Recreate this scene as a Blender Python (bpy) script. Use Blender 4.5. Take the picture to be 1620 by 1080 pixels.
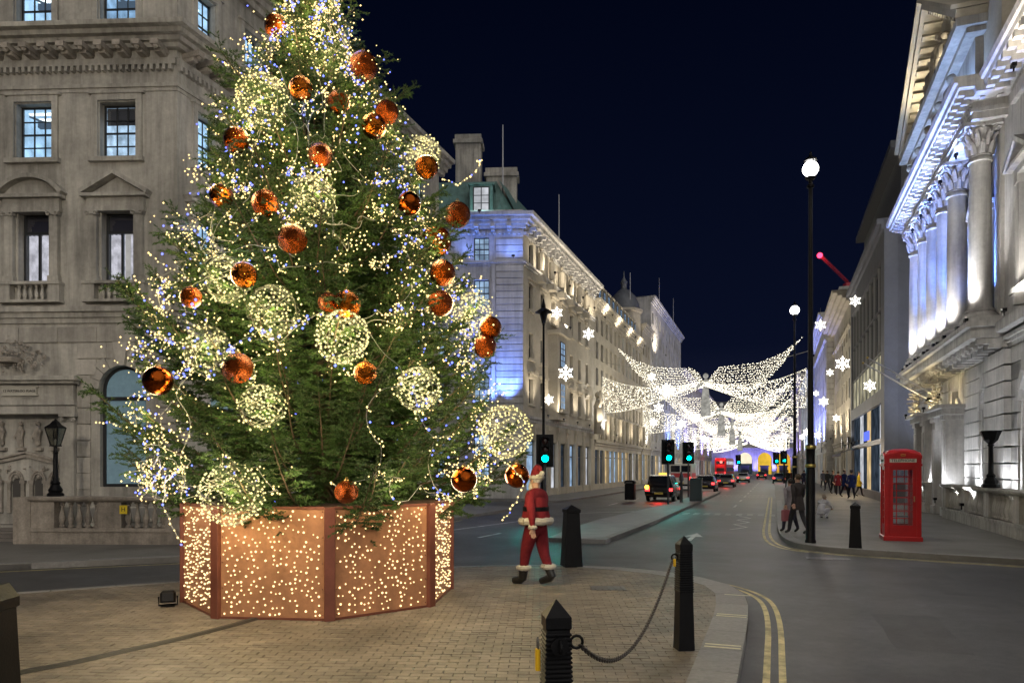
import bpy, bmesh, math, random
import numpy as np
from mathutils import Vector, Matrix, noise as mnoise

for o in list(bpy.data.objects):
    bpy.data.objects.remove(o)
SC = bpy.context.scene
COL = SC.collection
R = math.radians
PI = math.pi

# ------------------------------------------------------------------ camera, sky, sun, exposure
FPX, CAMZ, HOR = 1150.0, 1.95, 740.0
cam_d = bpy.data.cameras.new('camera')
cam = bpy.data.objects.new('camera', cam_d)
COL.objects.link(cam)
cam.location = (0, 0, CAMZ)
cam.rotation_euler = (R(90), 0, 0)
cam_d.sensor_width = 36.0
cam_d.lens = FPX / 1620 * 36
cam_d.shift_y = (HOR - 540) / 1620
cam_d.clip_start = 0.05
cam_d.clip_end = 2000
SC.camera = cam

world = bpy.data.worlds.new('World')
SC.world = world
world.use_nodes = True
wn = world.node_tree
wn.nodes.clear()
w_out = wn.nodes.new('ShaderNodeOutputWorld')
w_bg = wn.nodes.new('ShaderNodeBackground')
w_tc = wn.nodes.new('ShaderNodeTexCoord')
w_sep = wn.nodes.new('ShaderNodeSeparateXYZ')
w_rmp = wn.nodes.new('ShaderNodeValToRGB')
wn.links.new(w_tc.outputs['Generated'], w_sep.inputs[0])
wn.links.new(w_sep.outputs['Z'], w_rmp.inputs[0])
e = w_rmp.color_ramp.elements
e[0].position = 0.0
e[0].color = (0.0120, 0.0145, 0.034, 1)
e[1].position = 0.55
e[1].color = (0.0006, 0.0016, 0.0070, 1)
m_ = e.new(0.16)
m_.color = (0.0026, 0.0043, 0.0150, 1)
wn.links.new(w_rmp.outputs[0], w_bg.inputs[0])
w_bg.inputs[1].default_value = 1.0
wn.links.new(w_bg.outputs[0], w_out.inputs[0])

# faint broad glow of the city sky, from behind the photographer
sun_d = bpy.data.lights.new('sky_glow', 'SUN')
sun_d.energy = 0.95
sun_d.angle = R(75)
sun_d.color = (1.0, 0.95, 0.89)
sun_o = bpy.data.objects.new('sky_glow', sun_d)
COL.objects.link(sun_o)
sun_o.rotation_euler = (R(54), 0, R(24))

SC.view_settings.view_transform = 'Standard'
SC.view_settings.look = 'None'
SC.view_settings.exposure = 0.12
SC.view_settings.gamma = 1.0
SC.view_settings.use_curve_mapping = False
SC.render.engine = 'CYCLES'
cy = SC.cycles
cy.use_denoising = True
try:
    cy.denoiser = 'OPENIMAGEDENOISE'
    cy.denoising_input_passes = 'RGB_ALBEDO_NORMAL'
    cy.denoising_prefilter = 'ACCURATE'
except Exception:
    pass
cy.max_bounces = 5
cy.diffuse_bounces = 2
cy.glossy_bounces = 3
cy.transmission_bounces = 4
cy.transparent_max_bounces = 12
cy.sample_clamp_indirect = 2.0
cy.caustics_reflective = False
cy.caustics_refractive = False
cy.use_light_tree = True

# ------------------------------------------------------------------ picture to place
SV = Vector((math.sin(R(19.84)), math.cos(R(19.84)), 0))     # along the street
RV = Vector((SV.y, -SV.x, 0))                                # across it, to the right
ST = R(90 - 19.84)                                           # heading of the street


def st(a, t, z=0.0):
    return Vector((RV.x * a + SV.x * t, RV.y * a + SV.y * t, z))


def tu(a, u):
    """distance along the street of a point at offset a seen at column u"""
    Y = 1.0631 * FPX * a / (u - 1225.0)
    return (Y + SV.x * a) / SV.y


def gp(u, v, z=0.0):
    """point on the level z under the pixel"""
    Y = FPX * (CAMZ - z) / (v - HOR)
    return Vector(((u - 810) / FPX * Y, Y, z))


def pp(u, v, Y):
    return Vector(((u - 810) / FPX * Y, Y, CAMZ + (HOR - v) / FPX * Y))


# ------------------------------------------------------------------ object helpers
def tag(o, label=None, cat=None, group=None, kind=None):
    if label:
        o['label'] = label
    if cat:
        o['category'] = cat
    if group:
        o['group'] = group
    if kind:
        o['kind'] = kind
    return o


def link(name, data, parent=None, loc=(0, 0, 0), rz=0.0, scale=None, rot=None):
    o = bpy.data.objects.new(name, data)
    COL.objects.link(o)
    if parent is not None:
        o.parent = parent
    o.location = loc
    o.rotation_euler = rot if rot is not None else (0, 0, rz)
    if scale is not None:
        o.scale = scale
    return o


def empty(name, loc=(0, 0, 0), rz=0.0, label=None, cat=None, group=None):
    o = link(name, None, None, loc, rz)
    o.empty_display_size = 0.2
    return tag(o, label, cat, group)


def copy_tree(o, parent=None):
    c = o.copy()
    COL.objects.link(c)
    c.parent = parent
    for ch in list(o.children):
        copy_tree(ch, c)
    return c


class MB:
    """collects boxes, tubes, lathes ... and links them as one mesh"""

    def __init__(s):
        s.v, s.f, s.m = [], [], []
        s.mi = 0

    def add(s, vs, fs):
        n = len(s.v)
        s.v.extend([tuple(p) for p in vs])
        for f in fs:
            s.f.append(tuple(i + n for i in f))
            s.m.append(s.mi)
        return s

    def box(s, x0, x1, y0, y1, z0, z1):
        v = [(x0, y0, z0), (x1, y0, z0), (x1, y1, z0), (x0, y1, z0), (x0, y0, z1), (x1, y0, z1), (x1, y1, z1), (x0, y1, z1)]
        return s.add(v, [(0, 3, 2, 1), (4, 5, 6, 7), (0, 1, 5, 4), (1, 2, 6, 5), (2, 3, 7, 6), (3, 0, 4, 7)])

    def bbox(s, x0, x1, y0, y1, z0, z1, b=0.01):
        """box with chamfered vertical edges and top"""
        p = [(x0 + b, y0), (x1 - b, y0), (x1, y0 + b), (x1, y1 - b), (x1 - b, y1), (x0 + b, y1), (x0, y1 - b), (x0, y0 + b)]
        cx, cy_ = (x0 + x1) / 2, (y0 + y1) / 2
        v = [(x, y, z0) for x, y in p] + [(x, y, z1 - b) for x, y in p]
        sx, sy = (x1 - x0 - 2 * b) / (x1 - x0), (y1 - y0 - 2 * b) / (y1 - y0)
        v += [(cx + (x - cx) * sx, cy_ + (y - cy_) * sy, z1) for x, y in p]
        f = []
        for k in (0, 8):
            for i in range(8):
                j = (i + 1) % 8
                f.append((k + i, k + j, k + 8 + j, k + 8 + i))
        f.append(tuple(range(16, 24)))
        f.append(tuple(range(7, -1, -1)))
        return s.add(v, f)

    def prism(s, poly, z0, z1):
        n = len(poly)
        v = [(p[0], p[1], z0) for p in poly] + [(p[0], p[1], z1) for p in poly]
        f = [tuple(range(n, 2 * n)), tuple(range(n - 1, -1, -1))]
        f += [(i, (i + 1) % n, n + (i + 1) % n, n + i) for i in range(n)]
        return s.add(v, f)

    def exx(s, prof, x0, x1):
        """(y,z) profile carried along x"""
        n = len(prof)
        v = [(x0, p[0], p[1]) for p in prof] + [(x1, p[0], p[1]) for p in prof]
        f = [tuple(range(n - 1, -1, -1)), tuple(range(n, 2 * n))]
        f += [(i, (i + 1) % n, n + (i + 1) % n, n + i) for i in range(n)]
        return s.add(v, f)

    def exy(s, prof, y0, y1):
        """(x,z) outline carried along y"""
        n = len(prof)
        v = [(p[0], y0, p[1]) for p in prof] + [(p[0], y1, p[1]) for p in prof]
        f = [tuple(range(n)), tuple(range(2 * n - 1, n - 1, -1))]
        f += [(i, n + i, n + (i + 1) % n, (i + 1) % n) for i in range(n)]
        return s.add(v, f)

    def lathe(s, prof, c=(0, 0, 0), n=12, caps=True, ph=0.0, sq=None):
        """(r,z) profile turned about a vertical axis"""
        v = []
        for r, z in prof:
            for i in range(n):
                an = ph + 2 * PI * i / n
                v.append((c[0] + r * math.cos(an), c[1] + r * math.sin(an), c[2] + z))
        f = []
        for k in range(len(prof) - 1):
            for i in range(n):
                j = (i + 1) % n
                f.append((k * n + i, k * n + j, (k + 1) * n + j, (k + 1) * n + i))
        if caps:
            f.append(tuple(range(n - 1, -1, -1)))
            f.append(tuple(range((len(prof) - 1) * n, len(prof) * n)))
        return s.add(v, f)

    def tube(s, pts, r, n=6, caps=True):
        pts = [Vector(p) for p in pts]
        rr = r if isinstance(r, (list, tuple)) else [r] * len(pts)
        v, f = [], []
        up = None
        for k, p in enumerate(pts):
            d = (pts[min(k + 1, len(pts) - 1)] - pts[max(k - 1, 0)])
            if d.length < 1e-9:
                d = Vector((0, 0, 1))
            d.normalize()
            if up is None:
                up = Vector((0, 0, 1)) if abs(d.z) < 0.9 else Vector((1, 0, 0))
            a = d.cross(up)
            if a.length < 1e-6:
                a = d.cross(Vector((0, 1, 0)))
            a.normalize()
            b = a.cross(d)
            up = b
            for i in range(n):
                an = 2 * PI * i / n
                v.append(p + (a * math.cos(an) + b * math.sin(an)) * rr[k])
        for k in range(len(pts) - 1):
            for i in range(n):
                j = (i + 1) % n
                f.append((k * n + i, (k + 1) * n + i, (k + 1) * n + j, k * n + j))
        if caps:
            f.append(tuple(range(n)))
            f.append(tuple(range(len(pts) * n - 1, (len(pts) - 1) * n - 1, -1)))
        return s.add(v, f)

    def beam(s, p, q, w, h, up=(0, 0, 1)):
        """rectangular bar from p to q"""
        p, q = Vector(p), Vector(q)
        d = (q - p).normalized()
        a = d.cross(Vector(up)).normalized()
        b = a.cross(d)
        v = []
        for e_ in (p, q):
            for i, j in ((-1, -1), (1, -1), (1, 1), (-1, 1)):
                v.append(e_ + a * (i * w / 2) + b * (j * h / 2))
        return s.add(v, [(0, 1, 2, 3), (7, 6, 5, 4), (0, 4, 5, 1), (1, 5, 6, 2), (2, 6, 7, 3), (3, 7, 4, 0)])

    def ball(s, c, r, n=8, m=5, sc=(1, 1, 1)):
        v = [(c[0], c[1], c[2] - r * sc[2])]
        for k in range(1, m):
            th = -PI / 2 + PI * k / m
            for i in range(n):
                an = 2 * PI * i / n
                v.append((c[0] + r * sc[0] * math.cos(th) * math.cos(an), c[1] + r * sc[1] * math.cos(th) * math.sin(an), c[2] + r * sc[2] * math.sin(th)))
        v.append((c[0], c[1], c[2] + r * sc[2]))
        f = [(0, 1 + (i + 1) % n, 1 + i) for i in range(n)]
        for k in range(m - 2):
            for i in range(n):
                j = (i + 1) % n
                a = 1 + k * n
                f.append((a + i, a + j, a + n + j, a + n + i))
        a = 1 + (m - 2) * n
        f += [(a + i, a + (i + 1) % n, len(v) - 1) for i in range(n)]
        return s.add(v, f)

    def octa(s, c, r):
        x, y, z = c
        v = [(x - r, y, z), (x + r, y, z), (x, y - r, z), (x, y + r, z), (x, y, z - r), (x, y, z + r)]
        return s.add(v, [(0, 2, 5), (2, 1, 5), (1, 3, 5), (3, 0, 5), (2, 0, 4), (1, 2, 4), (3, 1, 4), (0, 3, 4)])

    def mesh(s, name, mats, smooth=False):
        me = bpy.data.meshes.new(name)
        me.from_pydata(s.v, [], s.f)
        for m in (mats if isinstance(mats, (list, tuple)) else [mats]):
            me.materials.append(m)
        if any(s.m):
            me.polygons.foreach_set('material_index', s.m)
        if smooth:
            me.polygons.foreach_set('use_smooth', [True] * len(me.polygons))
            if smooth != 'all':
                try:
                    me.set_sharp_from_angle(angle=R(40))
                except Exception:
                    pass
        me.update()
        return me

    def build(s, name, mats, parent=None, loc=(0, 0, 0), rz=0.0, smooth=False, kind=None):
        o = link(name, s.mesh(name, mats, smooth), parent, loc, rz)
        if kind:
            o['kind'] = kind
        return o


# ------------------------------------------------------------------ materials
MATS = {}


def mat(name, col, rough=0.7, metal=0.0, var=0.0, vscale=3.0, bump=0.0, bscale=20.0, stain=0.0, rnd=0.0, spec=0.5, streak=0.0):
    if name in MATS:
        return MATS[name]
    m = bpy.data.materials.new(name)
    m.use_nodes = True
    nt = m.node_tree
    b = nt.nodes['Principled BSDF']
    b.inputs['Base Color'].default_value = (*col, 1)
    b.inputs['Roughness'].default_value = rough
    b.inputs['Metallic'].default_value = metal
    b.inputs['Specular IOR Level'].default_value = spec
    geo = nt.nodes.new('ShaderNodeNewGeometry')
    val = None

    def mul(x, y):
        n = nt.nodes.new('ShaderNodeMath')
        n.operation = 'MULTIPLY'
        nt.links.new(x, n.inputs[0])
        nt.links.new(y, n.inputs[1])
        return n.outputs[0]

    def rng(sock, a, b_, f0=0.3, f1=0.7):
        n = nt.nodes.new('ShaderNodeMapRange')
        n.inputs['From Min'].default_value = f0
        n.inputs['From Max'].default_value = f1
        n.inputs['To Min'].default_value = a
        n.inputs['To Max'].default_value = b_
        nt.links.new(sock, n.inputs['Value'])
        return n.outputs[0]

    def noise(scale, detail=5, vec=None):
        n = nt.nodes.new('ShaderNodeTexNoise')
        n.inputs['Scale'].default_value = scale
        n.inputs['Detail'].default_value = detail
        n.inputs['Roughness'].default_value = 0.62
        nt.links.new(vec or geo.outputs['Position'], n.inputs['Vector'])
        return n.outputs['Fac']
    if var:
        val = rng(noise(vscale), 1 - var, 1 + var)
        n2 = rng(noise(vscale * 9, 3), 1 - var * 0.5, 1 + var * 0.5)
        val = mul(val, n2)
    if stain:
        s_ = rng(noise(vscale * 0.35, 6), 1 - stain, 1.0, 0.38, 0.56)
        val = mul(val, s_) if val else s_
    if streak:
        mp = nt.nodes.new('ShaderNodeMapping')
        mp.inputs['Scale'].default_value = (1, 1, 0.08)
        nt.links.new(geo.outputs['Position'], mp.inputs['Vector'])
        s_ = rng(noise(4.5, 5, mp.outputs[0]), 1 - streak, 1.05, 0.35, 0.6)
        val = mul(val, s_) if val else s_
    if rnd:
        oi = nt.nodes.new('ShaderNodeObjectInfo')
        s_ = rng(oi.outputs['Random'], 1 - rnd, 1 + rnd, 0, 1)
        val = mul(val, s_) if val else s_
    if val is not None:
        mx = nt.nodes.new('ShaderNodeVectorMath')
        mx.operation = 'SCALE'
        mx.inputs[0].default_value = col
        nt.links.new(val, mx.inputs['Scale'])
        nt.links.new(mx.outputs[0], b.inputs['Base Color'])
    if bump:
        bp = nt.nodes.new('ShaderNodeBump')
        bp.inputs['Strength'].default_value = bump
        bp.inputs['Distance'].default_value = 0.02
        nt.links.new(noise(bscale, 6), bp.inputs['Height'])
        nt.links.new(bp.outputs[0], b.inputs['Normal'])
    MATS[name] = m
    return m


def emit(name, col, strength, sampled=False, vary=0.0, scale=2.0):
    if name in MATS:
        return MATS[name]
    m = bpy.data.materials.new(name)
    m.use_nodes = True
    nt = m.node_tree
    nt.nodes.clear()
    o = nt.nodes.new('ShaderNodeOutputMaterial')
    e_ = nt.nodes.new('ShaderNodeEmission')
    e_.inputs[0].default_value = (*col, 1)
    e_.inputs[1].default_value = strength
    if vary:
        geo = nt.nodes.new('ShaderNodeNewGeometry')
        n = nt.nodes.new('ShaderNodeTexNoise')
        n.inputs['Scale'].default_value = scale
        nt.links.new(geo.outputs['Position'], n.inputs['Vector'])
        r_ = nt.nodes.new('ShaderNodeMapRange')
        r_.inputs['From Min'].default_value = 0.3
        r_.inputs['From Max'].default_value = 0.7
        r_.inputs['To Min'].default_value = strength * (1 - vary)
        r_.inputs['To Max'].default_value = strength * (1 + vary)
        nt.links.new(n.outputs['Fac'], r_.inputs['Value'])
        nt.links.new(r_.outputs[0], e_.inputs[1])
    nt.links.new(e_.outputs[0], o.inputs[0])
    try:
        m.cycles.emission_sampling = 'AUTO' if sampled else 'NONE'
    except Exception:
        pass
    MATS[name] = m
    return m


def glass(name, tint=(1, 1, 1), refl=0.12):
    m = bpy.data.materials.new(name)
    m.use_nodes = True
    nt = m.node_tree
    nt.nodes.clear()
    o = nt.nodes.new('ShaderNodeOutputMaterial')
    t = nt.nodes.new('ShaderNodeBsdfTransparent')
    t.inputs[0].default_value = (*tint, 1)
    g = nt.nodes.new('ShaderNodeBsdfGlossy')
    g.inputs['Roughness'].default_value = 0.03
    mx = nt.nodes.new('ShaderNodeMixShader')
    mx.inputs[0].default_value = refl
    nt.links.new(t.outputs[0], mx.inputs[1])
    nt.links.new(g.outputs[0], mx.inputs[2])
    nt.links.new(mx.outputs[0], o.inputs[0])
    return m


STONE = mat('portland_stone', (0.45, 0.43, 0.385), 0.85, var=0.18, vscale=1.1, bump=0.3, bscale=26, stain=0.34, streak=0.32)
STONEB = mat('portland_stone_block', (0.455, 0.43, 0.385), 0.85, var=0.16, vscale=1.3, bump=0.32, bscale=26, stain=0.3, rnd=0.14, streak=0.25)
STONEW = mat('pale_limestone', (0.52, 0.51, 0.49), 0.8, var=0.14, vscale=1.0, bump=0.24, bscale=22, stain=0.24, streak=0.26)
STONEWB = mat('pale_limestone_block', (0.50, 0.49, 0.47), 0.8, var=0.1, vscale=1.3, bump=0.28, bscale=22, stain=0.26, rnd=0.11, streak=0.2)
STONEC = mat('cream_stone', (0.46, 0.42, 0.34), 0.85, var=0.14, vscale=0.9, bump=0.2, bscale=12, stain=0.18)
CARVE = mat('carved_stone', (0.36, 0.325, 0.28), 0.9, var=0.25, vscale=5, bump=0.5, bscale=30, stain=0.3)
GREYW = mat('grey_render', (0.20, 0.21, 0.24), 0.75, var=0.08, vscale=0.7, bump=0.1, stain=0.12)
COPPER_G = mat('verdigris_copper', (0.12, 0.215, 0.20), 0.6, var=0.2, vscale=2.5, bump=0.1, streak=0.2)
SLATE = mat('slate', (0.09, 0.095, 0.11), 0.6, var=0.25, vscale=4, bump=0.2)
ROOFD = mat('lead_roof', (0.11, 0.12, 0.14), 0.55, var=0.2, vscale=2, bump=0.1)
BLACKM = mat('black_painted_iron', (0.005, 0.005, 0.006), 0.42, spec=0.14, var=0.2, vscale=12, bump=0.12, bscale=60)
FRAMED = mat('dark_window_frame', (0.02, 0.022, 0.025), 0.4)
DARKG = mat('dark_glass', (0.012, 0.014, 0.018), 0.06, spec=0.8)
GLASS = glass('window_glass')
# ------------------------------------------------------------------ facades
UNIT = MB().box(-0.5, 0.5, -0.5, 0.5, -0.5, 0.5)


def chamfer_cube():
    b = bmesh.new()
    bmesh.ops.create_cube(b, size=1.0)
    bmesh.ops.bevel(b, geom=b.edges[:], offset=0.03, segments=1, affect='EDGES')
    me = bpy.data.meshes.new('stone_block')
    b.to_mesh(me)
    b.free()
    return me


BLOCKS = {}


def block_mesh(m):
    if m.name not in BLOCKS:
        me = chamfer_cube()
        me.materials.append(m)
        BLOCKS[m.name] = me
    return BLOCKS[m.name]


class Fac:
    """a facade: x to the right as one faces it, y into the building, z up"""

    def __init__(s, parent, loc=(0, 0, 0), rz=0.0, dz=0.0):
        s.p, s.loc, s.rz, s.dz = parent, Vector(loc), rz, dz

    def at(s, x, y, z):
        c, n = math.cos(s.rz), math.sin(s.rz)
        return Vector((s.loc.x + c * x - n * y, s.loc.y + n * x + c * y, s.loc.z + z))

    def build(s, mb, name, m, smooth=False, parent=None, kind=None):
        o = mb.build(name, m, s.p, (s.loc.x, s.loc.y, s.loc.z + s.dz), s.rz, smooth, kind)
        return o

    def put(s, proto, x, y, z, sc=None):
        o = copy_tree(proto, s.p)
        o.location = s.at(x, y, z)
        o.rotation_euler = (0, 0, s.rz)
        if sc:
            o.scale = sc
        return o

    def inst(s, name, me, x, y, z, scale=None, rz=0.0):
        return link(name, me, s.p, s.at(x, y, z), s.rz + rz, scale)

    def wall(s, x0, x1, z0, z1, ops=(), m=STONE, reveal=0.3, y=0.0, name='wall', thick=0.0):
        mb = MB()
        xs = sorted({x0, x1, *[min(max(o[0], x0), x1) for o in ops], *[min(max(o[1], x0), x1) for o in ops]})
        zs = sorted({z0, z1, *[min(max(o[2], z0), z1) for o in ops], *[min(max(o[3], z0), z1) for o in ops]})
        for i in range(len(xs) - 1):
            for j in range(len(zs) - 1):
                cx, cz = (xs[i] + xs[i + 1]) / 2, (zs[j] + zs[j + 1]) / 2
                if any(o[0] < cx < o[1] and o[2] < cz < o[3] for o in ops):
                    continue
                mb.add([(xs[i], y, zs[j]), (xs[i + 1], y, zs[j]), (xs[i + 1], y, zs[j + 1]), (xs[i], y, zs[j + 1])], [(0, 1, 2, 3)])
        for o in ops:
            a, b, c, d = o[:4]
            if len(o) > 4:
                r = (b - a) / 2
                zs_ = d - r
                cx = (a + b) / 2
                n = 14
                arc = [(cx - r * math.cos(PI * k / n), zs_ + r * math.sin(PI * k / n)) for k in range(n + 1)]
                for k in range(n):
                    p, q = arc[k], arc[k + 1]
                    mb.add([(p[0], y, p[1]), (q[0], y, q[1]), (q[0], y, d + 1e-4), (p[0], y, d + 1e-4)], [(0, 1, 2, 3)])
                    mb.add([(p[0], y, p[1]), (q[0], y, q[1]), (q[0], y + reveal, q[1]), (p[0], y + reveal, p[1])], [(3, 2, 1, 0)])
                top = zs_
            else:
                top = d
                mb.add([(a, y, d), (b, y, d), (b, y + reveal, d), (a, y + reveal, d)], [(3, 2, 1, 0)])
            mb.add([(a, y, c), (a, y + reveal, c), (a, y + reveal, top), (a, y, top)], [(0, 1, 2, 3)])
            mb.add([(b, y, c), (b, y + reveal, c), (b, y + reveal, top), (b, y, top)], [(3, 2, 1, 0)])
            mb.add([(a, y, c), (b, y, c), (b, y + reveal, c), (a, y + reveal, c)], [(0, 1, 2, 3)])
        return s.build(mb, name, m)

    def blocks(s, x0, x1, z0, z1, h, L, ops=(), proud=0.05, gap=0.03, m=STONEB, y=0.0):
        me = block_mesh(m)
        n = max(1, round((z1 - z0) / h))
        hh = (z1 - z0) / n
        for k in range(n):
            za, zb = z0 + k * hh, z0 + (k + 1) * hh
            zm = (za + zb) / 2
            cuts = []
            for o in ops:
                if zb > o[2] + 0.02 and za < o[3] - 0.02:
                    a, b = o[0], o[1]
                    if len(o) > 4:
                        r = (b - a) / 2
                        d = max(0.0, za + 0.1 - (o[3] - r))
                        w = math.sqrt(max(0, r * r - d * d))
                        a, b = (a + b) / 2 - w, (a + b) / 2 + w
                        if w < 0.05:
                            continue
                    cuts.append((a, b))
            cuts.sort()
            segs, c = [], x0
            for a, b in cuts:
                if a > c:
                    segs.append((c, a))
                c = max(c, b)
            if c < x1:
                segs.append((c, x1))
            for a, b in segs:
                ln = b - a
                if ln < 0.08:
                    continue
                nb = max(1, round(ln / L))
                edges = [a + ln * i / nb for i in range(nb + 1)]
                if k % 2 and nb > 1:
                    for i in range(1, nb):
                        edges[i] -= ln / nb * 0.4
                for i in range(nb):
                    p, q = edges[i], edges[i + 1]
                    link('stone_block', me, s.p, s.at((p + q) / 2, y - proud / 2 + 0.03, zm + s.dz), s.rz, (q - p - (gap * 0.35 if nb > 1 else 0), proud + 0.06, hh - gap))

    def cornice(s, x0, x1, z, h, out, m=STONE, name='cornice', y=0.0, steps=4):
        """projecting moulding: foot at z, top at z + h"""
        p = [(y + 0.05, z)]
        for k in range(steps):
            a, b = k / steps, (k + 1) / steps
            d = out * (0.15 + 0.85 * ((k + 0.5) / steps) ** 1.3)
            p.append((y - d, z + h * a + (0.001 * k)))
            p.append((y - d - out * 0.03, z + h * b))
        p.append((y + 0.05, z + h))
        return s.build(MB().exx(p, x0, x1), name, m)

    def dentils(s, x0, x1, z, w, h, out, gap, m=STONE, y=0.0, name='dentil_course'):
        mb = MB()
        n = int((x1 - x0) / (w + gap))
        for i in range(n):
            a = x0 + (x1 - x0) * i / n
            mb.box(a, a + w, y - out, y + 0.02, z, z + h)
        return s.build(mb, name, m, kind='stuff')


def make_window(name, w, h, cols, rows, fm=FRAMED, bar=0.035, fw=0.06, room=None, pane_each=False, pm=None, sash=True, depth=0.05):
    """window frame with panes; optional lit room behind; origin at the middle of the sill"""
    mb = MB()
    mb.box(-w / 2, -w / 2 + fw, 0, depth, 0, h).box(w / 2 - fw, w / 2, 0, depth, 0, h)
    mb.box(-w / 2 + fw, w / 2 - fw, 0.002, depth - 0.002, 0, fw).box(-w / 2 + fw, w / 2 - fw, 0.002, depth - 0.002, h - fw, h)
    for i in range(1, cols):
        x = -w / 2 + fw + (w - 2 * fw) * i / cols
        mb.box(x - bar / 2, x + bar / 2, 0.006, depth - 0.006, fw, h - fw)
    for j in range(1, rows):
        z = fw + (h - 2 * fw) * j / rows
        b = bar * 1.7 if (sash and j * 2 == rows) else bar
        mb.box(-w / 2 + fw, w / 2 - fw, 0.004, depth - 0.009, z - b / 2, z + b / 2)
    o = link(name, mb.mesh(name, fm))
    pm = pm or GLASS
    if pane_each:
        cw, ch = (w - 2 * fw) / cols, (h - 2 * fw) / rows
        me = MB().box(-cw / 2, cw / 2, 0.02, 0.026, -ch / 2, ch / 2).mesh('pane', pm)
        for i in range(cols):
            for j in range(rows):
                link('pane', me, o, (-w / 2 + fw + cw * (i + 0.5), 0, fw + ch * (j + 0.5)))
    else:
        link('pane', MB().box(-w / 2 + fw, w / 2 - fw, 0.02, 0.026, fw, h - fw).mesh('pane', pm), o)
    if room:
        link('lit_room', room, o)
    o.hide_render = True
    PROTOS.append(o)
    return o


PROTOS = []


def unhide(o):
    o.hide_render = False
    for c in o.children:
        unhide(c)
    return o


def put_window(fac, proto, x, z, y=0.22):
    return unhide(fac.put(proto, x, y, z))


def room_mesh(w, h, d, wallm, tubem, tubes=2, seed=0):
    """inside of a lit room seen through a window"""
    rd = random.Random(seed)
    mb = MB()
    a, b = -w / 2 - 0.25, w / 2 + 0.25
    z0, z1 = -0.2, h + 0.12
    mb.add([(a, d, z0), (b, d, z0), (b, d, z1), (a, d, z1)], [(0, 1, 2, 3)])
    mb.add([(a, 0.12, z1), (b, 0.12, z1), (b, d, z1), (a, d, z1)], [(0, 1, 2, 3)])
    mb.add([(a, 0.12, z0), (a, d, z0), (a, d, z1), (a, 0.12, z1)], [(0, 1, 2, 3)])
    mb.add([(b, 0.12, z0), (b, d, z0), (b, d, z1), (b, 0.12, z1)], [(3, 2, 1, 0)])
    mb.mi = 1
    for k in range(tubes):
        y = 0.35 + (d - 0.6) * (k + 0.4) / tubes
        mb.box(a + 0.1, b - 0.1, y, y + 0.09, z1 - 0.07, z1 - 0.03)
    mb.mi = 2
    # a beam, a cupboard, a cable tray: something to see
    mb.box(a, b, d * 0.62, d * 0.7, z1 - 0.2, z1 - 0.02)
    x = rd.uniform(a + 0.1, b - 0.5)
    mb.box(x, x + rd.uniform(0.25, 0.5), d - 0.25, d - 0.02, z0, z0 + h * rd.uniform(0.3, 0.75))
    mb.beam((a, d * 0.4, z1 - 0.05), (b, d * 0.85, z1 - 0.5), 0.04, 0.05)
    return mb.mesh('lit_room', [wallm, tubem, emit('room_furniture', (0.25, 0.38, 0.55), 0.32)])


ROOM_BLUE = emit('room_cool_wall', (0.42, 0.70, 1.0), 1.15, vary=0.35, scale=2.2)
ROOM_BLUE2 = emit('room_dim_wall', (0.36, 0.62, 0.95), 0.8, vary=0.4, scale=2.5)
TUBE = emit('strip_light', (0.85, 0.97, 1.0), 2.4)
LITW = emit('lit_window_white', (0.85, 0.88, 0.95), 0.55, vary=0.45, scale=1.1)
LITB = emit('lit_window_blue', (0.45, 0.66, 0.95), 0.55, vary=0.5, scale=1.3)
LITY = emit('lit_window_warm', (1.0, 0.72, 0.36), 0.6, vary=0.4, scale=1.0)
DIMB = emit('dim_window', (0.22, 0.30, 0.42), 0.11, vary=0.6, scale=1.2)


def mitred(parent, path, z, h, out, m, name, steps=4):
    """moulding carried round a corner; outward is to the right of travel"""
    p = [(0.05, z)]
    for k in range(steps):
        a, b = k / steps, (k + 1) / steps
        d = out * (0.15 + 0.85 * ((k + 0.5) / steps) ** 1.3)
        p.append((-d, z + h * a + 0.001 * k))
        p.append((-d - out * 0.03, z + h * b))
    p.append((0.05, z + h))
    path = [Vector((q[0], q[1])) for q in path]
    nr = []
    for a, b in zip(path[:-1], path[1:]):
        d = (b - a).normalized()
        nr.append(Vector((d.y, -d.x)))
    v, f = [], []
    for i, q in enumerate(path):
        if i == 0:
            o = nr[0]
        elif i == len(path) - 1:
            o = nr[-1]
        else:
            o = (nr[i - 1] + nr[i])
            o = o / (1 + nr[i - 1].dot(nr[i]))
        for y, zz in p:
            v.append((q.x - o.x * y, q.y - o.y * y, zz))
    n = len(p)
    for i in range(len(path) - 1):
        for k in range(n):
            j = (k + 1) % n
            f.append((i * n + k, i * n + j, (i + 1) * n + j, (i + 1) * n + k))
    f.append(tuple(range(n)))
    f.append(tuple(range(len(v) - 1, len(v) - n - 1, -1)))
    return MB().add(v, f).build(name, m, parent)


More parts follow.
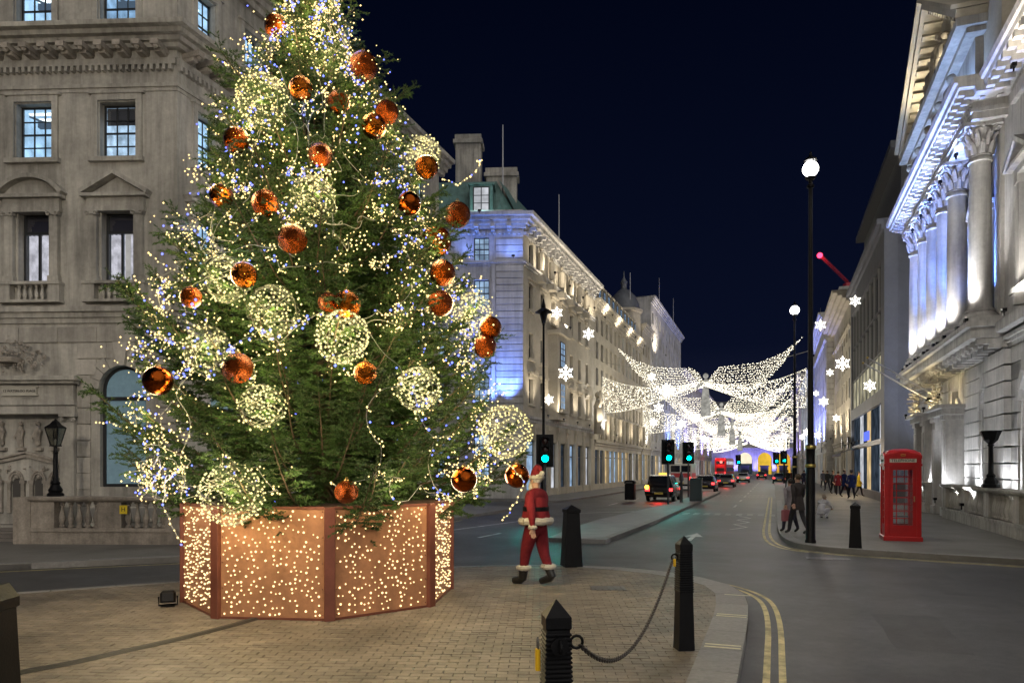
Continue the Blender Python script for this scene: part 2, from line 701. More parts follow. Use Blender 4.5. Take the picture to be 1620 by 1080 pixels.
def carve_lumps(mb, cx, z, w, h, y, seed, n=26, depth=0.14):
    """cluster of carved leaves, scrolls and swags"""
    rd = random.Random(seed)
    for k in range(n):
        x = cx + rd.uniform(-w, w) * 0.5
        zz = z + rd.uniform(-h, h) * 0.5 * (1 - 0.5 * abs(x - cx) / (w * 0.5 + 1e-6))
        r = rd.uniform(0.05, 0.11) * (w + h) * 0.35
        if k % 4 == 0:
            pts = [(x + r * (1 - i / 11) * math.cos(i * 0.75), y - depth * 0.5, zz + r * (1 - i / 11) * math.sin(i * 0.75)) for i in range(11)]
            mb.tube(pts, [r * 0.22] * 11, 5)
        elif k % 4 == 1:
            an = rd.uniform(0, PI)
            mb.tube([(x - r * math.cos(an), y - depth * 0.3, zz - r * math.sin(an)), (x, y - depth, zz + r * 0.2), (x + r * math.cos(an), y - depth * 0.3, zz + r * math.sin(an))], [r * 0.12, r * 0.35, r * 0.08], 6)
        else:
            mb.ball((x, y - depth * 0.35, zz), r * 0.6, 7, 5, (rd.uniform(0.6, 1.3), 0.8, rd.uniform(0.6, 1.4)))


def baluster_mesh(h, r, m):
    p = [(r * 0.9, 0), (r * 0.9, h * 0.08), (r * 0.55, h * 0.1), (r * 0.6, h * 0.14), (r * 0.95, h * 0.28), (r, h * 0.36), (r * 0.75, h * 0.5), (r * 0.45, h * 0.68), (r * 0.4, h * 0.8), (r * 0.7, h * 0.86), (r * 0.5, h * 0.9), (r * 0.9, h * 0.93), (r * 0.9, h)]
    return MB().lathe(p, n=10).mesh('baluster', m, True)


LK = 3.4


def light(name, kind, loc, power, col, parent=None, radius=0.15, spot=None, blend=0.6, aim=None):
    d = bpy.data.lights.new(name, kind)
    d.energy = power * LK
    d.color = col
    if kind in ('POINT', 'SPOT'):
        d.shadow_soft_size = radius
    if kind == 'SPOT':
        d.spot_size = R(spot or 90)
        d.spot_blend = blend
    o = bpy.data.objects.new(name, d)
    COL.objects.link(o)
    if parent is not None:
        o.parent = parent
    o.location = loc
    if aim is not None:
        o.rotation_euler = (Vector(aim) - Vector(loc)).to_track_quat('-Z', 'Y').to_euler()
    return o


FLOOD = MB().box(-0.1, 0.1, -0.06, 0.06, -0.1, 0.0).box(-0.02, 0.02, -0.02, 0.02, -0.22, -0.1).mesh('floodlight', BLACKM)


def flood(fac, x, y, z, tx, ty, tz, power, col, spot=100, radius=0.12, blend=0.7):
    fac.inst('floodlight', FLOOD, x, y, z - 0.04)
    return light('floodlight_lamp', 'SPOT', fac.at(x, y, z), power, col, fac.p, radius, spot, blend, fac.at(tx, ty, tz))


def text_mesh(body, size, depth, m, name='lettering'):
    c = bpy.data.curves.new(name, 'FONT')
    c.body = body
    c.size = size
    c.extrude = depth
    c.align_x = 'CENTER'
    c.align_y = 'CENTER'
    c.resolution_u = 2
    o = bpy.data.objects.new(name, c)
    COL.objects.link(o)
    bpy.context.view_layer.update()
    dg = bpy.context.evaluated_depsgraph_get()
    me = bpy.data.meshes.new_from_object(o.evaluated_get(dg))
    bpy.data.objects.remove(o)
    me.materials.clear()
    me.materials.append(m)
    me.name = name
    return me
# ------------------------------------------------------------------ ground, road, pavements
ROADZ = -0.12
ASPH = mat('asphalt', (0.070, 0.072, 0.078), 0.52, var=0.34, vscale=0.8, bump=0.6, bscale=70, stain=0.5, spec=0.45)
FLAG = mat('york_flagstone', (0.17, 0.165, 0.155), 0.62, var=0.16, vscale=1.2, bump=0.2, bscale=40, stain=0.25)
GRAN = mat('granite_kerb', (0.20, 0.195, 0.19), 0.6, var=0.2, vscale=14, bump=0.2, bscale=80, rnd=0.12)
PAVE = mat('buff_paver', (0.205, 0.172, 0.132), 0.5, var=0.26, vscale=1.5, bump=0.35, bscale=70, stain=0.38, rnd=0.2)
JOINT = mat('paver_joint', (0.055, 0.046, 0.038), 0.9, var=0.3, vscale=8)
YELP = mat('yellow_line_paint', (0.58, 0.49, 0.22), 0.6, var=0.3, vscale=7, stain=0.5)
WHTP = mat('white_line_paint', (0.58, 0.58, 0.56), 0.6, var=0.25, vscale=7, stain=0.45)

road = MB()
n = 24
xs = np.linspace(-420, 420, n)
for i in range(n - 1):
    for j in range(n - 1):
        road.add([(xs[i], xs[j] + 300, ROADZ), (xs[i + 1], xs[j] + 300, ROADZ), (xs[i + 1], xs[j + 1] + 300, ROADZ), (xs[i], xs[j + 1] + 300, ROADZ)], [(0, 1, 2, 3)])
road_o = road.build('road', ASPH, kind='structure')


def smooth_line(p, it=3):
    p = [Vector((q[0], q[1], 0)) for q in p]
    for _ in range(it):
        q = [p[0]]
        for a, b in zip(p[:-1], p[1:]):
            q += [a.lerp(b, 0.25), a.lerp(b, 0.75)]
        q.append(p[-1])
        p = q
    return p


def resample(p, d):
    out, acc = [p[0]], 0.0
    for a, b in zip(p[:-1], p[1:]):
        L = (b - a).length
        s_ = d - acc
        while s_ <= L:
            out.append(a.lerp(b, s_ / L))
            s_ += d
        acc = L - (s_ - d)
    return out


def offset(p, d):
    out = []
    for i, q in enumerate(p):
        t = (p[min(i + 1, len(p) - 1)] - p[max(i - 1, 0)]).normalized()
        out.append(q + Vector((-t.y, t.x, 0)) * d)
    return out


def inside(x, y, poly):
    r = False
    j = len(poly) - 1
    for i in range(len(poly)):
        a, b = poly[i], poly[j]
        if (a[1] > y) != (b[1] > y) and x < (b[0] - a[0]) * (y - a[1]) / (b[1] - a[1]) + a[0]:
            r = not r
        j = i
    return r


def strip(line, d0, d1, z):
    mb = MB()
    a, b = offset(line, d0), offset(line, d1)
    for i in range(len(line) - 1):
        mb.add([(a[i].x, a[i].y, z), (a[i + 1].x, a[i + 1].y, z), (b[i + 1].x, b[i + 1].y, z), (b[i].x, b[i].y, z)], [(0, 1, 2, 3)])
    return mb


def kerb_stones(line, width, parent, m=GRAN, top=0.0, step=0.92, side=1, taper=None):
    ln = resample(line, step)
    inn = []
    for i, q in enumerate(ln):
        t = (ln[min(i + 1, len(ln) - 1)] - ln[max(i - 1, 0)]).normalized()
        w = width if taper is None else taper(q)
        inn.append(q + Vector((-t.y, t.x, 0)) * w * side)
    for i in range(len(ln) - 1):
        g = 0.006
        a, b = ln[i].lerp(ln[i + 1], g), ln[i + 1].lerp(ln[i], g)
        c, d = inn[i + 1].lerp(inn[i], g), inn[i].lerp(inn[i + 1], g)
        cen = (a + b + c + d) / 4
        pts = [p - cen for p in (a, b, c, d)]
        if side < 0:
            pts = pts[::-1]
        v = [(p.x, p.y, ROADZ - 0.02) for p in pts] + [(p.x, p.y, top - 0.012) for p in pts] + [(p.x * 0.985, p.y * 0.985, top) for p in pts]
        f = []
        for k in (0, 4):
            f += [(k + q, k + (q + 1) % 4, k + 4 + (q + 1) % 4, k + 4 + q) for q in range(4)]
        f.append((8, 9, 10, 11))
        MB().add(v, f).build('kerb_stone', m, parent, cen)


# the paved island the tree stands on
isl = smooth_line([st(-0.32, -2), st(-0.32, 6.9), st(-0.31, 11.3), (3.72, 12.2), (3.1, 13.6), (1.7, 14.62), (-1.1, 14.62), (-5.8, 12.6), (-7.9, 11.3), (-15, 7.6)])
isl_poly = isl + [Vector((-15, -2, 0))]
plaza = MB().prism([(p.x, p.y) for p in isl_poly], ROADZ - 0.05, -0.012).build('plaza_paving', JOINT, kind='structure')
kw = lambda q: 0.44 if (q.x > 2.2 or q.y < 9) else max(0.16, 0.44 - (2.2 - q.x) * 0.25)
kerb_stones([p for p in isl if p.x > -9.5], 0.44, plaza, side=1, taper=kw, top=0.007)
inner = offset(isl, 1.0)
inn_poly = [p + (q - p).normalized() * (kw(p) + 0.006) for p, q in zip(isl, inner)] + [Vector((-15, -2, 0))]
OCT_C, OCT_R, OCT_A = Vector((-2.9, 11.2, 0)), 2.0, 3.432
rd = random.Random(4)
pw, ph_, gap = 0.205, 0.102, 0.006
ang = R(-2.2)
ca, sa = math.cos(ang), math.sin(ang)
pav = []
poly_np = [(p.x, p.y) for p in inn_poly]
for r_ in range(10, 150):
    for c_ in range(-62, 26):
        lx = (c_ + (0.5 if r_ % 2 else 0)) * pw
        ly = r_ * ph_
        x, y = ca * lx - sa * ly, sa * lx + ca * ly
        if y < 3.4 or abs(x) > 1.2 + 0.85 * y:
            continue
        if (x - OCT_C.x) ** 2 + (y - OCT_C.y) ** 2 < 1.75 ** 2:
            continue
        if any(inside(x + ca * dx * pw - sa * dy * ph_, y + sa * dx * pw + ca * dy * ph_, poly_np) for dx, dy in ((-.5, -.5), (.5, -.5), (.5, .5), (-.5, .5))):
            pav.append((x, y, rd.uniform(-0.0025, 0.0015), rd.uniform(-0.006, 0.006)))
vis = [p for p in pav if p[1] > 6.55 and abs(p[0]) < p[1] * 810 / FPX]
vis.sort(key=lambda p: p[1])
near = set(p[:2] for p in vis[:298])


def paver_geo(mb, x, y, z, t):
    w, h, b = (pw - gap) / 2, (ph_ - gap) / 2, 0.004
    ring = lambda w, h, zz: [(x + ca * dx * w - sa * dy * h, y + sa * dx * w + ca * dy * h, zz + t * dy + t * 0.6 * dx) for dx, dy in ((-1, -1), (1, -1), (1, 1), (-1, 1))]
    v = ring(w, h, -0.016) + ring(w, h, z - b) + ring(w - b, h - b, z)
    f = [(8, 9, 10, 11)]
    for k in (0, 4):
        f += [(k + q, k + (q + 1) % 4, k + 4 + (q + 1) % 4, k + 4 + q) for q in range(4)]
    mb.add(v, f)


proto = MB()
x0_, y0_ = 0.0, 0.0
paver_geo(proto, 0, 0, 0, 0)
pme = proto.mesh('paver', PAVE)
rest = [MB() for _ in range(6)]
for x, y, z, t in pav:
    if (x, y) in near:
        o = link('paver', pme, plaza, (x, y, z), 0, None, (t * 3, -t * 2, 0))
    else:
        paver_geo(rd.choice(rest), x, y, z, t * 0.4)
for r_ in rest:
    r_.build('paver_field', PAVE, plaza, kind='stuff')

# double yellow lines round the island, kerb marks
yl = [p for p in isl if p.y > 2 and p.x > 2.35 or (p.y < 9 and p.y > 2)]
for d in (-0.21, -0.36):
    strip(yl, d, d - 0.07, ROADZ + 0.004).build('yellow_line', YELP, road_o)
for t_ in (8.15, 8.27, 9.9, 10.02, 11.6):
    a, b = st(-0.34, t_, 0.011), st(-0.72, t_, 0.011)
    d = SV * 0.055
    MB().add([a, a + d, b + d, b], [(0, 1, 2, 3)]).build('kerb_mark', mat('pale_kerb_paint', (0.60, 0.56, 0.40), 0.6, var=0.2, vscale=10), plaza)

# right pavement
rk = smooth_line([st(0.1, 330), st(0.1, 60), st(0.1, 30), st(0.1, 23.6), (7.35, 19.4), (7.5, 18.1), (8.8, 17.0), (10.9, 15.5), (17, 11.4), (34, 0.5)])
rpoly = rk + [Vector((60, 20, 0)), st(60, 330)]
rp = MB().prism([(p.x, p.y) for p in rpoly][::-1], ROADZ - 0.05, -0.001).build('pavement_right', FLAG, kind='structure')
kerb_stones(resample([p for p in rk if p.y < 45 and p.x < 20], 1.0), 0.3, rp, side=1, top=0.006, step=1.0)
rk2 = [p for p in rk if p.y < 60]
for d in (-0.22, -0.40):
    strip(rk2, d, d - 0.08, ROADZ + 0.004).build('yellow_line', YELP, road_o)
# left pavements
lk = smooth_line([(-40, 2.0), (-10.3, 14.75), (-7.36, 15.95), (-5.6, 16.8), (-4.8, 18.6), st(-11.9, 22), st(-11.9, 32), st(-12.2, 34.6), st(-14, 35), st(-60, 35)])
lp = MB().prism([(p.x, p.y) for p in (lk + [Vector((-60, 20, 0))])][::-1], ROADZ - 0.05, -0.001).build('pavement_left', FLAG, kind='structure')
kerb_stones(resample([p for p in lk if p.x > -14 and p.y < 30], 1.0), 0.3, lp, side=1, top=0.006, step=1.0)
ykl = [p for p in lk if p.x > -14 and p.y < 30]
strip(ykl, -0.25, -0.33, ROADZ + 0.004).build('yellow_line', YELP, road_o)
mk = smooth_line([st(-60, 41.5), st(-14, 41.5), st(-12.2, 42), st(-11.9, 44), st(-11.9, 60), st(-11.9, 330)])
mp_ = MB().prism([(p.x, p.y) for p in (mk + [st(-60, 330)])][::-1], ROADZ - 0.05, -0.001).build('pavement_beyond', FLAG, kind='structure')
strip([p for p in mk if 40 < p.y < 120], -0.0, 0.3, 0.006).build('kerb', GRAN, mp_)
# traffic island
tm = [gp(866, 850), gp(958, 853), st(-4.15, 27), st(-4.15, 62), st(-5.4, 62), st(-5.5, 40), st(-6.3, 27), gp(912, 832)]
ti = MB().prism([(p.x, p.y) for p in tm], ROADZ - 0.05, 0.0).build('traffic_island', mat('concrete_flag', (0.26, 0.26, 0.26), 0.65, var=0.14, vscale=1.5, bump=0.2, stain=0.2), kind='structure')
cl = [Vector((p.x, p.y, 0)) for p in tm]
kerb_stones(resample(cl[:4], 1.0), 0.22, ti, side=1, top=0.005, step=1.0)
# plinth of far pavement edge strip: the long paint lines
Z2 = ROADZ + 0.004


def paint(pts, name='white_marking', m=WHTP):
    return MB().add([(p.x, p.y, Z2) for p in pts], [tuple(range(len(pts)))]).build(name, m, road_o)


def bar(a0, t0, a1, t1, w=0.12):
    p, q = st(a0, t0), st(a1, t1)
    d = (q - p).normalized()
    nrm = Vector((-d.y, d.x, 0)) * w / 2
    return paint([p + nrm, p - nrm, q - nrm, q + nrm])


a0, t0 = -2.3, 21.2
arrow = [(-.07, 0), (.07, 0), (.07, 1.3), (.28, 1.3), (0, 2.5), (-.28, 1.3), (-.07, 1.3)]
paint([st(a0 + p[0], t0 + p[1]) for p in arrow], 'white_arrow')
for k in range(9):
    bar(-3.9 + k * 0.46, 33.5, -3.65 + k * 0.46, 33.5, 0.3)
    bar(-3.9 + k * 0.46, 34.2, -3.65 + k * 0.46, 34.2, 0.3)
for k in range(10):
    bar(-2.0, 40 + k * 7, -2.0, 42.5 + k * 7, 0.12)
    bar(-8.7, 40 + k * 7, -8.7, 42.5 + k * 7, 0.12)
for k in range(14):
    bar(-3.9 + k * 0.3, 55, -3.76 + k * 0.3, 55, 0.4)
    bar(-3.9 + k * 0.3, 58, -3.76 + k * 0.3, 58, 0.4)
p, q = gp(640, 848, ROADZ), gp(830, 823, ROADZ)
for a_, b_ in ((0, 1),):
    d = (q - p).normalized()
    nn = Vector((-d.y, d.x, 0)) * 0.06
    paint([p + nn, p - nn, q - nn, q + nn])
for uv in (((757, 850), (792, 843)), ((640, 872), (668, 866)), ((900, 812), (1020, 808))):
    p, q = gp(*uv[0], ROADZ), gp(*uv[1], ROADZ)
    d = (q - p).normalized()
    nn = Vector((-d.y, d.x, 0)) * 0.06
    paint([p + nn, p - nn, q - nn, q + nn])
for k in range(6):
    p = st(-1.4 + (k % 2) * 0.5, 25.5 + k * 1.2)
    q = st(-1.4 + ((k + 1) % 2) * 0.5, 26.7 + k * 1.2)
    d = (q - p).normalized()
    nn = Vector((-d.y, d.x, 0)) * 0.05
    paint([p + nn, p - nn, q - nn, q + nn], 'zigzag_marking')
# old repairs in the asphalt
PATCH = mat('asphalt_patch', (0.060, 0.061, 0.065), 0.6, var=0.25, vscale=2, bump=0.6, bscale=80)
PATCH2 = mat('asphalt_patch_pale', (0.080, 0.081, 0.084), 0.6, var=0.25, vscale=2, bump=0.6, bscale=80)
for k, (a_, t_, w_, l_, m_) in enumerate(((1.7, 10.4, .8, 2.2, PATCH), (4.6, 13.2, 2.0, 0.5, PATCH2), (-1.6, 17.6, 1.4, 2.2, PATCH2), (2.9, 15.4, 0.5, 3.6, PATCH), (-3.0, 28, 0.7, 9.0, PATCH2), (6.6, 9.6, 1.0, 0.8, PATCH))):
    rdp = random.Random(k)
    q = []
    for i in range(16):
        f = i / 4
        sx_ = (-1 + 2 * (f % 1), 1, 1 - 2 * (f % 1), -1)[int(f)]
        sy_ = (-1, -1 + 2 * (f % 1), 1, 1 - 2 * (f % 1))[int(f)]
        p = st(a_ + sx_ * w_ / 2 + rdp.uniform(-.03, .03), t_ + sy_ * l_ / 2 + rdp.uniform(-.03, .03))
        q.append((p.x, p.y, ROADZ + 0.0025))
    MB().add(q, [tuple(range(16))]).build('asphalt_patch', m_, road_o)
IRON = mat('worn_cast_iron', (0.10, 0.10, 0.105), 0.4, metal=0.6, var=0.3, vscale=20, bump=0.3, bscale=50)


def cover(c, w, l, rz, parent, z, grid=5):
    mb = MB().box(-w / 2, w / 2, -l / 2, l / 2, -0.02, 0.0)
    for i in range(grid):
        x = -w / 2 + w * (i + 0.5) / grid
        mb.box(x - 0.012, x + 0.012, -l / 2 + 0.03, l / 2 - 0.03, 0.0, 0.006)
    o = mb.build('iron_cover', IRON, None, (c.x, c.y, z), rz)
    return o


tag(cover(gp(962, 930), 0.55, 0.4, R(-2), None, 0.006), 'small iron cover plate set in the paving near the kerb', 'manhole cover')
tag(cover(gp(1296, 883, ROADZ), 0.55, 0.5, R(-20), None, ROADZ + 0.006), 'square iron utility cover in the road below the lamp post', 'manhole cover')
tag(cover(gp(1330, 884, ROADZ), 0.4, 0.4, R(-20), None, ROADZ + 0.006), 'small iron utility cover in the road nearest the phone box', 'manhole cover')
# ------------------------------------------------------------------ planter and Christmas tree
WARM = emit('warm_bulb', (1.0, 0.74, 0.29), 2.6)
WARM2 = emit('warm_bulb_soft', (1.0, 0.86, 0.36), 1.75)
BLUEB = emit('blue_bulb', (0.14, 0.18, 1.0), 3.6)
WIRE = mat('clear_cable', (0.30, 0.30, 0.27), 0.35, spec=0.6)
PANEL = mat('copper_red_panel', (0.47, 0.225, 0.115), 0.38, metal=0.2, var=0.22, vscale=1.6, stain=0.2, streak=0.12, bump=0.08, bscale=50, spec=0.5)
POSTM = mat('rust_brown_post', (0.17, 0.055, 0.035), 0.45, metal=0.3, var=0.15, vscale=4)
PH = 1.45
plant = empty('tree_planter', OCT_C, 0, 'octagonal copper red planter pricked with glowing warm lights under the tree', 'planter')
rd = random.Random(8)
vts = [Vector((OCT_R * math.cos(OCT_A + k * PI / 4), OCT_R * math.sin(OCT_A + k * PI / 4), 0)) for k in range(8)]
for k in range(8):
    a, b = vts[k], vts[(k + 1) % 8]
    d = (b - a)
    L = d.length
    an = math.atan2(d.y, d.x)
    x0, x1 = 0.07, L - 0.07
    panel = MB().bbox(x0, x1, 0.0, 0.04, 0.02, PH - 0.012, 0.006).build('panel', PANEL, plant, a, an)
    mb, rim = MB(), MB()
    pts = []
    tries = 0
    while len(pts) < 215 and tries < 8000:
        tries += 1
        x, z = rd.uniform(x0 + 0.03, x1 - 0.03), rd.uniform(0.06, PH - 0.05)
        if all((x - p) ** 2 + (z - q) ** 2 > 0.048 ** 2 for p, q in pts):
            pts.append((x, z))
    for x, z in pts:
        mb.ball((x, -0.006, z), rd.choice((0.0095, 0.0115, 0.013, 0.0155)), 6, 4)
        rim.lathe([(0.018, -0.002), (0.018, 0.0)], (x, 0, z), 6)
    mb.build('light_dots', [emit('planter_bulb', (1.0, 0.74, 0.36), 2.2)], panel, kind='stuff')
    fx_ = MB()
    for x in (x0 + 0.025, x1 - 0.025):
        for z in (0.07, 0.4, 0.73, 1.06, PH - 0.06):
            fx_.ball((x, -0.003, z), 0.009, 6, 4)
    fx_.build('rivets', POSTM, panel, kind='stuff')
    MB().box(x0, x1, -0.012, 0.045, 0.0, 0.03).build('kick_rail', POSTM, panel)
    MB().box(x0, x1, -0.012, 0.045, PH - 0.03, PH + 0.006).build('top_rail', POSTM, panel)
    # corner post
    n_ = Vector((a.x, a.y, 0)).normalized()
    an2 = math.atan2(n_.y, n_.x)
    MB().bbox(-0.075, 0.03, -0.07, 0.07, 0, PH, 0.008).build('corner_post', POSTM, plant, a, an2)
lid = MB().prism([(p.x * 0.99, p.y * 0.99) for p in vts], PH - 0.03, PH + 0.004).build('lid', mat('planter_lid', (0.06, 0.03, 0.02), 0.7), plant)
MB().prism([(p.x * 0.97, p.y * 0.97) for p in vts], 0, 0.03).build('base', mat('planter_lid', (0, 0, 0)), plant)

# crown outline
AX = lambda z: Vector((-2.9 - 0.028 * max(0, z - 2), 11.2, z))
PROF = [(1.36, 2.5), (1.9, 2.75), (2.34, 2.86), (3.3, 2.72), (4.3, 2.5), (5.0, 2.2), (5.6, 1.94), (6.7, 1.48), (7.7, 1.05), (8.7, 0.58), (9.5, 0.32), (10.6, 0.05)]


def crown_r(z):
    for (a, b), (c, d) in zip(PROF[:-1], PROF[1:]):
        if a <= z <= c:
            return b + (d - b) * (z - a) / (c - a)
    return PROF[0][1] if z < PROF[0][0] else 0.05


tree = empty('christmas_tree', (-2.9, 11.2, PH), 0, 'tall dark green spruce hung with lights and orange baubles in the planter', 'tree')
TB = Vector((-2.9, 11.2, PH))
BARK = mat('spruce_bark', (0.10, 0.07, 0.045), 0.9, var=0.3, vscale=10, bump=0.6, bscale=30)
trunk = MB().tube([AX(z) - TB for z in np.linspace(PH, 10.7, 12)], [0.17 * (1 - i / 12.5) + 0.012 for i in range(12)], 10).build('trunk', BARK, tree, smooth=True)

rng = np.random.default_rng(11)
branches = []         # polylines of the main limbs
tw0, tw1, twr = [], [], []     # twig start, end
limb = MB()
nb = 0
zz = PH + 0.02
outl = {0: 0}
while zz < 10.35:
    f = (zz - PH) / 9.0
    step = 0.098 * (1 - 0.35 * f)
    k = rng.integers(4, 7) if zz < 8 else rng.integers(3, 5)
    base = rng.uniform(0, 2 * PI)
    for i in range(k):
        an = base + 2 * PI * i / k + rng.uniform(-0.35, 0.35)
        droop = 0.30 * (1 - f) + 0.02
        up = 0.10 + 0.35 * f
        r = crown_r(min(10.55, zz))
        r = crown_r(min(10.55, zz + r * (up - 0.2 * droop)))
        r = r * rng.uniform(0.80, 1.05) + (rng.uniform(0.15, 0.6) if rng.random() < 0.13 else 0)
        o = AX(zz) - TB
        pts = []
        bend = rng.uniform(-0.12, 0.12)
        for s_ in np.linspace(0, 1, 9):
            a2 = an + bend * s_ * s_
            h = r * (up * s_ - droop * math.sin(s_ * PI * 0.9) * 0.8 + 0.10 * s_ ** 3)
            pts.append(o + Vector((math.cos(a2) * r * s_, math.sin(a2) * r * s_, h)))
        branches.append(pts)
        limb.tube(pts, [0.022 * (1 - 0.85 * j / 8) * (0.5 + 0.5 * min(1, r / 2)) + 0.003 for j in range(9)], 5)
    zz += step
limb.build('branches', BARK, tree, smooth=True, kind='stuff')

T0, T1 = [], []
for pts in branches:
    Lb = sum((pts[i + 1] - pts[i]).length for i in range(8))
    n = max(6, int(Lb / 0.058))
    # the far inside of the crown carries few needles
    for j in range(n):
        s_ = 0.22 + 0.78 * (j + rng.random()) / n
        q = s_ * 8
        i = min(7, int(q))
        p = pts[i].lerp(pts[i + 1], q - i)
        d = (pts[i + 1] - pts[i]).normalized()
        side = Vector((-d.y, d.x, 0)).normalized() * (1 if j % 2 else -1)
        ln = (0.22 + 0.42 * (1 - s_)) * rng.uniform(0.7, 1.2) * min(1.0, 0.45 + Lb / 3.0)
        dirv = (d * rng.uniform(0.5, 0.9) + side * rng.uniform(0.6, 1.0) + Vector((0, 0, rng.uniform(-0.55, 0.12)))).normalized()
        e_ = p + dirv * ln
        T0.append(p)
        T1.append(e_)
        m = int(ln / 0.09)
        for c in range(m):
            w = (c + 0.7) / (m + 0.5)
            b = p.lerp(e_, w)
            sd = dirv.cross(Vector((0, 0, 1))).normalized() * (1 if c % 2 else -1)
            dv = (dirv * 0.8 + sd * rng.uniform(0.4, 0.9) + Vector((0, 0, rng.uniform(-0.35, 0.1)))).normalized()
            T0.append(b)
            T1.append(b + dv * rng.uniform(0.08, 0.17))
    T0.append(pts[7])
    T1.append(pts[8] + (pts[8] - pts[7]) * 0.35)
T0 = np.array([tuple(p) for p in T0])
T1 = np.array([tuple(p) for p in T1])


def np_mesh(name, verts, faces, mats, smooth=False):
    """verts (n,3), faces (m,k)"""
    me = bpy.data.meshes.new(name)
    me.vertices.add(len(verts))
    me.vertices.foreach_set('co', np.ascontiguousarray(verts, dtype=np.float32).ravel())
    k = faces.shape[1]
    me.loops.add(faces.size)
    me.loops.foreach_set('vertex_index', np.ascontiguousarray(faces, dtype=np.int32).ravel())
    me.polygons.add(len(faces))
    me.polygons.foreach_set('loop_start', np.arange(0, faces.size, k, dtype=np.int32))
    try:
        me.polygons.foreach_set('loop_total', np.full(len(faces), k, dtype=np.int32))
    except Exception:
        pass
    for m in mats:
        me.materials.append(m)
    me.update(calc_edges=True)
    me.validate()
    return me


# needles: thin triangles all round every twig
L = np.linalg.norm(T1 - T0, axis=1)
cnt = np.clip((L * 175).astype(int), 12, 90)
idx = np.repeat(np.arange(len(L)), cnt)
N = len(idx)
tpos = rng.random(N) ** 0.9
P = T0[idx] + (T1 - T0)[idx] * tpos[:, None]
D = ((T1 - T0) / L[:, None])[idx]
ref = np.where(np.abs(D[:, 2:3]) < 0.9, np.array([[0, 0, 1.0]]), np.array([[1.0, 0, 0]]))
A = np.cross(D, ref)
A /= np.linalg.norm(A, axis=1)[:, None]
B = np.cross(D, A)
th = rng.random(N) * 2 * PI
rad = A * np.cos(th)[:, None] + B * np.sin(th)[:, None]
nd = D * 0.75 + rad * 0.75
nd /= np.linalg.norm(nd, axis=1)[:, None]
nl = rng.uniform(0.030, 0.050, N)[:, None]
w = np.cross(nd, rng.normal(size=(N, 3)))
w /= np.linalg.norm(w, axis=1)[:, None]
wd = 0.0066
V = np.empty((N * 3, 3))
V[0::3] = P + w * wd
V[1::3] = P - w * wd
V[2::3] = P + nd * nl
Fc = np.arange(N * 3).reshape(-1, 3)
NEED = mat('spruce_needle', (0.036, 0.078, 0.016), 0.55, var=0.45, vscale=1.6, spec=0.35)
link('crown', np_mesh('crown', V, Fc, [NEED]), tree)['kind'] = 'stuff'
# twigs: thin three-sided stems
wv = np.cross((T1 - T0) / L[:, None], np.array([0.3, 0.5, 0.8]))
wv /= np.linalg.norm(wv, axis=1)[:, None]
wv2 = np.cross((T1 - T0) / L[:, None], wv)
n3 = len(L)
V2 = np.empty((n3 * 4, 3))
V2[0::4] = T0 + wv * 0.004
V2[1::4] = T0 - wv * 0.002 + wv2 * 0.0035
V2[2::4] = T0 - wv * 0.002 - wv2 * 0.0035
V2[3::4] = T1
b_ = np.arange(n3)[:, None] * 4
F2 = np.concatenate([b_ + np.array([[0, 1, 3]]), b_ + np.array([[1, 2, 3]]), b_ + np.array([[2, 0, 3]])])
link('twigs', np_mesh('twigs', V2, F2, [BARK]), tree)['kind'] = 'stuff'
print('needles', N)


def on_crown(u, v, inset=0.0):
    """where the sight line of a pixel meets the crown"""
    for Y in np.arange(7.6, 13.5, 0.02):
        p = pp(u, v, Y)
        c = AX(p.z)
        if math.hypot(p.x - c.x, p.y - c.y) < crown_r(min(10.5, max(1.37, p.z))) - inset:
            return p
    return pp(u, v, 10.7)


# ------------------------------------------------------------------ strings of lights
def bulbs_mesh(name, pts, r0, r1, m, seed=0):
    rg = np.random.default_rng(seed)
    P = np.array([tuple(p) for p in pts])
    n = len(P)
    r = rg.uniform(r0, r1, n)[:, None]
    offs = np.array([(-1, 0, 0), (1, 0, 0), (0, -1, 0), (0, 1, 0), (0, 0, -1), (0, 0, 1)], float)
    V = (P[:, None, :] + offs[None] * r[:, :, None]).reshape(-1, 3)
    fc = np.array([(0, 2, 5), (2, 1, 5), (1, 3, 5), (3, 0, 5), (2, 0, 4), (1, 2, 4), (3, 1, 4), (0, 3, 4)])
    Fc = (np.arange(n)[:, None, None] * 6 + fc[None]).reshape(-1, 3)
    return np_mesh(name, V, Fc, [m])


def strand(z0, z1, an0, an1, n, seed, jit=0.12):
    """a cable wandering over the crown's surface"""
    rd = random.Random(seed)
    out = []
    k1, k2 = rd.uniform(2, 5), rd.uniform(5, 11)
    for i in range(n):
        s_ = i / (n - 1)
        nz = lambda f, o: mnoise.noise(Vector((s_ * f, seed * 1.37, o)))
        z = z0 + (z1 - z0) * s_ + 0.5 * nz(5, 0.3) + 0.14 * nz(16, 2.1)
        an = an0 + (an1 - an0) * s_ + 0.28 * nz(6, 5.2)
        r = crown_r(max(1.4, min(10.5, z))) * (0.90 + 0.14 * nz(9, 7.7))
        c = AX(z)
        out.append(Vector((c.x + r * math.cos(an), c.y + r * math.sin(an), z)))
    return out


rd = random.Random(21)
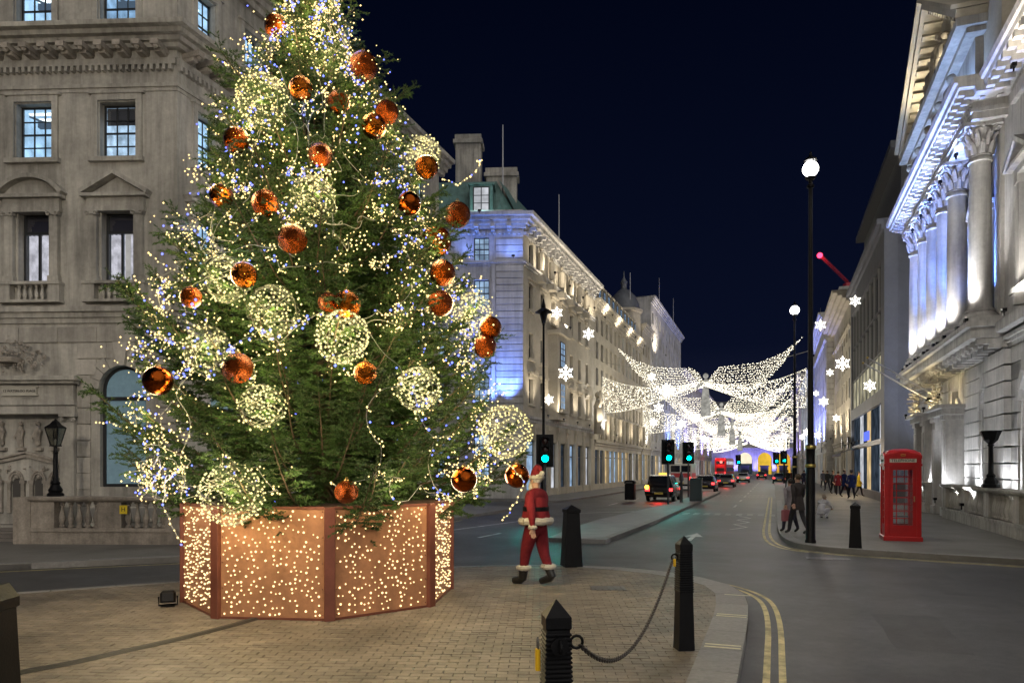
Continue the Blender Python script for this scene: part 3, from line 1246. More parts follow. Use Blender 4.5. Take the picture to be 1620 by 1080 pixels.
# bunched coils of lights here and there, thickest up the middle and on the right
BUNCH = []
for k in range(64):
    z = 1.8 + 8.2 * ((k + 0.5) / 64) ** 1.1
    an = R(208 + 152 * ((k * 0.618 + 0.13) % 1.0))
    if 1.8 < z < 4.2 and 255 < math.degrees(an) < 300 and k % 3:
        continue
    r = crown_r(z) * rd.uniform(0.88, 1.0)
    c = AX(z)
    BUNCH.append((Vector((c.x + r * math.cos(an), c.y + r * math.sin(an), z)), rd.uniform(0.16, 0.34)))
zones = [('the top of the tree', 7.3, 10.4), ('the middle of the tree', 4.4, 7.3), ('the lowest boughs of the tree', 1.45, 4.4)]
for zi, (zn, za, zb) in enumerate(zones):
    warm, blue, wires = [], [], MB()
    ns = (26, 22, 17)[zi]
    for k in range(ns):
        a = R(rd.uniform(215, 352))
        # steep hanging strands and flat swags, all on the visible three quarters
        if k % 3 == 0:
            s_ = strand(za + rd.uniform(0, 0.6), zb, a, a + rd.uniform(-0.5, 0.5), 70, zi * 50 + k)
        else:
            z_ = za + (zb - za) * rd.random()
            s_ = strand(z_, z_ + rd.uniform(-0.8, 0.8), a, a + rd.choice((-1, 1)) * rd.uniform(0.4, 1.0), 80, zi * 50 + k)
        s_ = [p for p in s_ if p.z > 1.5]
        if len(s_) < 4:
            continue
        wires.tube(s_, 0.0035, 4, False)
        bl = rd.random() < 0.34
        for p in s_:
            if mnoise.noise(p * 0.9) < -0.30:
                continue
            q = p + Vector((rd.uniform(-1, 1), rd.uniform(-1, 1), rd.uniform(-1, 1))) * 0.05
            (blue if (rd.random() < (0.33 if bl else 0.06)) else warm).append(q)
    for bc, br in BUNCH:
        if za <= bc.z < zb:
            for q in range(int(150 * br)):
                d = Vector((rd.gauss(0, 1), rd.gauss(0, 1), rd.gauss(0, 0.75))) * br * 0.6
                (blue if rd.random() < 0.12 else warm).append(bc + d)
    # bulbs wound along the boughs
    for pts in branches:
        z = pts[8].z + TB.z
        fwd = (pts[8].x * 0.25 - pts[8].y * 0.97) / max(0.2, math.hypot(pts[8].x, pts[8].y))
        if za <= z < zb and (fwd > 0.25 or (fwd > -0.2 and rd.random() < 0.30)):
            m = rd.random()
            if m < (0.7, 0.58, 0.42)[zi] and mnoise.noise(pts[8] * 0.55 + Vector((3, 1, 0))) > -0.16:
                for s_ in np.linspace(0.5, 1.02, rd.choice((8, 12, 16))):
                    q = min(7.999, s_ * 8)
                    i = int(q)
                    p = TB + pts[i].lerp(pts[i + 1], s_ * 8 - i) + Vector((rd.uniform(-1, 1), rd.uniform(-1, 1), rd.uniform(-1, 1))) * 0.07
                    (blue if rd.random() < 0.16 else warm).append(p)
    root = empty('light_string', AX(za), 0, 'warm white fairy lights on clear cable wound round ' + zn, 'string lights', 'fairy lights on the tree')
    wires.v = [tuple(Vector(v) - AX(za)) for v in wires.v]
    wires.build('cable', WIRE, root)
    for q, (bc, br) in enumerate(BUNCH):
        if za <= bc.z < zb:
            light('string_glow', 'POINT', bc - AX(za), 14 * br if q % 6 else 7 * br, (1.0, 0.77, 0.34) if q % 6 else (0.35, 0.42, 1.0), root, 0.14)
    o = link('bulbs', bulbs_mesh('bulbs', [p - AX(za) for p in warm], 0.0085, 0.0158, WARM, zi), root)
    o['kind'] = 'stuff'
    root = empty('light_string', AX(za), 0, 'blue fairy lights sprinkled over ' + zn, 'string lights', 'fairy lights on the tree')
    o = link('bulbs', bulbs_mesh('bulbs', [p - AX(za) for p in blue], 0.012, 0.020, BLUEB, zi + 9), root)
    o['kind'] = 'stuff'
    print('bulbs', zn, len(warm), len(blue))

glow_parent = root
# stray ends of cable that stick out past the boughs
STRAY = [('curling off the right side below the copper roof', [(700, 285), (725, 292), (748, 275), (762, 255), (755, 215 + 40)], 10.6),
         ('reaching out left over the office windows', [(395, 120), (372, 112), (352, 98), (338, 88)], 10.6),
         ('drooping to the left of the lowest boughs', [(285, 740), (262, 760), (258, 800), (280, 850), (300, 872)], 9.3),
         ('trailing off the lower right boughs', [(770, 700), (800, 730), (830, 760), (812, 800), (795, 822)], 10.3),
         ('on the long bough over the arched window', [(300, 690), (250, 688), (215, 690), (180, 670), (152, 668)], 10.4),
         ('on the bough tip above the big left bauble', [(330, 470), (300, 440), (262, 420), (235, 400)], 10.5)]
for k, (nm, uv, Y) in enumerate(STRAY):
    P_ = smooth_line([(0, 0)] * 2)
    pts = [pp(u, v, Y + 0.15 * math.sin(i * 1.7)) for i, (u, v) in enumerate(uv)]
    q = []
    for a, b in zip(pts[:-1], pts[1:]):
        for j in range(5):
            q.append(a.lerp(b, j / 5) + Vector((rd.uniform(-1, 1), rd.uniform(-1, 1), rd.uniform(-1, 1))) * 0.02)
    q.append(pts[-1])
    root = empty('light_string', q[0], 0, 'loose end of fairy lights ' + nm, 'string lights', 'fairy lights on the tree')
    MB().tube([p - q[0] for p in q], 0.006, 5).build('cable', WIRE, root)
    b = MB()
    b2 = MB()
    for i, p in enumerate(q):
        (b2 if i % 7 == 3 else b).ball(p - q[0], rd.uniform(0.010, 0.016), 6, 4)
    b.build('warm_bulbs', WARM, root, kind='stuff')
    b2.build('blue_bulbs', BLUEB, root, kind='stuff')

# globes of light
GLOBES = [(412, 155, 41, 'at the upper left edge of the tree'), (487, 305, 38, 'above the centre of the tree'), (347, 435, 38, 'left of centre beside two baubles'),
          (422, 485, 42, 'in the middle left below two baubles'), (540, 532, 43, 'in the middle under a pair of baubles'), (318, 548, 38, 'at the left edge level with the arched window'),
          (658, 612, 36, 'right of centre over the dark boughs'), (800, 682, 42, 'at the far right end of the lower boughs'), (362, 782, 50, 'low on the left touching the planter'),
          (405, 640, 36, 'low left above the dark boughs'), (748, 490, 34, 'at the right edge beside the stacked baubles'), (515, 85, 30, 'close to the top of the tree'), (668, 235, 28, 'at the upper right edge of the tree')]
GW = mat('globe_wire', (0.12, 0.12, 0.08), 0.4, metal=0.5)
for k, (u, v, r, nm) in enumerate(GLOBES):
    crisp = k in (0, 4, 7, 8)
    c = on_crown(u, v, 0.02 if crisp else 0.12)
    rr = r * c.y / FPX
    c = c + Vector((0, rr * (0.2 if crisp else 0.75), 0))
    root = empty('light_globe', c, 0, 'round wire globe of warm white lights ' + nm, 'light globe', 'light globes on the tree')
    mb = MB()
    for q in range(6):
        ax = Vector((rd.gauss(0, 1), rd.gauss(0, 1), rd.gauss(0, 1))).normalized()
        e1 = ax.orthogonal().normalized()
        e2 = ax.cross(e1)
        mb.tube([(e1 * math.cos(i * PI / 12) + e2 * math.sin(i * PI / 12)) * rr for i in range(25)], 0.0025, 4, False)
    mb.build('wire_frame', GW, root)
    pts = []
    n = 200 if crisp else 120
    for i in range(n):
        zc = 1 - 2 * (i + 0.5) / n
        an = i * 2.39996
        s_ = math.sqrt(1 - zc * zc)
        pts.append(Vector((s_ * math.cos(an), s_ * math.sin(an), zc)) * rr * (rd.uniform(0.88, 1.05) if crisp else rd.uniform(0.55, 1.2)))
    # the winding cable
    order = [Vector((math.sin(i * 0.37) * math.cos(i * 0.91), math.sin(i * 0.37) * math.sin(i * 0.91), math.cos(i * 0.37))) * rr * rd.uniform(0.93, 1.02) for i in range(90)]
    MB().tube(order, 0.0018, 4, False).build('cable', WIRE, root)
    o = link('bulbs', bulbs_mesh('bulbs', pts, 0.0115, 0.0175, WARM2, k), root)
    o['kind'] = 'stuff'
    light('globe_glow', 'POINT', (0, 0, 0), 9.0, (1.0, 0.84, 0.36), root, rr * 0.5)

# baubles
BAU = mat('orange_mirror_bauble', (0.27, 0.055, 0.006), 0.07, metal=1.0, spec=0.5)
nt = BAU.node_tree
vo = nt.nodes.new('ShaderNodeTexNoise')
vo.inputs['Scale'].default_value = 7.5
vo.inputs['Detail'].default_value = 2
tc = nt.nodes.new('ShaderNodeTexCoord')
nt.links.new(tc.outputs['Object'], vo.inputs['Vector'])
bp = nt.nodes.new('ShaderNodeBump')
bp.inputs['Strength'].default_value = 0.55
bp.inputs['Distance'].default_value = 0.05
nt.links.new(vo.outputs['Fac'], bp.inputs['Height'])
nt.links.new(bp.outputs[0], nt.nodes['Principled BSDF'].inputs['Normal'])
BAUS = bpy.data.materials['orange_mirror_bauble'].copy()
BAUS.name = 'orange_smooth_bauble'
BAUS.node_tree.nodes['Bump'].inputs['Strength'].default_value = 0.12
CAP = mat('bauble_cap', (0.45, 0.30, 0.12), 0.3, metal=1.0)
BAUBLES = [(437, 42, 20, 'topmost on the left of the tree'), (575, 105, 24, 'upper right, under the tree top'), (476, 140, 20, 'just right of the upper left light globe'), (536, 162, 19, 'in the upper middle, dark and half hidden'),
           (612, 178, 20, 'upper of the pair at the upper right'), (591, 200, 21, 'lower of the pair at the upper right'), (374, 222, 22, 'below the upper left light globe'), (507, 245, 20, 'half buried between the two upper globes'),
           (350, 310, 20, 'at the left edge beside the side windows'), (420, 322, 23, 'left of the upper middle light globe'), (463, 378, 25, 'large, below the upper middle light globe'), (675, 265, 20, 'at the right edge under the chimney'),
           (647, 322, 20, 'alone, glossy, right of the upper middle'), (724, 340, 22, 'at the right edge touching the copper roof'), (690, 382, 26, 'large, top of the row of three on the right'), (700, 432, 22, 'middle of the row of three on the right'),
           (697, 480, 22, 'bottom of the row of three on the right'), (386, 435, 22, 'right beside the middle left light globe'), (302, 470, 18, 'small, near the left bough tips'), (519, 478, 17, 'small, left of the pair over the centre globe'),
           (548, 482, 24, 'resting over the centre light globe'), (250, 602, 25, 'hanging free in front of the arched window'), (376, 582, 26, 'large, under the middle left globe'), (578, 590, 20, 'just under the centre light globe'),
           (776, 518, 19, 'upper of the touching pair on the right'), (767, 548, 20, 'lower of the touching pair on the right'), (734, 758, 22, 'smooth and glossy, low on the right'), (818, 752, 21, 'smooth and glossy, lowest at the far right'), (548, 778, 20, 'lowest, just over the planter edge')]
ball = MB().ball((0, 0, 0), 1, 28, 18).mesh('ball', BAU, 'all')
ball2 = MB().ball((0, 0, 0), 1, 28, 18).mesh('ball', BAUS, 'all')
BAUD = BAU.copy()
BAUD.name = 'dark_copper_bauble'
BAUD.node_tree.nodes['Principled BSDF'].inputs['Base Color'].default_value = (0.20, 0.042, 0.008, 1)
BAUD.node_tree.nodes['Noise Texture'].inputs['Scale'].default_value = 13
BAUG = BAU.copy()
BAUG.name = 'amber_bauble'
BAUG.node_tree.nodes['Principled BSDF'].inputs['Base Color'].default_value = (0.32, 0.085, 0.008, 1)
BAUG.node_tree.nodes['Noise Texture'].inputs['Scale'].default_value = 4.5
ball3 = MB().ball((0, 0, 0), 1, 28, 18).mesh('ball', BAUD, 'all')
ball4 = MB().ball((0, 0, 0), 1, 28, 18).mesh('ball', BAUG, 'all')
capm = MB().lathe([(0.17, 0), (0.17, 0.12), (0.1, 0.14)], (0, 0, 0.95), 10).mesh('cap', CAP, True)
ringm = MB().tube([(0.09 * math.cos(i * PI / 6), 0, 1.16 + 0.09 * math.sin(i * PI / 6)) for i in range(13)], 0.018, 5, False).mesh('ring', CAP)
for k, (u, v, r, nm) in enumerate(BAUBLES):
    sm = 'smooth' in nm or 'glossy' in nm or 'free' in nm
    c = on_crown(u, v, -0.06 if sm else 0.06 + 0.10 * ((k * 0.618) % 1.0))
    rr = r * c.y / FPX * 0.93
    root = empty('bauble', c, rd.uniform(0, 6), 'orange mirrored bauble ' + nm, 'bauble', 'orange baubles on the tree')
    root.scale = (rr, rr, rr)
    link('ball', (ball2 if k % 3 != 1 else ball3) if sm else (ball, ball3, ball4)[k % 3], root)
    link('cap', capm, root)
    link('ring', ringm, root)

# what the lowest lights throw on the planter and the paving
for k, an in enumerate((3.5, 3.95, 4.4, 4.85, 5.3, 5.75, 6.2)):
    light('string_glow', 'POINT', OCT_C + Vector((2.55 * math.cos(an), 2.55 * math.sin(an), 1.72)) - glow_parent.location, 7.5, (1.0, 0.78, 0.46), glow_parent, 0.2)
# loose cable ramp and the small floodlight beside the planter
pts = [gp(436, 969), gp(330, 1000), gp(215, 1026), gp(110, 1050), gp(20, 1066)]
mb = MB()
q = smooth_line([(p.x, p.y) for p in pts], 2)
lft, rgt = offset(q, 0.075), offset(q, -0.075)
il, ir = offset(q, 0.03), offset(q, -0.03)
rd2 = random.Random(3)
for i in range(len(q) - 1):
    rows = []
    for j in (i, i + 1):
        wob = 0.01 * math.sin(j * 1.3)
        rows.append([(lft[j].x, lft[j].y + wob, 0.002), (il[j].x, il[j].y + wob, 0.024), (ir[j].x, ir[j].y + wob, 0.024), (rgt[j].x, rgt[j].y + wob, 0.002)])
    for c in range(3):
        mb.add([rows[0][c], rows[0][c + 1], rows[1][c + 1], rows[1][c]], [(0, 1, 2, 3)])
tag(mb.build('cable_cover', mat('black_rubber', (0.016, 0.015, 0.014), 0.6, var=0.3, vscale=9, bump=0.3)), 'long black rubber cable cover running from the planter across the paving', 'cable cover')
fl = empty('floodlight', gp(266, 958), R(20), 'small black floodlight on the paving against the planter', 'floodlight')
MB().bbox(-0.1, 0.1, -0.07, 0.07, 0.06, 0.22, 0.03).build('housing', BLACKM, fl)
MB().tube([(-0.12, 0, 0.14), (-0.12, 0, 0.02), (0.12, 0, 0.02), (0.12, 0, 0.14)], 0.014, 6).build('yoke', BLACKM, fl)
MB().box(-0.075, 0.075, -0.076, -0.072, 0.085, 0.19).build('lens', DARKG, fl)
MB().box(-0.09, 0.09, -0.09, 0.09, 0.0, 0.012).build('foot', BLACKM, fl)
# ------------------------------------------------------------------ the office building on the left corner
LB = empty('corner_building', (-9.22, 20.0, 0), 0, 'grey stone corner building with lit sash windows left of the tree', 'building')
LF = Fac(LB, (0, 0, 0), R(-2.5))
LS = Fac(LB, (0, 0, 0), ST, dz=0.003)
SASH = make_window('window', 1.02, 1.54, 3, 4, fw=.045, bar=.028, room=room_mesh(1.02, 1.54, 1.6, ROOM_BLUE, TUBE, 3, 1), pane_each=True)
SASH2 = make_window('window', 1.02, 1.54, 3, 4, fw=.045, bar=.028, room=room_mesh(1.02, 1.54, 1.6, ROOM_BLUE2, TUBE, 2, 5), pane_each=True)


SASH3 = make_window('window', 1.02, 1.54, 3, 4, fw=.045, bar=.028, room=room_mesh(1.02, 1.54, 1.1, emit('room_pale_wall', (0.52, 0.74, 0.98), 0.95, vary=0.5, scale=3.1), TUBE, 1, 9), pane_each=True)
link('roller_blind', MB().box(-.47, .47, .07, .075, 1.02, 1.5).mesh('roller_blind', mat('grey_blind', (.10, .11, .13), .8)), SASH3)


def curtain_room(w, h, seed):
    rd = random.Random(seed)
    mb = MB()
    a, b = -w / 2 + 0.04, w / 2 - 0.04
    n = 40
    for i in range(n):
        x, x2 = a + (b - a) * i / n, a + (b - a) * (i + 1) / n
        if 0.52 < (i + 0.5) / n < 0.66 + 0.05 * rd.random() and seed % 2:
            continue
        y, y2 = 0.16 + 0.03 * math.sin(i * 1.1), 0.16 + 0.03 * math.sin((i + 1) * 1.1)
        mb.add([(x, y, 0.04), (x2, y2, 0.04), (x2, y2, h * 0.73), (x, y, h * 0.73)], [(0, 1, 2, 3)])
    mb.mi = 1
    mb.add([(a - .2, 1.0, -.1), (b + .2, 1.0, -.1), (b + .2, 1.0, h), (a - .2, 1.0, h)], [(0, 1, 2, 3)])
    mb.add([(a - .2, .12, h), (b + .2, .12, h), (b + .2, 1.0, h), (a - .2, 1.0, h)], [(0, 1, 2, 3)])
    mb.add([(a - .02, .08, h * .74), (b + .02, .08, h * .74), (b + .02, .08, h - .02), (a - .02, .08, h - .02)], [(0, 1, 2, 3)])
    me = mb.mesh('lit_room', [emit('lit_curtain', (0.80, 0.80, 0.90), 0.72, vary=0.35, scale=4.5), emit('room_warm_wall', (0.9, 0.88, 0.85), 0.45, vary=0.3)])
    me.materials.append(mat('dark_blind', (0.03, 0.03, 0.05), 0.6))
    me.polygons[len(me.polygons) - 1].material_index = 2
    return me


def french(seed):
    w, h = 0.9, 1.95
    mb = MB()
    mb.box(-w / 2, -w / 2 + .06, 0, .06, 0, h).box(w / 2 - .06, w / 2, 0, .06, 0, h)
    mb.box(-w / 2 + .06, w / 2 - .06, .002, .058, 0, .06).box(-w / 2 + .06, w / 2 - .06, .002, .058, h - .06, h)
    mb.box(-w / 2 + .06, w / 2 - .06, .003, .057, h * .74 - .04, h * .74 + .04)
    mb.box(-.035, .035, .004, .056, .06, h * .74 - .04)
    o = link('window', mb.mesh('window', FRAMED))
    for x0, x1, z0, z1 in ((-w / 2 + .06, -.035, .06, h * .74 - .04), (.035, w / 2 - .06, .06, h * .74 - .04), (-w / 2 + .06, w / 2 - .06, h * .74 + .04, h - .06)):
        link('pane', MB().box(x0, x1, .02, .026, z0, z1).mesh('pane', GLASS), o)
    link('lit_room', curtain_room(w, h, seed), o)
    o.hide_render = True
    PROTOS.append(o)
    return o


FR1, FR2 = french(1), french(2)
arch_w = (-2.17, -0.87, 1.43, 4.77, 'arch')
door = (-6.0, -3.32, 0.36, 3.42)
fx = [-1.67, -4.05, -6.43, -8.7]
ops = [arch_w, door]
for x in fx:
    ops += [(x - .51, x + .51, 13.98, 15.52), (x - .51, x + .51, 10.51, 12.05), (x - .45, x + .45, 7.08, 9.03)]
LF.wall(-10, 0, 0, 17.0, ops, STONE, 0.26)
sx = [1.1 + 1.95 * k for k in range(8)]
sops = []
for x in sx:
    sops += [(x - .36, x + .36, 13.98, 15.52), (x - .36, x + .36, 10.51, 12.05), (x - .36, x + .36, 7.08, 9.03)]
garch = [(x - .62, x + .62, 1.43, 4.5, 'arch') for x in (1.9, 5.2, 8.5, 11.8, 15.0)]
LS.wall(0, 16.6, 0, 17.0, sops + garch, STONE, 0.26)
# shell behind
MB().box(-9.6, -0.6, 2.2, 13, 0.0, 16.9).build('core', ROOFD, LB)
end = Fac(LB, LS.at(16.6, 0, 0), ST + PI / 2, dz=-0.002)
end.wall(0, 9, 0, 17, [], STONE, name='end_wall')
for i, x in enumerate(fx):
    put_window(LF, (SASH2, SASH, SASH3, SASH)[i], x, 13.98)
    put_window(LF, (SASH3, SASH, SASH2, SASH)[i], x, 10.51)
    put_window(LF, (FR1, FR2)[i % 2], x, 7.08)
for i, x in enumerate(sx):
    for z in (13.98, 10.51, 7.08):
        put_window(LS, SASH2 if (i + int(z)) % 3 == 0 else SASH, x, z).scale = (0.706, 1, 1 if z > 8 else 1.266)
# surrounds of the windows
for F_, xs_, hw in ((LF, fx, .51), (LS, sx, .36)):
    for i, x in enumerate(xs_):
        for za, zb in ((10.51, 12.05), (13.98, 15.52)):
            mb = MB()
            mb.box(x - hw - .2, x - hw - .03, -.07, .04, za - .02, zb + .03).box(x + hw + .03, x + hw + .2, -.07, .04, za - .02, zb + .03)
            mb.box(x - hw - .2, x + hw + .2, -.075, .04, zb + .03, zb + .2)
            mb.box(x - hw - .28, x + hw + .28, -.11, .04, zb + .2, zb + .27)
            F_.build(mb, 'window_surround', STONE)
            F_.build(MB().box(x - hw - .26, x + hw + .26, -.14, .2, za - .13, za - .004), 'window_sill', STONE)
        if F_ is LS and i > 3:
            continue
        # aedicule of the main floor
        za, zb, w = 7.08, 9.03, (.45 if F_ is LF else hw) + .05
        mb = MB()
        for s_ in (-1, 1):
            c = x + s_ * (w + .14)
            mb.box(c - .12, c + .12, -.14, .04, za - .04, zb - .12)
            mb.box(c - .15, c + .15, -.17, .04, za - .04, za + .16)
            mb.box(c - .15, c + .15, -.18, .04, zb - .12, zb - .03)
            for e_ in (-1, 1):
                mb.tube([(c + e_ * .11 + .05 * math.cos(k), -.2, zb - .09 + .05 * math.sin(k)) for k in np.linspace(0, 5, 8)], .022, 5)
        mb.box(x - w - .32, x + w + .32, -.16, .04, zb - .03, zb + .1)
        mb.box(x - w - .30, x + w + .30, -.14, .04, zb + .1, zb + .34)
        mb.box(x - w - .42, x + w + .42, -.28, .04, zb + .34, zb + .43)
        F_.build(mb, 'window_surround', STONE)
        pb = zb + .43
        if i % 2 == 0:
            p = MB()
            for s_ in (-1, 1):
                p.beam((x + s_ * (w + .46), -.13, pb + .03), (x, -.13, pb + .58), .3, .11, (0, 0, 1))
            p.exy([(x - w - .3, pb), (x + w + .3, pb), (x, pb + .48)], -.06, .04)
            F_.build(p, 'pediment', STONE)
        else:
            p = MB()
            arc = [(x + (w + .42) * math.sin(q) / math.sin(1.05), pb - .34 + .95 * (math.cos(q)) - .13) for q in np.linspace(-1.05, 1.05, 15)]
            for q, r_ in zip(arc[:-1], arc[1:]):
                p.beam((q[0], -.13, q[1] + .03), (r_[0], -.13, r_[1] + .03), .3, .11, (0, 0, 1))
            p.exy([(x - w - .35, pb)] + [(x + w + .35, pb)] + [(q[0] * .98 + x * .02, q[1] - .02) for q in arc[::-1][1:-1]], -.06, .04)
            F_.build(p, 'pediment', STONE)
        # little balustrade under the window
        mb = MB()
        mb.box(x - w - .38, x + w + .38, -.26, .04, 6.99, 7.07).box(x - w - .38, x + w + .38, -.24, .04, 6.5, 6.57)
        for s_ in (-1, 1):
            mb.box(x + s_ * (w + .2) - .16, x + s_ * (w + .2) + .16, -.22, .04, 6.57, 6.99)
        F_.build(mb, 'window_balcony', STONE)
        bm_ = MATS.setdefault('_bal', baluster_mesh(.42, .06, STONE))
        for k in range(5):
            F_.inst('baluster', bm_, x + (k - 2) * .165, -.13, 6.57)
# bands and cornices
for F_, a, b in ((LF, -10, .8), (LS, -.8, 16.9)):
    e0, e1 = (a, .0) if F_ is LF else (0.0, b)
    F_.dentils(e0, e1, 12.86, .085, .15, .14, .085, STONE)
    F_.build(MB().box(e0, e1, -.1, .03, 13.02, 13.2), 'bed_mould', STONE)
    mod = MB().box(-.11, .11, -.58, .03, 0, .14).box(-.09, .09, -.38, .03, -.1, 0).ball((0, -.5, -.02), .07, 7, 5).mesh('modillion', CARVE)
    k = e0 + .3
    while k < e1 - .1:
        F_.inst('modillion', mod, k, 0, 13.3)
        k += .52
lpath = [LF.at(-10, 0, 0), LF.at(0, 0, 0), LS.at(16.9, 0, 0)]
for z, h, o_, nm, stp in ((5.95, .43, .26, 'string_course', 3), (12.32, .2, .1, 'architrave_band', 2), (13.44, .46, .8, 'cornice', 4), (16.3, .7, .85, 'upper_cornice', 4)):
    mitred(LB, lpath, z, h, o_, STONE, nm, stp)
# rusticated ground floor, corner strip kept by both faces
LF.blocks(-10, -.02, .0, 5.86, .45, 1.15, [(-2.42, -.62, 1.2, 5.0, 'arch'), (-6.4, -2.8, 0, 5.05)], proud=.05)
LS.blocks(.02, 16.5, .0, 5.86, .45, 1.6, [(g[0] - .2, g[1] + .2, g[2], g[3] + .2, 'arch') for g in garch], proud=.05)
# voussoirs and keystone of the arched window
cx, zs = -1.52, 4.77 - .65
mev = block_mesh(STONEB)
for k in range(9):
    a0 = PI * (k + .5) / 9
    rr = .65 + .26
    vz = MB()
    g = .012
    a1, a2 = PI * k / 9 + g, PI * (k + 1) / 9 - g
    ro = 1.02 if k % 2 == 0 else .9
    if k == 4:
        ro = 1.3
    vz.exy([(.655 * math.cos(a1), .655 * math.sin(a1)), (ro * math.cos(a1), ro * math.sin(a1)), (ro * math.cos(a2), ro * math.sin(a2)), (.655 * math.cos(a2), .655 * math.sin(a2))][::-1], -.075 - (.08 if k == 4 else 0), .02)
    LF.inst('keystone' if k == 4 else 'voussoir', vz.mesh('voussoir', STONEB), cx, 0, zs)
# the arched window itself
aw = link('arched_window', None, LB, LF.at(cx, .14, 1.43), LF.rz)
aw.empty_display_size = .1


def arch_frame(w, h, t, d=.08):
    mb = MB()
    r = w / 2
    pts = [(-r, 0)] + [(-r * math.cos(PI * k / 16), h - r + r * math.sin(PI * k / 16)) for k in range(17)] + [(r, 0)]
    q = [(x * (1 - t / r), z if i not in (0, len(pts) - 1) else 0) for i, (x, z) in enumerate(pts)]
    q = [(-r + t, t)] + [(-(r - t) * math.cos(PI * k / 16), h - r + (r - t) * math.sin(PI * k / 16)) for k in range(17)] + [(r - t, t)]
    for i in range(len(pts) - 1):
        mb.exy([pts[i], pts[i + 1], q[i + 1], q[i]], 0, d)
    mb.exy([(-r, 0), (-r + t, t), (r - t, t), (r, 0)], 0, d)
    mb.box(-r + t, r - t, .003, d - .003, h * .715, h * .715 + .11)
    return mb, q


mb, q = arch_frame(1.3, 3.34, .085)
link('frame', mb.mesh('frame', FRAMED), aw)
frost = mat('frosted_teal_glass', (0.16, 0.24, 0.28), 0.25, var=0.25, vscale=0.9, spec=0.6)
MB().exy(q, .03, .045).build('pane', frost, aw)
gl = emit('shop_back', (0.33, 0.52, 0.62), 0.085, vary=0.5, scale=0.8)
fb = frost.node_tree.nodes['Principled BSDF']
fb.inputs['Emission Color'].default_value = (0.30, 0.50, 0.62, 1)
fb.inputs['Emission Strength'].default_value = 0.13
for g in garch:
    o = link('arched_window', None, LB, LS.at((g[0] + g[1]) / 2, .14, g[2]), LS.rz)
    mb, q = arch_frame(g[1] - g[0], g[3] - g[2], .085)
    link('frame', mb.mesh('frame', FRAMED), o)
    MB().exy(q, .03, .045).build('pane', frost, o)
# entrance: pilasters, entablature, crest, carved panel
dc = -4.66
mb = MB()
mb.box(-6.5, -2.78, -.2, .04, 3.68, 3.82).box(-6.45, -2.83, -.17, .04, 3.82, 4.26).box(-6.58, -2.7, -.34, .04, 4.26, 4.34).box(-6.66, -2.62, -.44, .04, 4.34, 4.46)
mb.box(-6.5, -2.78, -.15, .04, 3.44, 3.66)
LF.build(mb, 'entrance_entablature', STONE)
for x in (-2.98, -6.3):
    mb = MB().box(x - .17, x + .17, -.16, .04, .3, 3.2).box(x - .22, x + .22, -.2, .04, .0, .3).box(x - .23, x + .23, -.22, .04, 3.36, 3.44)
    carve_lumps(mb, x, 3.28, .42, .16, -.14, 5, 10, .07)
    for s_ in (-1, 1):
        mb.tube([(x + s_ * .17 + .07 * (1 - k / 9) * math.cos(k), -.22, 3.27 + .07 * (1 - k / 9) * math.sin(k)) for k in range(9)], .02, 5)
    LF.build(mb, 'pilaster', STONE, True)
mb = MB()
carve_lumps(mb, -4.55, 4.98, 1.9, .9, -.1, 12, 60, .2)
carve_lumps(mb, -4.55, 5.2, .9, .8, -.18, 15, 26, .25)
mb.lathe([(.3, 0), (.34, .1), (.2, .16)], (-4.62, -.14, 4.85), 12)
LF.build(mb, 'carved_crest', CARVE, True)
mb = MB().box(-4.78, -3.82, -.235, -.165, 3.96, 4.16)
mb.box(-4.82, -3.78, -.245, -.165, 4.16, 4.19).box(-4.82, -3.78, -.245, -.165, 3.93, 3.96)
plq = LF.build(mb, 'name_plaque', mat('plaque_stone', (0.46, 0.44, 0.38), 0.7, var=0.1))
tx = link('lettering', text_mesh('12 WATERLOO PLACE', .092, .004, mat('black_letters', (0.01, 0.01, 0.01), 0.5)), LB, LF.at(-4.30, -.242, 4.06), 0, None, (R(90), 0, LF.rz))
# recessed carved panel (a gabled porch in low relief)
mb = MB().box(-6.0, -3.32, .3, .4, .36, 3.42)
LF.build(mb, 'relief_ground', STONE)
mb = MB()
mb.beam((-5.9, .27, 1.98), (-4.45, .27, 2.3), .1, .09).beam((-4.45, .27, 2.3), (-3.4, .27, 2.05), .1, .09)
mb.beam((-5.9, .25, 2.07), (-4.45, .25, 2.39), .16, .05).beam((-4.45, .25, 2.39), (-3.4, .25, 2.13), .16, .05)
for k, x in enumerate((-5.6, -5.15, -4.6, -4.1, -3.65)):
    h = .75 - .04 * abs(k - 2)
    mb.tube([(x, .24, 2.55 + .05 * k % .1), (x - .02, .2, 2.8), (x + .02, .2, 3.0), (x, .22, 3.12)], [.07, .09, .1, .03], 7)
    mb.ball((x + .01, .21, 3.2), .065, 7, 5)
    mb.beam((x - .02, .2, 3.02), (x - .16, .18, 2.78), .05, .05)
    mb.box(x - .12, x + .12, .18, .31, 2.44, 2.52)
for x in (-5.4, -4.75, -4.1, -3.6):
    for s_ in (-1, 1):
        mb.box(x + s_ * .2 - .05, x + s_ * .2 + .05, .22, .31, .7, 1.55)
        mb.box(x + s_ * .2 - .075, x + s_ * .2 + .075, .2, .31, 1.52, 1.6)
    for rr in (.2, .15):
        mb.tube([(x + rr * math.cos(PI * k / 10), .24, 1.6 + rr * 1.35 * math.sin(PI * k / 10)) for k in range(11)], .028, 5)
    mb.ball((x, .27, 1.7), .07, 7, 5)
carve_lumps(mb, -4.6, 1.95, 2.2, .3, .28, 31, 22, .05)
LF.build(mb, 'relief_carving', CARVE, True)
mb = MB()
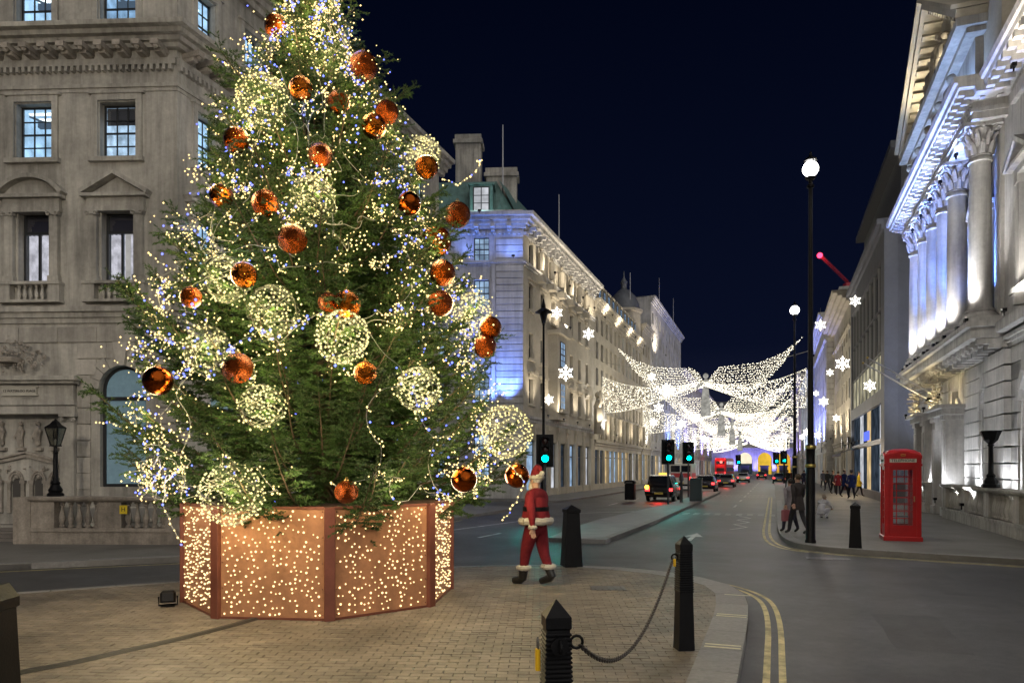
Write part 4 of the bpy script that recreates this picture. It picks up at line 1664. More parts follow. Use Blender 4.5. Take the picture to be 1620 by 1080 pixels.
for x in (-5.4, -4.75, -4.1, -3.6):
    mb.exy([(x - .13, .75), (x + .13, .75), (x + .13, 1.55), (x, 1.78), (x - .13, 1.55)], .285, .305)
LF.build(mb, 'relief_doorways', mat('recess_shade', (0.07, 0.065, 0.06), 0.8))  # flat dark plates: the doorways' shade is put into the colour
mb = MB()
for k in range(5):
    mb.box(-6.8 + 0, -3.05, -.9 + k * .26, .3, k * .075, (k + 1) * .075)
LF.build(mb, 'step_flight', mat('step_stone', (0.16, 0.145, 0.13), 0.75, var=0.2, vscale=3))
# attic behind the parapet, sloping at the far end
MB().box(-1, 9, 2.0, 8, 17, 20.0).build('attic', STONE, LB, LS.loc, LS.rz)
LS.dentils(-1, 9, 19.5, .14, .2, .2, .14, STONE, y=2.0)
LS.cornice(-1.2, 9.2, 19.75, .4, .4, STONE, 'attic_cornice', y=2.0, steps=3)
mb = MB().add([(9, 1.0, 17), (9, 8, 17), (16.4, 8, 17), (16.4, 1.0, 17), (9, 2.4, 20), (9, 8, 20), (10.6, 8, 20), (10.6, 2.4, 20)], [(0, 3, 7, 4), (3, 2, 6, 7), (4, 7, 6, 5), (0, 4, 5, 1)])
LS.build(mb, 'roof', SLATE)

# balustrade of the area in front of it
BALS = mat('weathered_balustrade', (0.30, 0.265, 0.225), 0.85, var=0.3, vscale=2, bump=0.4, stain=0.35, streak=0.2)


def balustrade(name, loc, rz, x0, x1, h, bays, label, m=BALS, pier=.5, base=.42, panels=()):
    root = empty(name, loc, rz, label, 'balustrade')
    MB().box(x0, x1, -.16, .16, 0, base).box(x0 - .03, x1 + .03, -.2, .2, base - .1, base).build('plinth', m, root)
    cap = MB()
    cap.exx([(-.23, h - .09), (-.25, h - .03), (-.2, h), (.2, h), (.25, h - .03), (.23, h - .09), (.16, h - .14), (-.16, h - .14)], x0 - .04, x1 + .04)
    cap.build('coping', m, root)
    bme = baluster_mesh(h - .14 - base, .085, m)
    L = (x1 - x0) / bays
    for b in range(bays):
        s_ = x0 + b * L
        MB().box(s_, s_ + pier, -.15, .15, base, h - .139).build('pier', m, root)
        k = int((L - pier) / .22)
        for i in range(k):
            link('baluster', bme, root, (s_ + pier + (L - pier) * (i + .5) / k, 0, base))
    MB().box(x1 - .12, x1, -.15, .15, base, h - .139).build('pier', m, root)
    return root


bp0 = gp(55, 859)
bl = balustrade('balustrade', (bp0.x, bp0.y, 0), R(-2.5), 0, 5.3, 1.22, 3, 'weathered stone balustrade under the arched window at the left', pier=.62)
MB().box(2.35, 2.55, -.165, -.155, .78, 1.0).build('hydrant_plate', mat('yellow_plate', (0.6, 0.45, 0.02), 0.5), bl)
link('lettering', text_mesh('H', .16, .002, mat('black_letters', (0.01, 0.01, 0.01), 0.5)), bl, (2.45, -.168, .89), 0, None, (R(90), 0, 0))
MB().box(-.45, .0, -.18, 1.4, 0, 1.2).build('return_wall', BALS, bl)


def lantern_lamp(loc, h, label, scale=1.0, lit=0.0, group=None):
    """short cast iron lamp with a tapering glazed lantern"""
    root = empty('lamp_post', loc, 0, label, 'lamp', group)
    p = [(.17, 0), (.17, .06), (.13, .1), (.15, .16), (.08, .3), (.1, .34), (.055, .42), (.045, h * .55), (.06, h * .56), (.04, h * .58), (.035, h * .64)]
    MB().lathe([(r * scale, z) for r, z in p], n=12).build('post', BLACKM, root, smooth=True)
    z0, z1 = h * .66, h * .88
    mb = MB()
    b, t = .07 * scale, .145 * scale
    for sx_, sy_ in ((-1, -1), (1, -1), (1, 1), (-1, 1)):
        mb.beam((sx_ * b, sy_ * b, z0), (sx_ * t, sy_ * t, z1), .018, .018, (0, 1, .01))
    mb.box(-b - .02, b + .02, -b - .02, b + .02, z0 - .03, z0)
    mb.lathe([(t * 1.55, z1), (t * 1.45, z1 + .03), (t * .8, z1 + h * .05), (t * .45, z1 + h * .09), (t * .3, z1 + h * .095), (.02, z1 + h * .115), (.025, h)], n=4, ph=PI / 4)
    mb.build('lantern_frame', BLACKM, root)
    gm = glass('lantern_glass_%s' % label[:4], (0.55, 0.55, 0.5), .1)
    for k in range(4):
        an = k * PI / 2
        c, s_ = math.cos(an), math.sin(an)
        f = lambda x, y, z: (c * x - s_ * y, s_ * x + c * y, z)
        MB().add([f(-b, -b, z0), f(b, -b, z0), f(t, -t, z1), f(-t, -t, z1)], [(0, 1, 2, 3)]).build('pane', gm, root)
    MB().lathe([(.025, z0), (.03, z0 + .12), (.012, z0 + .16)], n=8).build('burner', mat('burner_white', (.5, .5, .48), .4), root)
    return root


lantern_lamp(Vector((bp0.x + .55, bp0.y - .02, 1.22)), 2.0, 'unlit black lantern on the left balustrade before the carved doorway', 1.15)
# ------------------------------------------------------------------ left side of the street
W_A = make_window('window', 1.0, 1.5, 3, 4, pm=LITB, bar=.05)
W_B = make_window('window', 1.0, 1.7, 3, 4, pm=LITB, bar=.05)
W_D = make_window('window', 0.9, 1.7, 2, 2, pm=DARKG, bar=.06)
W_DL = make_window('window', 0.9, 1.7, 2, 2, pm=DIMB, bar=.06)
W_L = make_window('window', 0.9, 1.7, 3, 4, pm=LITB, bar=.05)
W_W = make_window('window', 0.9, 1.7, 2, 3, pm=LITW, bar=.05)
WARMF, BLUEF, WHITEF = (1.0, 0.86, 0.66), (0.14, 0.27, 1.0), (0.92, 0.94, 1.0)
MC = Vector((.73, 46.8, 0))
MBD = empty('mansard_building', MC, 0, 'stone corner building with green copper mansard and floodlit cornice right of the tree', 'building')
MF = Fac(MBD, (0, 0, 0), R(-3))
MS = Fac(MBD, (0, 0, 0), ST, dz=.003)
fxs = [-2.7, -5.6, -8.5, -11.4]
rows = [(15.35, 16.85), (12.4, 14.1), (9.2, 10.9), (6.2, 7.9), (1.2, 4.2)]
ops = [(x - .5, x + .5, a, b) for x in fxs for a, b in rows]
MF.wall(-14, 0, 0, 18, ops, STONEW, .3)
for x in fxs:
    for k, (a, b) in enumerate(rows):
        w = put_window(MF, W_A if k == 0 else W_B, x, a)
        w.scale = (1, 1, (b - a) / (1.5 if k == 0 else 1.7))
MF.blocks(-1.75, -.02, 1.0, 16.7, .42, 1.9, proud=.12, gap=.05, m=STONEWB)
MF.build(MB().box(-2.05, -1.8, -.1, .04, 1, 15.2), 'pilaster', STONEW)
for F_, a, b in ((MF, -14, .6), (MS, -.6, 19.6)):
    e0, e1 = (a, 0) if F_ is MF else (0, b)
    F_.dentils(e0, e1, 16.98, .16, .16, .22, .16, STONEW)
    md = MB().box(-.14, .14, -.75, .03, 0, .2).box(-.12, .12, -.45, .03, -.16, 0).mesh('modillion', STONEW)
    k = e0 + .5
    while k < e1 - .3:
        F_.inst('modillion', md, k, 0, 17.3)
        k += 1.05
    F_.build(MB().box(e0, e1, -.25, .3, 18.2, 18.5), 'parapet', STONEW)
mpath = [MF.at(-14, 0, 0), MF.at(0, 0, 0), MS.at(19.6, 0, 0)]
for z, h, o_, nm, stp in ((15.0, .3, .25, 'string_course', 2), (5.0, .4, .2, 'string_course', 2), (17.35, .85, 1.0, 'cornice', 4)):
    mitred(MBD, mpath, z, h, o_, STONEW, nm, stp)
# copper mansard
mb = MB()
mb.add([(-14, .5, 18.4), (-.5, .5, 18.4), (-1.9, 2.0, 21.2), (-14, 2.0, 21.2)], [(0, 1, 2, 3)])
mb.add([(-14, 2.0, 21.2), (-1.9, 2.0, 21.2), (-1.9, 9, 21.2), (-14, 9, 21.2)], [(0, 1, 2, 3)])
MF.build(mb, 'roof', COPPER_G)
seam = MB()
for k in range(26):
    x = -13.8 + k * .52
    xe = min(x, -.5)
    seam.beam((x, .49, 18.4), (x if x < -1.9 else x - (x + 1.9) * 1.0, 1.99, 21.2), .05, .05, (0, -1, 0)) if x < -.6 else None
MF.build(seam, 'roof_seams', COPPER_G)
mb = MB()
mb.add([(.0, .5, 18.4), (19, .5, 18.4), (19, 2.1, 21.0), (1.0, 2.1, 21.19)], [(0, 1, 2, 3)])
MS.build(mb, 'roof_slope', COPPER_G)
for x in (-2.75, -6.5, -10):
    MF.build(MB().box(x - .75, x + .75, .35, 1.9, 18.45, 20.35).box(x - .85, x + .85, .25, 1.9, 20.35, 20.48), 'dormer', COPPER_G)
    w = put_window(MF, W_W, x, 18.6, .3)
    w.scale = (1.2, 1, .95)
for (x0, x1, y, z0, z1) in ((-4.7, -3.0, 2.4, 20, 24.6), (-2.7, -.6, 3.4, 19, 22.7)):
    mb = MB().box(x0, x1, y, y + 1.2, z0, z1 - .6).box(x0 - .15, x1 + .15, y - .15, y + 1.35, z1 - .6, z1 - .35).box(x0 - .05, x1 + .05, y - .05, y + 1.25, z1 - .35, z1)
    for k in range(3):
        c = x0 + (x1 - x0) * (k + .5) / 3
        mb.box(c - .16, c + .16, y - .06, y, z0, z1 - 1.0)
    MF.build(mb, 'chimney', STONE)
tag(MB().tube([(0, 0, 0), (0, 0, 4.9)], [.06, .035], 8).build('flagpole', mat('white_pole', (.5, .5, .52), .4), None, MC + Vector((-1.35, 2.3, 20.2))), 'thin white flagpole on the copper roofed corner building', 'flagpole')
# side towards the street
mx = [1.6 + 2.55 * k for k in range(7)]
ops = []
for i, x in enumerate(mx):
    for a, b in rows[:4]:
        ops.append((x - .45, x + .45, a, b))
shops = [(x - .95, x + .95, .5, 3.8) for x in mx]
MS.wall(0, 19.6, 0, 18, ops + shops, STONEC, .3)
rd = random.Random(5)
for i, x in enumerate(mx):
    for k, (a, b) in enumerate(rows[:4]):
        w = put_window(MS, W_L if (i in (2, 3) and k > 1) else (W_DL if rd.random() < .4 else W_D), x, a)
        w.scale = (1, 1, (b - a) / 1.7)
        if k in (1, 3):
            MS.build(MB().box(x - .75, x + .75, -.25, .04, b + .2, b + .38).box(x - .65, x + .65, -.12, .04, b + .0, b + .2), 'window_hood', STONEC)
        MS.build(MB().box(x - .65, x + .65, -.15, .2, a - .16, a - .005), 'window_sill', STONEC)
    MS.inst('shop_window', MB().box(-.95, -.87, -.02, .06, 0, 3.3).box(.87, .95, -.02, .06, 0, 3.3).box(-.87, .87, -.018, .058, 3.2, 3.3).box(-.87, .87, -.018, .058, 2.3, 2.38).mesh('shop_window', FRAMED), x, .2, .5)
    MS.inst('shop_pane', MB().box(-.87, .87, .02, .03, 0, 3.2).mesh('shop_pane', (LITB, DIMB, LITW, DIMB)[i % 4]), x, .2, .5)
    MS.build(MB().box(x + .93, x + 1.6, -.12, .04, 0, 4.6).box(x + .88, x + 1.65, -.2, .04, 4.6, 4.95), 'pilaster', STONEC)
    # statue niche figures of the attic
    if i < 6:
        g = MB()
        xx = x + 1.27
        g.tube([(xx, -.3, 15.35), (xx, -.32, 16.0), (xx, -.3, 16.5), (xx, -.28, 16.62)], [.2, .24, .22, .08], 8)
        g.ball((xx, -.3, 16.8), .14, 8, 6)
        MS.build(g, 'statue', STONEC, True)
        MS.build(MB().box(xx - .35, xx + .35, -.55, .04, 14.55, 14.99), 'statue_bracket', STONEC)
MS.build(MB().box(5.2, 8.2, -1.0, .04, 11.5, 11.75).box(5.2, 8.2, -1.0, -.9, 11.75, 12.3).box(5.5, 7.9, -.7, .03, 5.4, 11.5), 'bay_balcony', STONEC)
for z, pm in ((9.2, W_L), (6.2, W_L)):
    w = put_window(MS, pm, 6.7, z, -.76)
    w.scale = (1.3, 1, 1.1)
    MS.build(MB().box(5.9, 7.5, -.95, -.7, z - .3, z - .1), 'bay_sill', STONEC)
for x in (2.9, 10.5, 13, 15.6):
    c = MB()
    carve_lumps(c, x, 8.4, .9, 1.2, -.05, int(x * 7), 24, .3)
    MS.build(c, 'carving', STONEC, True)
g = MB()
g.tube([(17.9, -.8, 4.9), (17.9, -.9, 6.2), (17.85, -.8, 7.4), (17.9, -.7, 7.9)], [.45, .5, .45, .14], 9)
g.ball((17.9, -.75, 8.3), .3, 9, 6)
g.tube([(17.6, -.9, 7.2), (17.2, -1.2, 7.7), (17.1, -1.1, 8.6)], [.16, .14, .1], 7)
g.tube([(18.2, -.9, 7.2), (18.5, -1.2, 6.6), (18.2, -1.4, 6.1)], [.16, .14, .1], 7)
MS.build(g, 'figure_group', STONEC, True)
# floodlights on it
flood(MF, -1.0, -1.0, 5.5, -.9, 0.1, 12, 800, BLUEF, 70)
flood(MF, -2.0, -.9, 5.5, -2.6, 0.1, 10, 420, BLUEF, 70)
flood(MF, -3.6, -1.1, 15.4, -2.6, 0, 18, 55, BLUEF, 150)
flood(MF, -.6, -1.1, 15.4, -.7, 0, 18, 55, BLUEF, 150)
flood(MF, -6.6, -1.1, 15.4, -6.6, 0, 18, 45, BLUEF, 150)
flood(MF, -2.75, -.9, 18.35, -2.5, 1.2, 20.2, 22, (.5, .9, .9), 150)
for x in (1.6, 5.4, 9.2, 13.0, 17.0):
    flood(MS, x + 1.2, -1.3, 15.2, x + 1.2, 0, 17.6, 85, WARMF, 160)
    flood(MS, x, -1.2, 5.5, x, .2, 12, 150, WARMF, 90)
flood(MS, 6.7, -1.3, 12.2, 6.7, .4, 14, 120, WARMF, 140)
flood(MS, 17.9, -2.4, 4.9, 17.9, -.8, 7, 160, WHITEF, 80)


def street_block(name, label, side, a, t0, t1, z, rows_, bay, m, prot, cor=.7, shop=True, corn=None, seed=0, face=True, w=1.0, back=10.0):
    """a plain run of building along the street; side -1 left, 1 right"""
    L = t1 - t0
    if side < 0:
        root = empty(name, st(a, t0), ST, label, 'building')
    else:
        root = empty(name, st(a, t1), ST + PI, label, 'building')
    F_ = Fac(root)
    rd = random.Random(seed)
    n = max(1, int(L / bay))
    xs_ = [(i + .5) * L / n for i in range(n)]
    ops = [(x - w / 2, x + w / 2, za, zb) for x in xs_ for za, zb in rows_]
    if shop:
        ops += [(x - bay * .38, x + bay * .38, .5, 3.6) for x in xs_]
    F_.wall(0, L, 0, z, ops, m, .3)
    for x in xs_:
        for za, zb in rows_:
            o = put_window(F_, rd.choice(prot), x, za)
            o.scale = (w / .9, 1, (zb - za) / 1.7)
        if shop:
            F_.inst('shop_pane', MB().box(-bay * .38, bay * .38, 0, .02, 0, 3.1).mesh('shop_pane', rd.choice((LITB, DIMB, LITW, LITY, DIMB))), x, .22, .5)
            F_.inst('shop_frame', MB().box(-bay * .38, -bay * .38 + .08, -.03, -.005, 0, 3.1).box(-bay * .02, bay * .02, -.03, -.005, 0, 3.1).box(-bay * .38 + .08, bay * .38, -.028, -.006, 2.4, 2.5).mesh('shop_frame', FRAMED), x, .22, .5)
    F_.cornice(-.1, L + .1, z - .9, .9, cor, m, 'cornice')
    F_.cornice(0, L, 4.0, .5, .25, m, 'string_course', steps=2)
    if corn:
        for c in corn:
            F_.cornice(0, L, c, .3, .22, m, 'string_course', steps=2)
    F_.build(MB().box(0, L, .6, back, z * .2, z + .02), 'core', ROOFD)
    if face:
        for x in (0, L):
            F_.build(MB().add([(x, 0, 0), (x, back, 0), (x, back, z), (x, 0, z)], [(0, 1, 2, 3)]), 'end_wall', m)
    return root, F_, xs_


tM = 44.3 + 19.65
NB, NF, nx = street_block('office_block', 'long stone office block behind the angel wings with a lit row of attic windows', -1, -15.2, tM, tM + 24.5, 17.2, [(14.3, 15.8), (11.9, 13.5), (9.5, 11.1), (7.2, 8.7)], 2.04, STONEC, [W_D, W_D, W_DL, W_L], corn=(6.6, 16.0), seed=3)
NF.build(MB().add([(0, .3, 17.2), (24.5, .3, 17.2), (24.5, 1.6, 19.6), (0, 1.6, 19.6)], [(0, 1, 2, 3)]), 'roof', SLATE)
for x in nx:
    NF.build(MB().box(x - .6, x + .6, .25, 1.5, 17.3, 19.0).box(x - .7, x + .7, .12, 1.5, 19.0, 19.15), 'dormer', STONEC)
    o = put_window(NF, W_L, x, 17.5, .2)
    o.scale = (1, 1, .8)
    NF.build(MB().lathe([(.2, 4.6), (.2, 6.9)], (x + 1.02, -.3, 0), 8), 'column', STONEC, True)
for k in range(0, 24, 6):
    flood(NF, k + 3, -1.0, 16.3, k + 3, 0, 18.6, 80, WARMF, 160)
    flood(NF, k + 3, -1.2, 4.6, k + 3, .2, 9, 130, WARMF, 130)
for x0, x1, y, z1 in ((2, 4, 3, 21.5), (9, 11, 3, 21.8), (15, 17, 3, 21.2)):
    NF.build(MB().box(x0, x1, y, y + 1, 19, z1).box(x0 - .1, x1 + .1, y - .1, y + 1.1, z1, z1 + .25), 'chimney', STONE)
# cupola at its far end
cu = MB().lathe([(2.0, 17.5), (2.0, 20.4), (2.3, 20.5), (2.3, 20.8), (1.9, 20.85)], (22.8, 1.8, 0), 8)
NF.build(cu, 'cupola_drum', STONEC)
NF.build(MB().lathe([(1.95, 20.8), (1.8, 21.6), (1.4, 22.5), (.7, 23.2), (.35, 23.4), (.35, 24.1), (.45, 24.2), (.1, 24.8), (.03, 25.6)], (22.8, 1.8, 0), 14), 'cupola_dome', ROOFD, True)
tN = tM + 24.5
OB, OF, ox = street_block('tall_block', 'tall pale office block beyond the cupola on the left of the street', -1, -15.0, tN + 6, tN + 38, 24.2, [(z, z + 1.6) for z in (5.4, 8, 10.6, 13.2, 15.8, 18.4, 20.8)], 3.0, STONEW, [W_D, W_D, W_DL, W_L], seed=8, back=14)
Fac(OB, (0, 0, 0), -PI / 2).wall(-14, 0, 0, 24.1, [], STONEW, y=-.05, name='end_wall')
flood(OF, 3, -1.5, 17, 3, 0, 23, 500, WARMF, 140)
flood(OF, 16, -1.5, 4.6, 16, 0, 14, 700, BLUEF, 140)
flood(OF, 28, -1.5, 4.6, 28, 0, 14, 700, BLUEF, 140)
O2, O2F, _ = street_block('corner_infill', 'narrow stone house between the cupola and the tall pale block', -1, -15.1, tN, tN + 6, 19.5, [(z, z + 1.6) for z in (5.4, 8, 10.6, 13.2, 15.8)], 2.0, STONEC, [W_D, W_L], seed=9)
flood(O2F, 3, -1.2, 4.6, 3, 0, 9, 260, WHITEF, 130)
PB, PF, _ = street_block('distant_terrace', 'far terrace with violet floodlights beyond the tall block', -1, -14.8, tN + 38, tN + 100, 19, [(z, z + 1.8) for z in (5.6, 8.6, 11.6, 14.4)], 4.2, STONEW, [W_D, W_DL, W_L], seed=10)
for k in (6, 20, 36, 52):
    flood(PF, k, -1.8, 4.6, k, 0, 12, 900, (.35, .32, 1.0), 150)
for k, (x, z0, z1, nm) in enumerate(((-3, 19, 25, 'thin flagpole on the long office block in front of the cupola'), (14, 24, 30, 'flagpole on the tall pale block'), (30, 24, 30.5, 'farther flagpole on the tall pale block'))):
    p = st(-16, (tN if k == 0 else tN + 6) + x)
    tag(MB().tube([(0, 0, 0), (0, 0, z1 - z0)], [.06, .03], 6).build('flagpole', mat('white_pole', (.5, .5, .52), .4), None, (p.x, p.y, z0)), nm, 'flagpole')
p = st(-16.5, 57)
tag(MB().tube([(0, 0, 0), (0, 0, 4.2)], [.06, .035], 8).build('flagpole', mat('white_pole', (.5, .5, .52), .4), None, (p.x, p.y, 20.0)), 'white flagpole on the floodlit street side roof', 'flagpole')

# the dark mass of the cross street behind the tree
street_block('cross_street_house', 'dim stone house in the cross street glimpsed behind the tree', -1, -30, 45, 60, 20, [(5, 7), (9, 11), (13, 15)], 3, STONE, [W_D, W_DL], seed=2)

# far end: the building with the lit arches closing the street
FE = Vector((pp(1060, 740, 205).x, 205, 0))
FEB = empty('arcade_building', FE, R(-4), 'violet lit building with three glowing yellow arches closing the street', 'building')
FF = Fac(FEB)
xs_ = [(u - 1060) * 205 / FPX for u in (1177, 1207, 1236)]
ops = [(x - 1.95, x + 1.95, .2, 6.3, 'arch') for x in xs_]
rest = [(x - .8, x + .8, z, z + 2.2) for x in np.arange(3, 56, 4.2) for z in (8.2, 11.8)]
FF.wall(0, 60, 0, 16, ops + rest, STONEW, .8)
for x in np.arange(3, 56, 4.2):
    for z in (8.2, 11.8):
        o = put_window(FF, W_DL, x, z, .4)
        o.scale = (1.7, 1, 1.3)
FF.build(MB().add([(0, 1, 16), (60, 1, 16), (56, 5, 21), (4, 5, 21)], [(0, 1, 2, 3)]), 'roof', SLATE)
FF.cornice(0, 60, 7.0, .6, .5, STONEW, 'string_course', steps=2)
FF.cornice(0, 60, 15.3, .8, .9, STONEW, 'cornice')
for k, x in enumerate(xs_):
    em = (emit('arch_white', (1.0, .86, .62), 1.0, vary=.2, scale=.3), emit('arch_yellow', (1.0, .62, .06), .75, vary=.25, scale=.4), emit('arch_orange', (1.0, .52, .05), .65, vary=.25, scale=.4))[k]
    FF.build(MB().box(x - 1.95, x + 1.95, .7, .78, .2 if k else 3.2, 6.3), 'lit_arch', em)
    if not k:
        FF.build(MB().box(x - 1.95, x + 1.95, .72, .8, .2, 3.2), 'shop_front', DIMB)
    FF.build(MB().box(x - 1.1, x + 1.1, .5, .68, .2, 2.4).box(x - 1.3, x + 1.3, .45, .68, 2.4, 2.7), 'inner_door', FRAMED)
for x in (6, 18, 24.0, 29, 40, 52):
    flood(FF, x, -2.5, 1, x, 0, 8, 900, (.25, .22, 1.0), 150)
# ------------------------------------------------------------------ right side: the building with the columns
T0R, AW = 44.6, 7.2
RB = empty('colonnade_building', st(AW, T0R), ST + PI, 'floodlit stone building with tall corinthian columns and pediment at the right', 'building')
RF = Fac(RB)
xu = lambda a, u: T0R - tu(a, u)
colx = [xu(6.55, u) for u in (1549, 1512.6, 1495, 1478, 1463.6, 1450)]
cxm = sorted(colx)
BAYS = [(cxm[i] + cxm[i + 1]) / 2 for i in range(5)]
nearx = [19.0, 22.4, 25.8, 29.2]
ZP = 6.9          # top of the podium
W_T = make_window('window', 1.1, 3.2, 2, 4, pm=DARKG, bar=.06, fw=.08, depth=.08)
W_TB = make_window('window', 1.1, 3.2, 2, 4, pm=emit('blue_reflection_pane', (.10, .22, .60), .2, vary=.6, scale=.9), bar=.06, fw=.08, depth=.08)  # blue reflections put into the panes as a faint glow
W_S = make_window('window', 1.1, 1.4, 2, 2, pm=emit('blue_reflection_pane', (0, 0, 0), 0), bar=.05, fw=.07)
gar = [(x - .85, x + .85, 1.3, 4.9, 'arch') for x in nearx] + [(BAYS[4] - .75, BAYS[4] + .75, 1.3, 4.8, 'arch'), (BAYS[2] - .7, BAYS[2] + .7, 1.3, 4.6, 'arch')]
por = [(9.2, 10.3, 0.15, 3.6), (4.9, 5.8, 0.15, 3.6)]
ups = [(x - .55, x + .55, 7.6, 10.8) for x in nearx + BAYS]
ups2 = [(x - .55, x + .55, 11.9, 13.3) for x in nearx + BAYS]
RF.wall(0, 36, 0, 14.6, gar + por + ups + ups2, STONEW, .4)
for i, x in enumerate(nearx + BAYS):
    put_window(RF, W_TB if i in (0, 1, 8) else W_T, x, 7.6, .25)
    put_window(RF, W_S, x, 11.9, .25)
    mb = MB()
    for s_ in (-1, 1):
        mb.box(x + s_ * .72 - .14, x + s_ * .72 + .14, -.16, .04, 7.4, 10.95)
        mb.box(x + s_ * .72 - .18, x + s_ * .72 + .18, -.22, .04, 10.7, 10.95)
    mb.box(x - .98, x + .98, -.22, .04, 10.95, 11.15)
    RF.build(mb, 'window_surround', STONEW)
    p = MB()
    for s_ in (-1, 1):
        p.beam((x + s_ * 1.12, -.22, 11.2), (x, -.22, 11.85), .5, .14)
    p.exy([(x - .95, 11.15), (x + .95, 11.15), (x, 11.75)], -.08, .04)
    p.box(x - 1.1, x + 1.1, -.42, .04, 11.15, 11.25)
    RF.build(p, 'pediment_hood', STONEW)
    RF.build(MB().box(x - 1.0, x + 1.0, -.35, .04, 7.3, 7.45).box(x - .75, x - .5, -.3, .04, 6.95, 7.3).box(x + .5, x + .75, -.3, .04, 6.95, 7.3), 'window_sill', STONEW)
for g in gar:
    o = link('arched_window', None, RB, RF.at((g[0] + g[1]) / 2, .22, g[2]), RF.rz)
    o.empty_display_size = .1
    mb, q = arch_frame(g[1] - g[0], g[3] - g[2], .09)
    link('frame', mb.mesh('frame', FRAMED), o)
    MB().exy(q, .03, .045).build('pane', DIMB, o)
for a, b, c, d in por:
    RF.inst('door', MB().box(-(b - a) / 2, (b - a) / 2, 0, .08, 0, d - c).box(-(b - a) / 2 + .1, -.06, -.03, 0, .2, 1.5).box(.06, (b - a) / 2 - .1, -.03, 0, .2, 1.5).mesh('door', mat('dark_door', (.02, .03, .05), .3)), (a + b) / 2, .3, c)
# rusticated podium
pier = (14.9, 17.3)
RF.blocks(0, 14.9, 0, 5.8, .52, 1.7, [(g[0] - .2, g[1] + .2, g[2], g[3] + .2, 'arch') for g in gar] + [(p[0] - .9, p[1] + .9, 0, 5.6) for p in por], proud=.07, gap=.045, m=STONEWB)
RF.blocks(14.9, 17.3, 0, 5.8, .52, 2.6, [], proud=.28, gap=.045, m=STONEWB, y=0)
RF.blocks(17.3, 36, 0, 5.8, .52, 1.7, [(g[0] - .2, g[1] + .2, g[2], g[3] + .2, 'arch') for g in gar], proud=.07, gap=.045, m=STONEWB)
for g in gar:
    cx, r = (g[0] + g[1]) / 2, (g[1] - g[0]) / 2
    for k in range(9):
        a1, a2 = PI * k / 9 + .012, PI * (k + 1) / 9 - .012
        ro = r + (.55 if k == 4 else .3)
        vz = MB().exy([((r + .003) * math.cos(a1), r * math.sin(a1)), (ro * math.cos(a1), ro * math.sin(a1)), (ro * math.cos(a2), ro * math.sin(a2)), ((r + .003) * math.cos(a2), r * math.sin(a2))][::-1], -.1 - (.12 if k == 4 else 0), .02)
        RF.inst('keystone' if k == 4 else 'voussoir', vz.mesh('voussoir', STONEWB), cx, 0, g[3] - r)
# podium cornice, stepped forward under the columns
RF.cornice(0, 36, 5.85, .35, .3, STONEW, 'podium_cornice', steps=3)
RF.build(MB().box(2.8, 17.1, -1.15, .03, 6.2, 6.55).box(2.6, 17.3, -1.3, .03, 6.55, 6.72).box(2.9, 17.0, -1.1, .03, 6.72, 6.88), 'podium', STONEW)
RF.build(MB().box(17.3, 36, -.5, .03, 6.3, 6.62), 'balcony_slab', STONEW)
bk = MB().box(-.13, .13, -.95, .03, 0.04, .22).box(-.1, .1, -.6, .03, -.1, 0.04).ball((0, -.82, .02), .09, 7, 5).mesh('bracket', STONEW)
for k in range(20):
    RF.inst('bracket', bk, 3.2 + k * .72, 0, 5.97)
# columns
CAPM = mat('carved_capital', (0.46, 0.45, 0.44), 0.85, var=0.2, vscale=6, bump=0.4, bscale=30)


def capital():
    mb = MB()
    mb.lathe([(.31, 0), (.34, .05), (.30, .08), (.3, .5), (.36, .75), (.44, .9)], n=14)
    for row, (n, z, h, r, out) in enumerate(((8, .08, .36, .31, .15), (8, .32, .42, .32, .2))):
        for k in range(n):
            an = 2 * PI * (k + row * .5) / n
            c, s_ = math.cos(an), math.sin(an)
            pr = [(r, z), (r + .05, z + h * .6), (r + out * .7, z + h * .92), (r + out, z + h), (r + out * 1.05, z + h * .86)]
            mb.tube([(c * q, s_ * q, w) for q, w in pr], [.1, .095, .08, .055, .02], 6)
    for k in range(4):
        an = PI / 4 + k * PI / 2
        c, s_ = math.cos(an), math.sin(an)
        mb.tube([(c * (.34 + .2 * q), s_ * (.34 + .2 * q), .6 + .3 * q ** .7) for q in np.linspace(0, 1, 5)], .05, 6)
        for e_ in (-.06, .06):
            mb.tube([(c * .55 - s_ * e_ + c * .1 * (1 - i / 9) * math.cos(i * .9), s_ * .55 + c * e_ + s_ * .1 * (1 - i / 9) * math.cos(i * .9), .82 + .1 * (1 - i / 9) * math.sin(i * .9)) for i in range(9)], .035, 5)
        mb.ball((math.cos(k * PI / 2) * .46, math.sin(k * PI / 2) * .46, .95), .08, 7, 5)
    mb.prism([(.58, .5), (.5, .58), (0, .47), (-.5, .58), (-.58, .5), (-.47, 0), (-.58, -.5), (-.5, -.58), (0, -.47), (.5, -.58), (.58, -.5), (.47, 0)], .93, 1.06)
    return mb.mesh('capital', CAPM, True)


capme = capital()
H_S = 12.45 - (ZP + .42)
shaft = MB().lathe([(.38, 0), (.365, .1), (.355, H_S * .3), (.345, H_S * .6), (.315, H_S * .95), (.325, H_S * .965), (.37, H_S * .97), (.37, H_S * .985), (.33, H_S)], n=26, caps=False).mesh('shaft', STONEW, True)
basem = MB().box(-.52, .52, -.52, .52, 0, .12).lathe([(.52, .12), (.54, .19), (.5, .26), (.43, .27), (.42, .31), (.46, .33), (.46, .38), (.41, .42)], n=24).mesh('base', STONEW, True)
for x in colx:
    c = RF.inst('column', shaft, x, -.62, ZP + .42)
    link('base', basem, c, (0, 0, -.42))
    link('capital', capme, c, (0, 0, H_S))
    # flat pilaster behind each
    RF.build(MB().box(x - .36, x + .36, -.12, .04, 6.9, 13.5), 'pilaster', STONEW)
